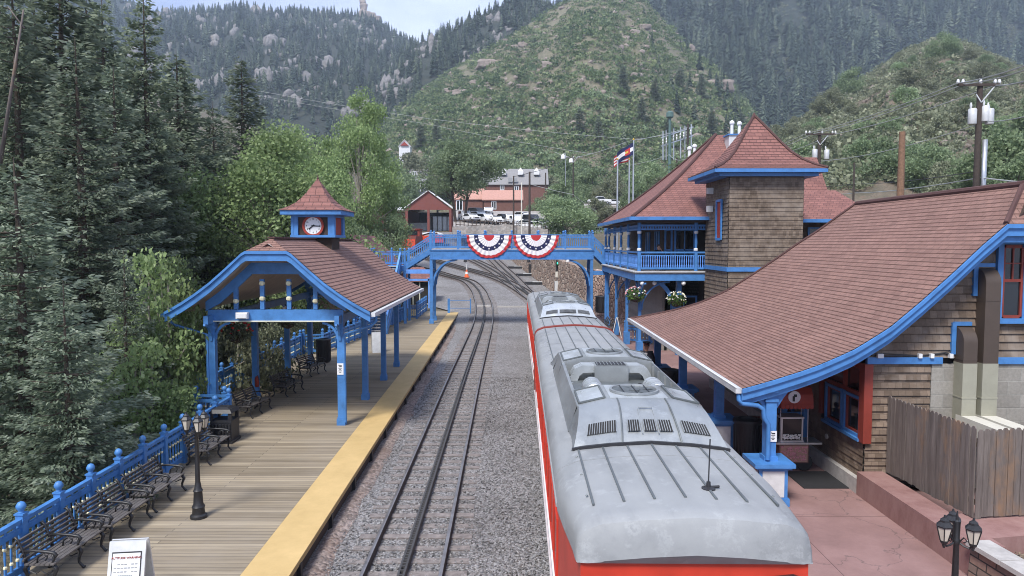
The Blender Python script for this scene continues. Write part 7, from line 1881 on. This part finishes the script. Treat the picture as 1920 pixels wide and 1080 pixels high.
def forest(name, label, pts, hts, mat='forest_needles'):
    Vs, Fs, Ts = [], [], []; off = 0
    pts = np.array(pts); hts = np.array(hts); which = NR.integers(0, len(TPL), len(pts))
    for w in range(len(TPL)):
        sel = np.where(which == w)[0]
        if not len(sel): continue
        TV, TF = TPL[w]; n = len(sel); a = NR.uniform(0, 6.28, n); c, s = np.cos(a)[:, None], np.sin(a)[:, None]; h = hts[sel][:, None]; wd = NR.uniform(.85, 1.4, n)[:, None]
        X = (TV[None, :, 0] * c - TV[None, :, 1] * s) * h * wd; Y = (TV[None, :, 0] * s + TV[None, :, 1] * c) * h * wd; Z = TV[None, :, 2] * h
        V = np.stack([X, Y, Z], -1) + pts[sel][:, None, :]
        Vs.append(V.reshape(-1, 3)); Fs.append((TF[None] + (np.arange(n) * len(TV))[:, None, None] + off).reshape(-1, 4)); Ts.append(np.clip(np.repeat(NR.normal(.42, .26, n), len(TF)) + NR.normal(0, .1, n * len(TF)), 0, 1)); off += n * len(TV)
    return tag(np_mesh(name, np.concatenate(Vs), np.concatenate(Fs), M[mat], None, np.concatenate(Ts)), label, 'forest', kind='stuff')
def fpts(hill, n, px0, px1, t0, t1, h0, h1, cond=None):
    P, Hh = [], []
    while len(P) < n:
        px = rk.uniform(px0, px1); t_ = t0 + (t1 - t0) * rk.random() ** .8; p = hill.pos(px, t_)
        if cond and not cond(px, t_, p): continue
        P.append((p[0], p[1], p[2] - .5)); Hh.append(h0 * .55 + (h1 * 1.15 - h0 * .55) * rk.random() ** 1.5)
    return P, Hh
rocky = lambda thr: (lambda px, t_, p: noise.fractal((p[0] * .022, p[1] * .012, p[2] * .02), 1, 2, 3) < thr)
P, H_ = fpts(hL, 5200, -250, 900, .05, .97, 11, 20, rocky(.36)); a, b = fpts(hL, 260, 250, 800, .975, 1.0, 8, 14); forest('far_forest', 'dark conifer forest covering the far mountain', P + a, H_ + b)
P, H_ = fpts(hM, 1500, 530, 1080, .05, .97, 9, 17, rocky(.3)); a, b = fpts(hM, 110, 740, 1000, .97, 1.0, 8, 15); forest('ridge_forest', 'dark pines along the rocky middle ridge', P + a, H_ + b)
P, H_ = fpts(hB, 6200, 1040, 2050, .0, 1.0, 16, 27, lambda px, t_, p: noise.fractal((p[0] * .02, p[2] * .028, 7), 1, 2, 3) < .3); forest('mountain_forest', 'dense dark conifer forest on the mountain side', P, H_)
P, H_ = fpts(hA, 150, 1130, 1500, .03, 1.0, 8, 14, lambda px, t_, p: rk.random() < ((px - 1130) / 370) ** 1.3); forest('edge_pines', 'pines thinning out of the forest onto the right flank of the bushy hill', P, H_)
# ---- vegetation meshes
def rhombs(P, A, B):
    V = np.stack([P, P + A * .5 + B, P + A, P + A * .5 - B], 1).reshape(-1, 3); return V, np.arange(len(P) * 4).reshape(-1, 4)
def scrub(name, label, pts, sizes, mat, per=26, leaf=.28):
    n = len(pts); P = np.array(pts); S = np.array(sizes); d = NR.normal(0, 1, (n, per, 3)); d /= np.linalg.norm(d, axis=2)[..., None]; d[..., 2] = np.abs(d[..., 2]) * .8
    C = P[:, None, :] + d * (S[:, None, None]) * NR.uniform(.45, 1.05, (n, per, 1)) * np.array([1, 1, .75]); L = (S[:, None] * leaf * NR.uniform(.6, 1.3, (n, per))).ravel()
    tint = np.clip(np.repeat(NR.normal(.45, .22, n), per) + NR.normal(0, .13, n * per), 0, 1); C = C.reshape(-1, 3); m = len(C)
    a = NR.normal(0, 1, (m, 3)); a /= np.linalg.norm(a, axis=1)[:, None]; b = NR.normal(0, 1, (m, 3)); b -= (b * a).sum(1)[:, None] * a; b /= np.linalg.norm(b, axis=1)[:, None]
    V, Fq = rhombs(C - a * L[:, None] * .5, a * L[:, None] * 1.3, b * L[:, None] * .6); return tag(np_mesh(name, V, Fq, M[mat], None, tint), label, 'scrub', kind='stuff')
def spts(hill, n, px0, px1, t0, t1, s0, s1, thr=None, seed=0, fq=.06):
    P, S = [], []
    while len(P) < n:
        px = rk.uniform(px0, px1); t_ = t0 + (t1 - t0) * rk.random(); p = hill.pos(px, t_)
        if thr is not None and noise.fractal((p[0] * fq, p[2] * fq * 1.4, seed), 1, 2, 3) < thr: continue
        P.append((p[0], p[1], p[2] + .1)); S.append(rk.uniform(s0, s1) * (.55 + .9 * rk.random() ** 2))
    return P, S
P, S_ = spts(hA, 16500, 600, 1520, .02, 1.0, 1.5, 4.2, -.36, 3, .06); scrub('hill_scrub', 'low green oak scrub covering the bushy hill', P, S_, 'scrub_leaf')
P, S_ = spts(hB, 2200, 1050, 2000, .02, .9, 2.2, 5, .24, 7, .02); scrub('forest_scrub', 'lighter scrub in the gaps of the conifer forest', P, S_, 'leaf_olive')
P, S_ = spts(hC, 7500, 1350, 2000, .05, 1.0, .9, 2.3, -.33, 5, .09); scrub('near_scrub', 'grey green scrub on the near hill', P, S_, 'leaf_olive', 40, .22)
P, S_ = spts(hA, 700, 900, 1500, .0, .3, 2.5, 4.0, -.1, 8); scrub('foot_scrub', 'brighter leafy scrub along the foot of the bushy hill', P, S_, 'leaf_mid', 60, .2)
def spruce_mesh(seed, H, Rb, droop=.35, dens=13, leaf=(.30, .085), mat='spruce_blue', z0=.06, lvl=.34, rag=.25):
    r = np.random.default_rng(seed); Ps, As, Bs, Ts = [], [], [], []; twigs = MB()
    z = H * z0
    while z < H * .985:
        f = z / H; L0 = Rb * (1 - f) ** .78 + .12; nb = int(r.integers(5, 9)) if L0 > .5 else 4; a0 = r.uniform(0, 6.28)
        for k in range(nb):
            L = L0 * r.uniform(1 - rag * 1.6, 1 + rag); ang = a0 + 2 * math.pi * k / nb + r.uniform(-.35, .35); d = np.array([math.cos(ang), math.sin(ang), 0]); pr = np.array([-d[1], d[0], 0]); zz = z + r.uniform(-.15, .15)
            n = max(6, int(L * L * dens * .62 + 5)); s = r.random(n) ** .72; lat = r.uniform(-1, 1, n) * (.34 * L * (1 - s) ** .8 + .10)
            dz = -droop * L * s * (1 - f * .9) + .28 * L * s ** 2 * (.4 + f) - np.abs(lat) * .28 + r.normal(0, .05, n)
            P = np.array([0, 0, zz]) + d * (L * s)[:, None] + pr * lat[:, None]; P[:, 2] += dz
            A = d * (.75 + .3 * r.random(n))[:, None] + pr * (np.sign(lat) * r.uniform(.15, .9, n))[:, None]; A[:, 2] += r.uniform(-.55, .25, n); A /= np.linalg.norm(A, axis=1)[:, None]
            up = r.normal(0, .55, (n, 3)); up[:, 2] += .8; B = np.cross(A, up); B /= np.linalg.norm(B, axis=1)[:, None]
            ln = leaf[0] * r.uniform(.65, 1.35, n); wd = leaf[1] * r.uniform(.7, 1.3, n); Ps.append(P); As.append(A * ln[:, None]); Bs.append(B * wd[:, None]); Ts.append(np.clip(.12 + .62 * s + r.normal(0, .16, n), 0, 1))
            if L > .7 and k % 2 == 0:
                pts = []
                for q_ in (0, .35, .7): pts.append((d[0] * L * q_, d[1] * L * q_, zz - droop * L * q_ * (1 - f * .9) + .28 * L * q_ ** 2 * (.4 + f)))
                twigs.tube(pts, [.035, .022, .01], 4, False)
        z += lvl * r.uniform(.8, 1.2) * (1 if L0 > .6 else .7)
    return np.concatenate(Ps), np.concatenate(As), np.concatenate(Bs), np.concatenate(Ts), twigs
def make_conifer(name, label, seed, H, Rb, cat='tree', group=None, mat='spruce_blue', **kw):
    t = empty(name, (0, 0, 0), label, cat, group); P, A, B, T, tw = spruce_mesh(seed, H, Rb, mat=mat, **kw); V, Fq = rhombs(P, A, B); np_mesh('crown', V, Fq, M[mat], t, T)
    tw.tube([(0, 0, -.5), (0, 0, H * .3), (.05, 0, H * .7), (0, 0, H)], [H * .016, H * .013, H * .007, .01], 9); tw.build('trunk', M['bark'], t); return t
def make_pine(seed, H, Rb, base=.45, mat='spruce_dark'):
    r = np.random.default_rng(seed); t = empty('pine_tree', (0, 0, 0), 'x', 'tree'); tr = MB(); tr.tube([(0, 0, -.5), (.1, 0, H * .4), (.15, .1, H * .75), (.1, .1, H)], [H * .014, H * .012, H * .007, .02], 9); Ps, As, Bs, Ts = [], [], [], []
    for k in range(34):
        f = base + (1 - base) * r.random() ** .8; L = Rb * (1.15 - f) / (1.15 - base) * r.uniform(.5, 1.1); a = r.uniform(0, 6.28); d = np.array([math.cos(a), math.sin(a), 0]); c = np.array([.1, 0, f * H]); e = c + d * L + np.array([0, 0, r.uniform(-.1, .25) * L]); tr.tube([tuple(c), tuple((c + e) / 2 + np.array([0, 0, -.1])), tuple(e)], [.05, .035, .015], 5)
        for j in range(4):
            cc = c + (e - c) * r.uniform(.45, 1.05) + r.normal(0, .22, 3); n = 75; D = r.normal(0, 1, (n, 3)); D[:, 2] += .35; D /= np.linalg.norm(D, axis=1)[:, None]; Ps.append(cc + D * .08 + r.normal(0, .2, (n, 3))); As.append(D * r.uniform(.2, .4, n)[:, None]); up = r.normal(0, 1, (n, 3)); B = np.cross(D, up); B /= np.linalg.norm(B, axis=1)[:, None]; Bs.append(B * .05); Ts.append(np.clip(r.normal(.5, .2, n), 0, 1))
    V, Fq = rhombs(np.concatenate(Ps), np.concatenate(As), np.concatenate(Bs)); np_mesh('crown', V, Fq, M[mat], t, np.concatenate(Ts)); tr.build('trunk', M['bark'], t); return t
def make_broadleaf(name, seed, H, Rb, base=.22, ncl=60, per=150, leaf=.11, mat='leaf_light', bark='pale_bark', trunks=1, top=.6, cat='tree', rc=.24):
    r = np.random.default_rng(seed); t = empty(name, (0, 0, 0), 'x', cat); tr = MB(); Cs = []
    while len(Cs) < ncl:
        v = r.normal(0, 1, 3); v /= np.linalg.norm(v); v *= r.uniform(.35, 1) ** .6; z = base + (1 - base) * (v[2] * .5 + .5)
        shp = math.sin(math.pi * min(1, max(0.05, (z - base) / (1 - base))) ** top) ** .6; x, y = v[0] * Rb * shp, v[1] * Rb * shp
        x += .18 * Rb * math.sin(z * 9 + seed); Cs.append((x, y, z * H * (1 if r.random() < .9 else 1.05)))
    for k in range(trunks):
        ox = (k - (trunks - 1) / 2) * Rb * .35; tr.tube([(ox * .6, 0, -.5), (ox, .05, H * base), (ox * 1.3, 0, H * .6), (ox * 1.2, .1, H * .88)], [H * .02, H * .016, H * .009, .02], 9)
    for c in Cs[::2]:
        k = r.integers(0, trunks); ox = (k - (trunks - 1) / 2) * Rb * .35; zz = max(H * base * .8, c[2] * .62); tr.tube([(ox * 1.1, 0, zz), (c[0] * .5 + ox * .4, c[1] * .5, (zz + c[2]) / 2), c], [H * .006, H * .004, .012], 5)
    Ps, Ts, Ls = [], [], []
    for c in Cs:
        n = int(per * r.uniform(.6, 1.3)); q = r.normal(0, 1, (n, 3)); q /= np.linalg.norm(q, axis=1)[:, None]; q *= (r.random(n) ** .45)[:, None] * Rb * rc * r.uniform(.75, 1.25) * np.array([1.15, 1.15, .85]); Ps.append(np.array(c) + q); Ts.append(np.clip(r.normal(.48 + r.normal(0, .1), .18, n), 0, 1))
    P = np.concatenate(Ps); n = len(P); a = r.normal(0, 1, (n, 3)); a[:, 2] -= .3; a /= np.linalg.norm(a, axis=1)[:, None]; b = r.normal(0, 1, (n, 3)); b -= (b * a).sum(1)[:, None] * a; b /= np.linalg.norm(b, axis=1)[:, None]; L = leaf * r.uniform(.7, 1.35, n)
    V, Fq = rhombs(P - a * L[:, None] * .5, a * L[:, None] * 1.25, b * L[:, None] * .5); np_mesh('crown', V, Fq, M[mat], t, np.concatenate(Ts)); tr.build('trunk', M[bark], t); return t
def stand(proto, first, px, pyt, D, H0, gzv, label, group, rz=0, wide=1.0):
    """put a copy of a tree whose top shows at (px, pyt) at distance D; gzv is the ground there"""
    p = at(px, pyt, D); h = p.z - gzv; k = h / H0
    o = place(proto, first, (p.x, D, gzv), rz, (k * wide, k * wide, k), label, group); return o
# ---- spruces at the left
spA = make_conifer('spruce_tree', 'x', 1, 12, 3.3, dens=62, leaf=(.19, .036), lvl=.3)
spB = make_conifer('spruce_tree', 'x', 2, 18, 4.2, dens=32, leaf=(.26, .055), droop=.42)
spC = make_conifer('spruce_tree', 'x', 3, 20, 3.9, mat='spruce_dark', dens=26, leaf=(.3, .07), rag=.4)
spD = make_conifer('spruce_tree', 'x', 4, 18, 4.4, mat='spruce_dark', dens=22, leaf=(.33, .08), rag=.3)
G_ = 'spruces along the creek at the left'
used = set()
def sp(pr, px, pyt, D, g, lab, rz, wide=1.0, H0=None, group=G_):
    H0 = {spA.name: 12, spB.name: 18, spC.name: 20, spD.name: 18}[pr.name]; stand(pr, pr.name not in used, px, pyt, D, H0, g, lab, group, rz, wide); used.add(pr.name)
sp(spA, 25, 295, 17.0, -2.2, 'blue green spruce filling the left edge above the benches', .4, 1.15)
sp(spA, 118, 525, 15.6, -2.4, 'young blue spruce with drooping tips nearest the platform railing', 2.1, .95)
sp(spB, 140, 70, 25, -2.0, 'tall blue green spruce right of the left edge spruce', 1.2, 1.0)
sp(spA, 232, 470, 21, -2.2, 'short blue spruce left of the leafy saplings', 3.6, .8)
sp(spC, 20, -60, 27, -2, 'dark tall spruce at the upper left corner', .3, .9)
sp(spC, 268, -25, 38, -2, 'thin crowned dark spruce rising past the mountain skyline', 2.2, .8)
sp(spB, 212, 120, 34, -2, 'dark green spruce between the tall and the thin crowned spruces', 4.4, 1.0)
sp(spD, 110, -90, 36, -1.5, 'dense dark spruce behind the upper left corner', 3.1, 1.1)
sp(spD, 330, 95, 47, -1, 'broad dark spruce left of the pale green cottonwood', 1.0, 1.15)
sp(spC, 452, 108, 64, 0, 'slender spruce rising above the pale green cottonwood', 5.0, 1.1)
sp(spD, 398, 190, 56, 0, 'mid height dark spruce behind the pale green cottonwood', .2, .85)
sp(spC, 300, 215, 42, -1.5, 'grey green spruce behind the leafy saplings', 1.9, .9)
sp(spD, 190, -15, 46, -1, 'tall shadowed spruce behind the thin crowned one', 2.8, .8)
sp(spC, -40, -120, 33, -2, 'tall spruce cut by the left edge of the view', 2.5, .9)
sp(spD, 255, 330, 36, -2, 'dark spruce low behind the saplings', 5.5, .8)
sp(spD, 365, 290, 44, -1, 'dark spruce just left of the cottonwood trunk', 4.0, .8)
for k, (px, py, D) in enumerate(((160, -30, 58), (60, -60, 52), (235, 70, 60), (420, 230, 75), (490, 215, 85), (345, 120, 68), (540, 250, 95), (0, 0, 60), (590, 245, 110))):
    sp((spD, spC)[k % 2], px, py, D, gz(D) * .3, ['dark spruce in the deep wood at the far left', 'back row spruce hidden in the upper left wood', 'back row spruce between the thin crowned and the broad spruce', 'back row spruce above the cottonwood crown', 'distant spruce right of the slender one', 'back row spruce behind the broad dark one', 'distant spruce left of the big leafy tree', 'deep wood spruce at the left edge', 'distant spruce behind the big leafy tree'][k], k * 1.3, .8, group='spruces of the wood behind')
# bare dead trunk
p0, p1 = at(24, 150, 24), at(44, 18, 24); q = MB(); q.tube([tuple(p0 - (p1 - p0) * 1.2), tuple(p0), tuple(p1)], [.07, .05, .025], 7); q.tube([tuple(p1 - Vector((0, 0, .6))), tuple(p1 + Vector((-.5, 0, .1)))], [.03, .015], 5); tag(q.build('dead_trunk', M['grey_plank'], smooth=True), 'bare grey dead trunk standing among the spruces at the upper left', 'dead tree')
# ---- broadleaf trees
cot = make_broadleaf('cottonwood_tree', 11, 10, 4.0, .12, 95, 420, .11, 'leaf_light'); stand(cot, True, 505, 243, 44, 10, -.8, 'pale green cottonwood behind the clock shelter', 'broadleaf trees', .5, 1.02)
cot2 = stand(cot, False, 560, 250, 58, 10, -.5, 'pale leafy tree half behind the cottonwood', 'broadleaf trees', 2.4, .8)
big = make_broadleaf('leafy_tree', 12, 14, 5.0, .1, 110, 340, .15, 'leaf_light', top=.85, rc=.2); stand(big, True, 672, 182, 84, 14, 1.8, 'tall ragged leafy tree right of the clock turret', 'broadleaf trees', 1.0, .72)
mid = make_broadleaf('round_tree', 13, 8, 3.6, .1, 70, 200, .16, 'leaf_mid', rc=.27)
stand(mid, True, 733, 395, 82, 8, 1.6, 'round pale green tree in front of the engine shed', 'broadleaf trees', .3, .74)
stand(mid, False, 664, 414, 70, 8, .8, 'small bright tree beside the clock turret', 'broadleaf trees', 1.7, .7)
stand(mid, False, 1062, 363, 118, 8, 4.2, 'round green tree in front of the right bunting and car park', 'broadleaf trees', 2.9, 1.15)
stand(mid, False, 600, 330, 92, 8, 1, 'leafy tree between the cottonwood and the tall ragged tree', 'broadleaf trees', 4.1, .9)
two = make_broadleaf('two_trunked_tree', 14, 15, 8.2, .34, 100, 190, .3, 'leaf_mid', 'bark', 2, rc=.21); stand(two, True, 862, 272, 134, 15, 10.2, 'spreading tree on two dark trunks by the car park', 'broadleaf trees', .1, 1.0)
asp_ = make_broadleaf('aspen_sapling', 15, 4.2, 1.15, .12, 46, 130, .075, 'leaf_light', trunks=2, cat='sapling', rc=.34, top=.9)
for k, (px, py, D, g, w, lab) in enumerate(((292, 470, 22.5, -2.2, .8, 'tallest leafy sapling left of the clock shelter'), (296, 600, 22, -2.2, .8, 'leafy sapling by the corner of the blue railing'), (338, 560, 29, -2, .8, 'leafy sapling seen under the shelter eave'), (275, 560, 23, -2.2, 1.0, 'sapling clump between the blue spruces and the railing'), (262, 640, 20, -2.3, 1.1, 'low leafy sapling at the creek edge'), (330, 480, 29, -2, .9, 'loose leafy sapling behind the shelter eave'))):
    stand(asp_, k == 0, px, py, D, 4.2, g, lab, 'saplings by the platform', k * 1.1, w * .8)
shr = make_broadleaf('flowering_shrub', 16, 2.2, 1.4, .05, 40, 130, .075, 'leaf_olive', trunks=3, cat='shrub', rc=.3)
for k, (px, py, D, g, w, lab) in enumerate(((400, 600, 28, -1.2, 1.2, 'grey green shrub seen between the left shelter posts'), (450, 610, 30, -1.2, 1.2, 'pale shrub behind the shelter railing'), (510, 605, 36, -1, 1.2, 'shrub with pale blossom beyond the shelter railing'), (560, 595, 42, -.8, 1.2, 'leafy shrub behind the far end of the shelter'), (360, 560, 33, -1.5, 1.3, 'olive shrub beyond the left shelter eave'), (610, 585, 46, -.6, 1.2, 'shrub beside the round bin beyond the railing'))):
    stand(shr, k == 0, px, py, D, 2.2, g, lab, 'shrubs behind the clock shelter', k * .9, w * .62)
P = [(-12 - 3.5 * rk.random(), rk.uniform(10, 40), -1.7 + .5 * rk.random()) for _ in range(260)]; scrub('undergrowth', 'dark leafy undergrowth along the creek below the platform', P, [rk.uniform(.4, 1.0) for _ in P], 'leaf_mid', 90, .16)
# ---- green belt at the foot of the hills and on the right
gt = make_broadleaf('belt_tree', 17, 9, 4.6, .14, 70, 150, .24, 'leaf_mid', 'bark', rc=.26); go = make_broadleaf('olive_tree', 18, 9, 4.6, .1, 70, 150, .24, 'leaf_olive', 'bark', rc=.26)
BELT = [(0, 985, 300, 240, 15, 'green tree above the grey roof of the long building'), (1, 1030, 330, 210, 13, 'olive tree right of the long building'), (0, 1060, 300, 225, 15, 'leafy tree behind the bank pole'), (0, 1110, 318, 190, 13, 'leafy tree above the white pickup'), (1, 1150, 330, 180, 13, 'olive tree left of the flagpoles'), (0, 1215, 300, 190, 15, 'green tree right of the flags'),
        (1, 1240, 335, 140, 12, 'olive tree low beside the depot roof slope'), (0, 1190, 352, 130, 10, 'dark leafy tree behind the flagpole feet'), (0, 820, 290, 270, 17, 'dark green tree below the white cottage'), (1, 780, 290, 260, 15, 'leafy tree left of the grey house'), (0, 735, 300, 220, 12, 'dark leafy tree behind the tall ragged tree'), (0, 900, 290, 280, 18, 'green tree behind the two trunked tree'), (0, 940, 285, 300, 19, 'bright tree behind the long building ridge'),
        (1, 1120, 372, 150, 9, 'low olive bush tree above the bridge end'), (0, 1055, 340, 160, 9, 'leafy tree beside the tall car park pole'), (0, 1320, 268, 120, 12, 'green tree just left of the chimney box'), (0, 1010, 372, 165, 10, 'small leafy tree at the right end of the car row')]
f2 = set()
for k, (w, px, py, D, g, lab) in enumerate(BELT):
    pr = (gt, go)[w]; stand(pr, pr.name not in f2, px, py, D, 9, g, lab, 'trees at the foot of the hill', k * 1.7, .95); f2.add(pr.name)
RIGHT = [(0, 1885, 245, 52, 7.5, 'dark limbed green tree at the right edge behind the near roof'), (1, 1780, 305, 70, 8, 'olive tree left of the tall utility pole'), (0, 1660, 262, 100, 10, 'green tree behind the bare pole stub'), (0, 1500, 270, 120, 10, 'green tree behind the two transformer pole'), (0, 1600, 128, 250, 52, 'bright green tree on the shoulder of the near hill'), (1, 1560, 165, 240, 48, 'olive tree left of the bright shoulder tree'), (0, 1770, 62, 290, 60, 'bright tree on the top of the near hill'), (1, 1705, 130, 240, 50, 'dark bush tree below the hill top'), (0, 1960, 190, 90, 12, 'leafy tree cut by the right edge'), (1, 1840, 118, 240, 52, 'olive tree right of the hill top'),
         (0, 1745, 270, 95, 11, 'small green tree below the near hill'), (1, 1460, 235, 200, 30, 'olive bush tree left on the near hill'), (0, 1430, 245, 170, 22, 'green tree right of the tower roof peak'), (0, 1910, 300, 48, 7.5, 'low leafy tree right of the conduit pipe')]
for k, (w, px, py, D, g, lab) in enumerate(RIGHT):
    pr = (gt, go)[w]; gg = hC.pos(px, find_t(hC, px, min(380, py + 55)))[2] if D > 180 else g
    D2 = hC.pos(px, find_t(hC, px, min(380, py + 45)))[1] if D > 180 else D
    stand(pr, False, px, py, D2, 9, gg - .3, lab, 'trees on the near hill', k * 1.3 + .4, .95)
PIN = [(1225, 150, 'dark pine in the middle of the bushy hill'), (1165, 128, 'pine above the middle of the bushy hill'), (1200, 185, 'paired dark pine right of the hill middle'), (1270, 130, 'pine near the right edge of the bushy hill'), (1310, 140, 'pine by the brown rock outcrop'), (1085, 205, 'lone pine low on the bushy hill'), (820, 225, 'broad dark pine above the white cottage'), (790, 235, 'smaller dark pine left of the broad one'), (850, 240, 'dark pine right of the broad one'), (1120, 215, 'dark shrubby pine below the double white boulder'), (1385, 205, 'dark pine where the bushy hill meets the forest'), (1250, 215, 'pine left of the green mast'), (1330, 210, 'pine above the chimney box')]
pn = make_conifer('pine_tree', 'x', 21, 14, 4.2, mat='spruce_dark', dens=5, leaf=(.9, .28), lvl=.8, rag=.4)
for k, (px, py, lab) in enumerate(PIN):
    t_ = find_t(hA, px, py + 42); p = hA.pos(px, t_); place(pn, k == 0, p, k * 1.1, rk.uniform(.7, 1.0) * p[1] * .0026, lab, 'pines on the bushy hill')
# countable shrubs of the near hill
sh3 = make_broadleaf('hill_shrub', 19, 3, 2.0, .02, 30, 90, .16, 'leaf_mid', 'bark', cat='shrub', rc=.34); sh4 = make_broadleaf('grey_shrub', 20, 3, 2.0, .02, 30, 90, .16, 'leaf_olive', 'bark', cat='shrub', rc=.34)
n1 = 0
for k in range(95):
    px = rk.uniform(1400, 1930); t_ = rk.uniform(.03, .8); p = hC.pos(px, t_); w = k % 2; s = rk.uniform(.6, 1.5)
    place((sh3, sh4)[w], k < 2, (p[0], p[1], p[2] - .2), k * .7, s, ('round green scrub oak bush on the near scrubby hill', 'grey green bush on the near scrubby hill')[w], ('green bushes on the near hill', 'grey bushes on the near hill')[w])
# ================= sky, light, haze, camera =================
SUN_EL, SUN_AZ = R(52), R(205)     # high behind the lens, a little to the left
wd = bpy.data.worlds.new('World'); SC.world = wd; wd.use_nodes = True; nt = wd.node_tree; bg = nt.nodes['Background']
sky = nt.nodes.new('ShaderNodeTexSky'); sky.sky_type = 'NISHITA'; sky.sun_disc = False; sky.sun_elevation = SUN_EL; sky.sun_rotation = SUN_AZ; sky.altitude = 2000; sky.dust_density = 2; sky.air_density = 1
tc = nt.nodes.new('ShaderNodeTexCoord'); mp = nt.nodes.new('ShaderNodeMapping'); mp.inputs['Scale'].default_value = (1.6, 1.6, 4.5); nt.links.new(tc.outputs['Generated'], mp.inputs[0])
nz = nt.nodes.new('ShaderNodeTexNoise'); nz.inputs['Scale'].default_value = 2.2; nz.inputs['Detail'].default_value = 7; nz.inputs['Roughness'].default_value = .55; nt.links.new(mp.outputs[0], nz.inputs['Vector'])
cr = nt.nodes.new('ShaderNodeValToRGB'); e = cr.color_ramp.elements; e[0].position = .3; e[0].color = (1.35, 1.8, 3.3, 1); e[1].position = .68; e[1].color = (4.5, 4.9, 6.3, 1); nt.links.new(nz.outputs['Fac'], cr.inputs[0])
mx = nt.nodes.new('ShaderNodeMix'); mx.data_type = 'RGBA'; mx.inputs[0].default_value = .82; nt.links.new(sky.outputs[0], mx.inputs[6]); nt.links.new(cr.outputs[0], mx.inputs[7]); nt.links.new(mx.outputs[2], bg.inputs[0]); bg.inputs[1].default_value = .135
sl = bpy.data.lights.new('sun', 'SUN'); sl.energy = 2.7; sl.angle = R(16); sl.color = (1, .96, .9); so = bpy.data.objects.new('sun', sl); COL.objects.link(so)
d = Vector((math.sin(SUN_AZ) * math.cos(SUN_EL), math.cos(SUN_AZ) * math.cos(SUN_EL), math.sin(SUN_EL))); so.rotation_euler = d.to_track_quat('Z', 'Y').to_euler()
HAZE = .00020
if HAZE:
    q = MB(); q.box((0, 800, 296), (5200, 1800, 620)); m = bpy.data.materials.new('haze_air'); m.use_nodes = True; t_ = m.node_tree; t_.nodes.remove(t_.nodes['Principled BSDF']); pv = t_.nodes.new('ShaderNodeVolumePrincipled'); pv.inputs['Color'].default_value = (.70, .83, 1, 1); pv.inputs['Density'].default_value = HAZE; pv.inputs['Anisotropy'].default_value = 0; t_.links.new(pv.outputs[0], t_.nodes['Material Output'].inputs['Volume'])
    o = q.build('haze', m); tag(o, 'thin blue haze of the valley air', 'haze', kind='stuff')
cam = bpy.data.cameras.new('camera'); cam.sensor_width = 36; cam.lens = 36 * F / 1920; cam.clip_end = 6000; cam.clip_start = .1; co = bpy.data.objects.new('camera', cam); COL.objects.link(co); co.location = (0, 0, CAMZ); co.rotation_euler = (math.pi / 2 - TH, 0, 0); SC.camera = co
vs = SC.view_settings; vs.view_transform = 'Standard'; vs.look = 'None'; vs.exposure = .85; vs.gamma = 1; vs.use_curve_mapping = False
cy = SC.cycles; cy.use_denoising = True; cy.pixel_filter_type = 'BLACKMAN_HARRIS'; cy.filter_width = 1.0; cy.max_bounces = 6; cy.diffuse_bounces = 4; cy.glossy_bounces = 3; cy.transmission_bounces = 3; cy.volume_bounces = 1; cy.transparent_max_bounces = 4; cy.caustics_reflective = False; cy.caustics_refractive = False
try: cy.denoiser = 'OPENIMAGEDENOISE'; cy.denoising_prefilter = 'ACCURATE'
except Exception: pass
SC.render.resolution_x, SC.render.resolution_y = 1920, 1080
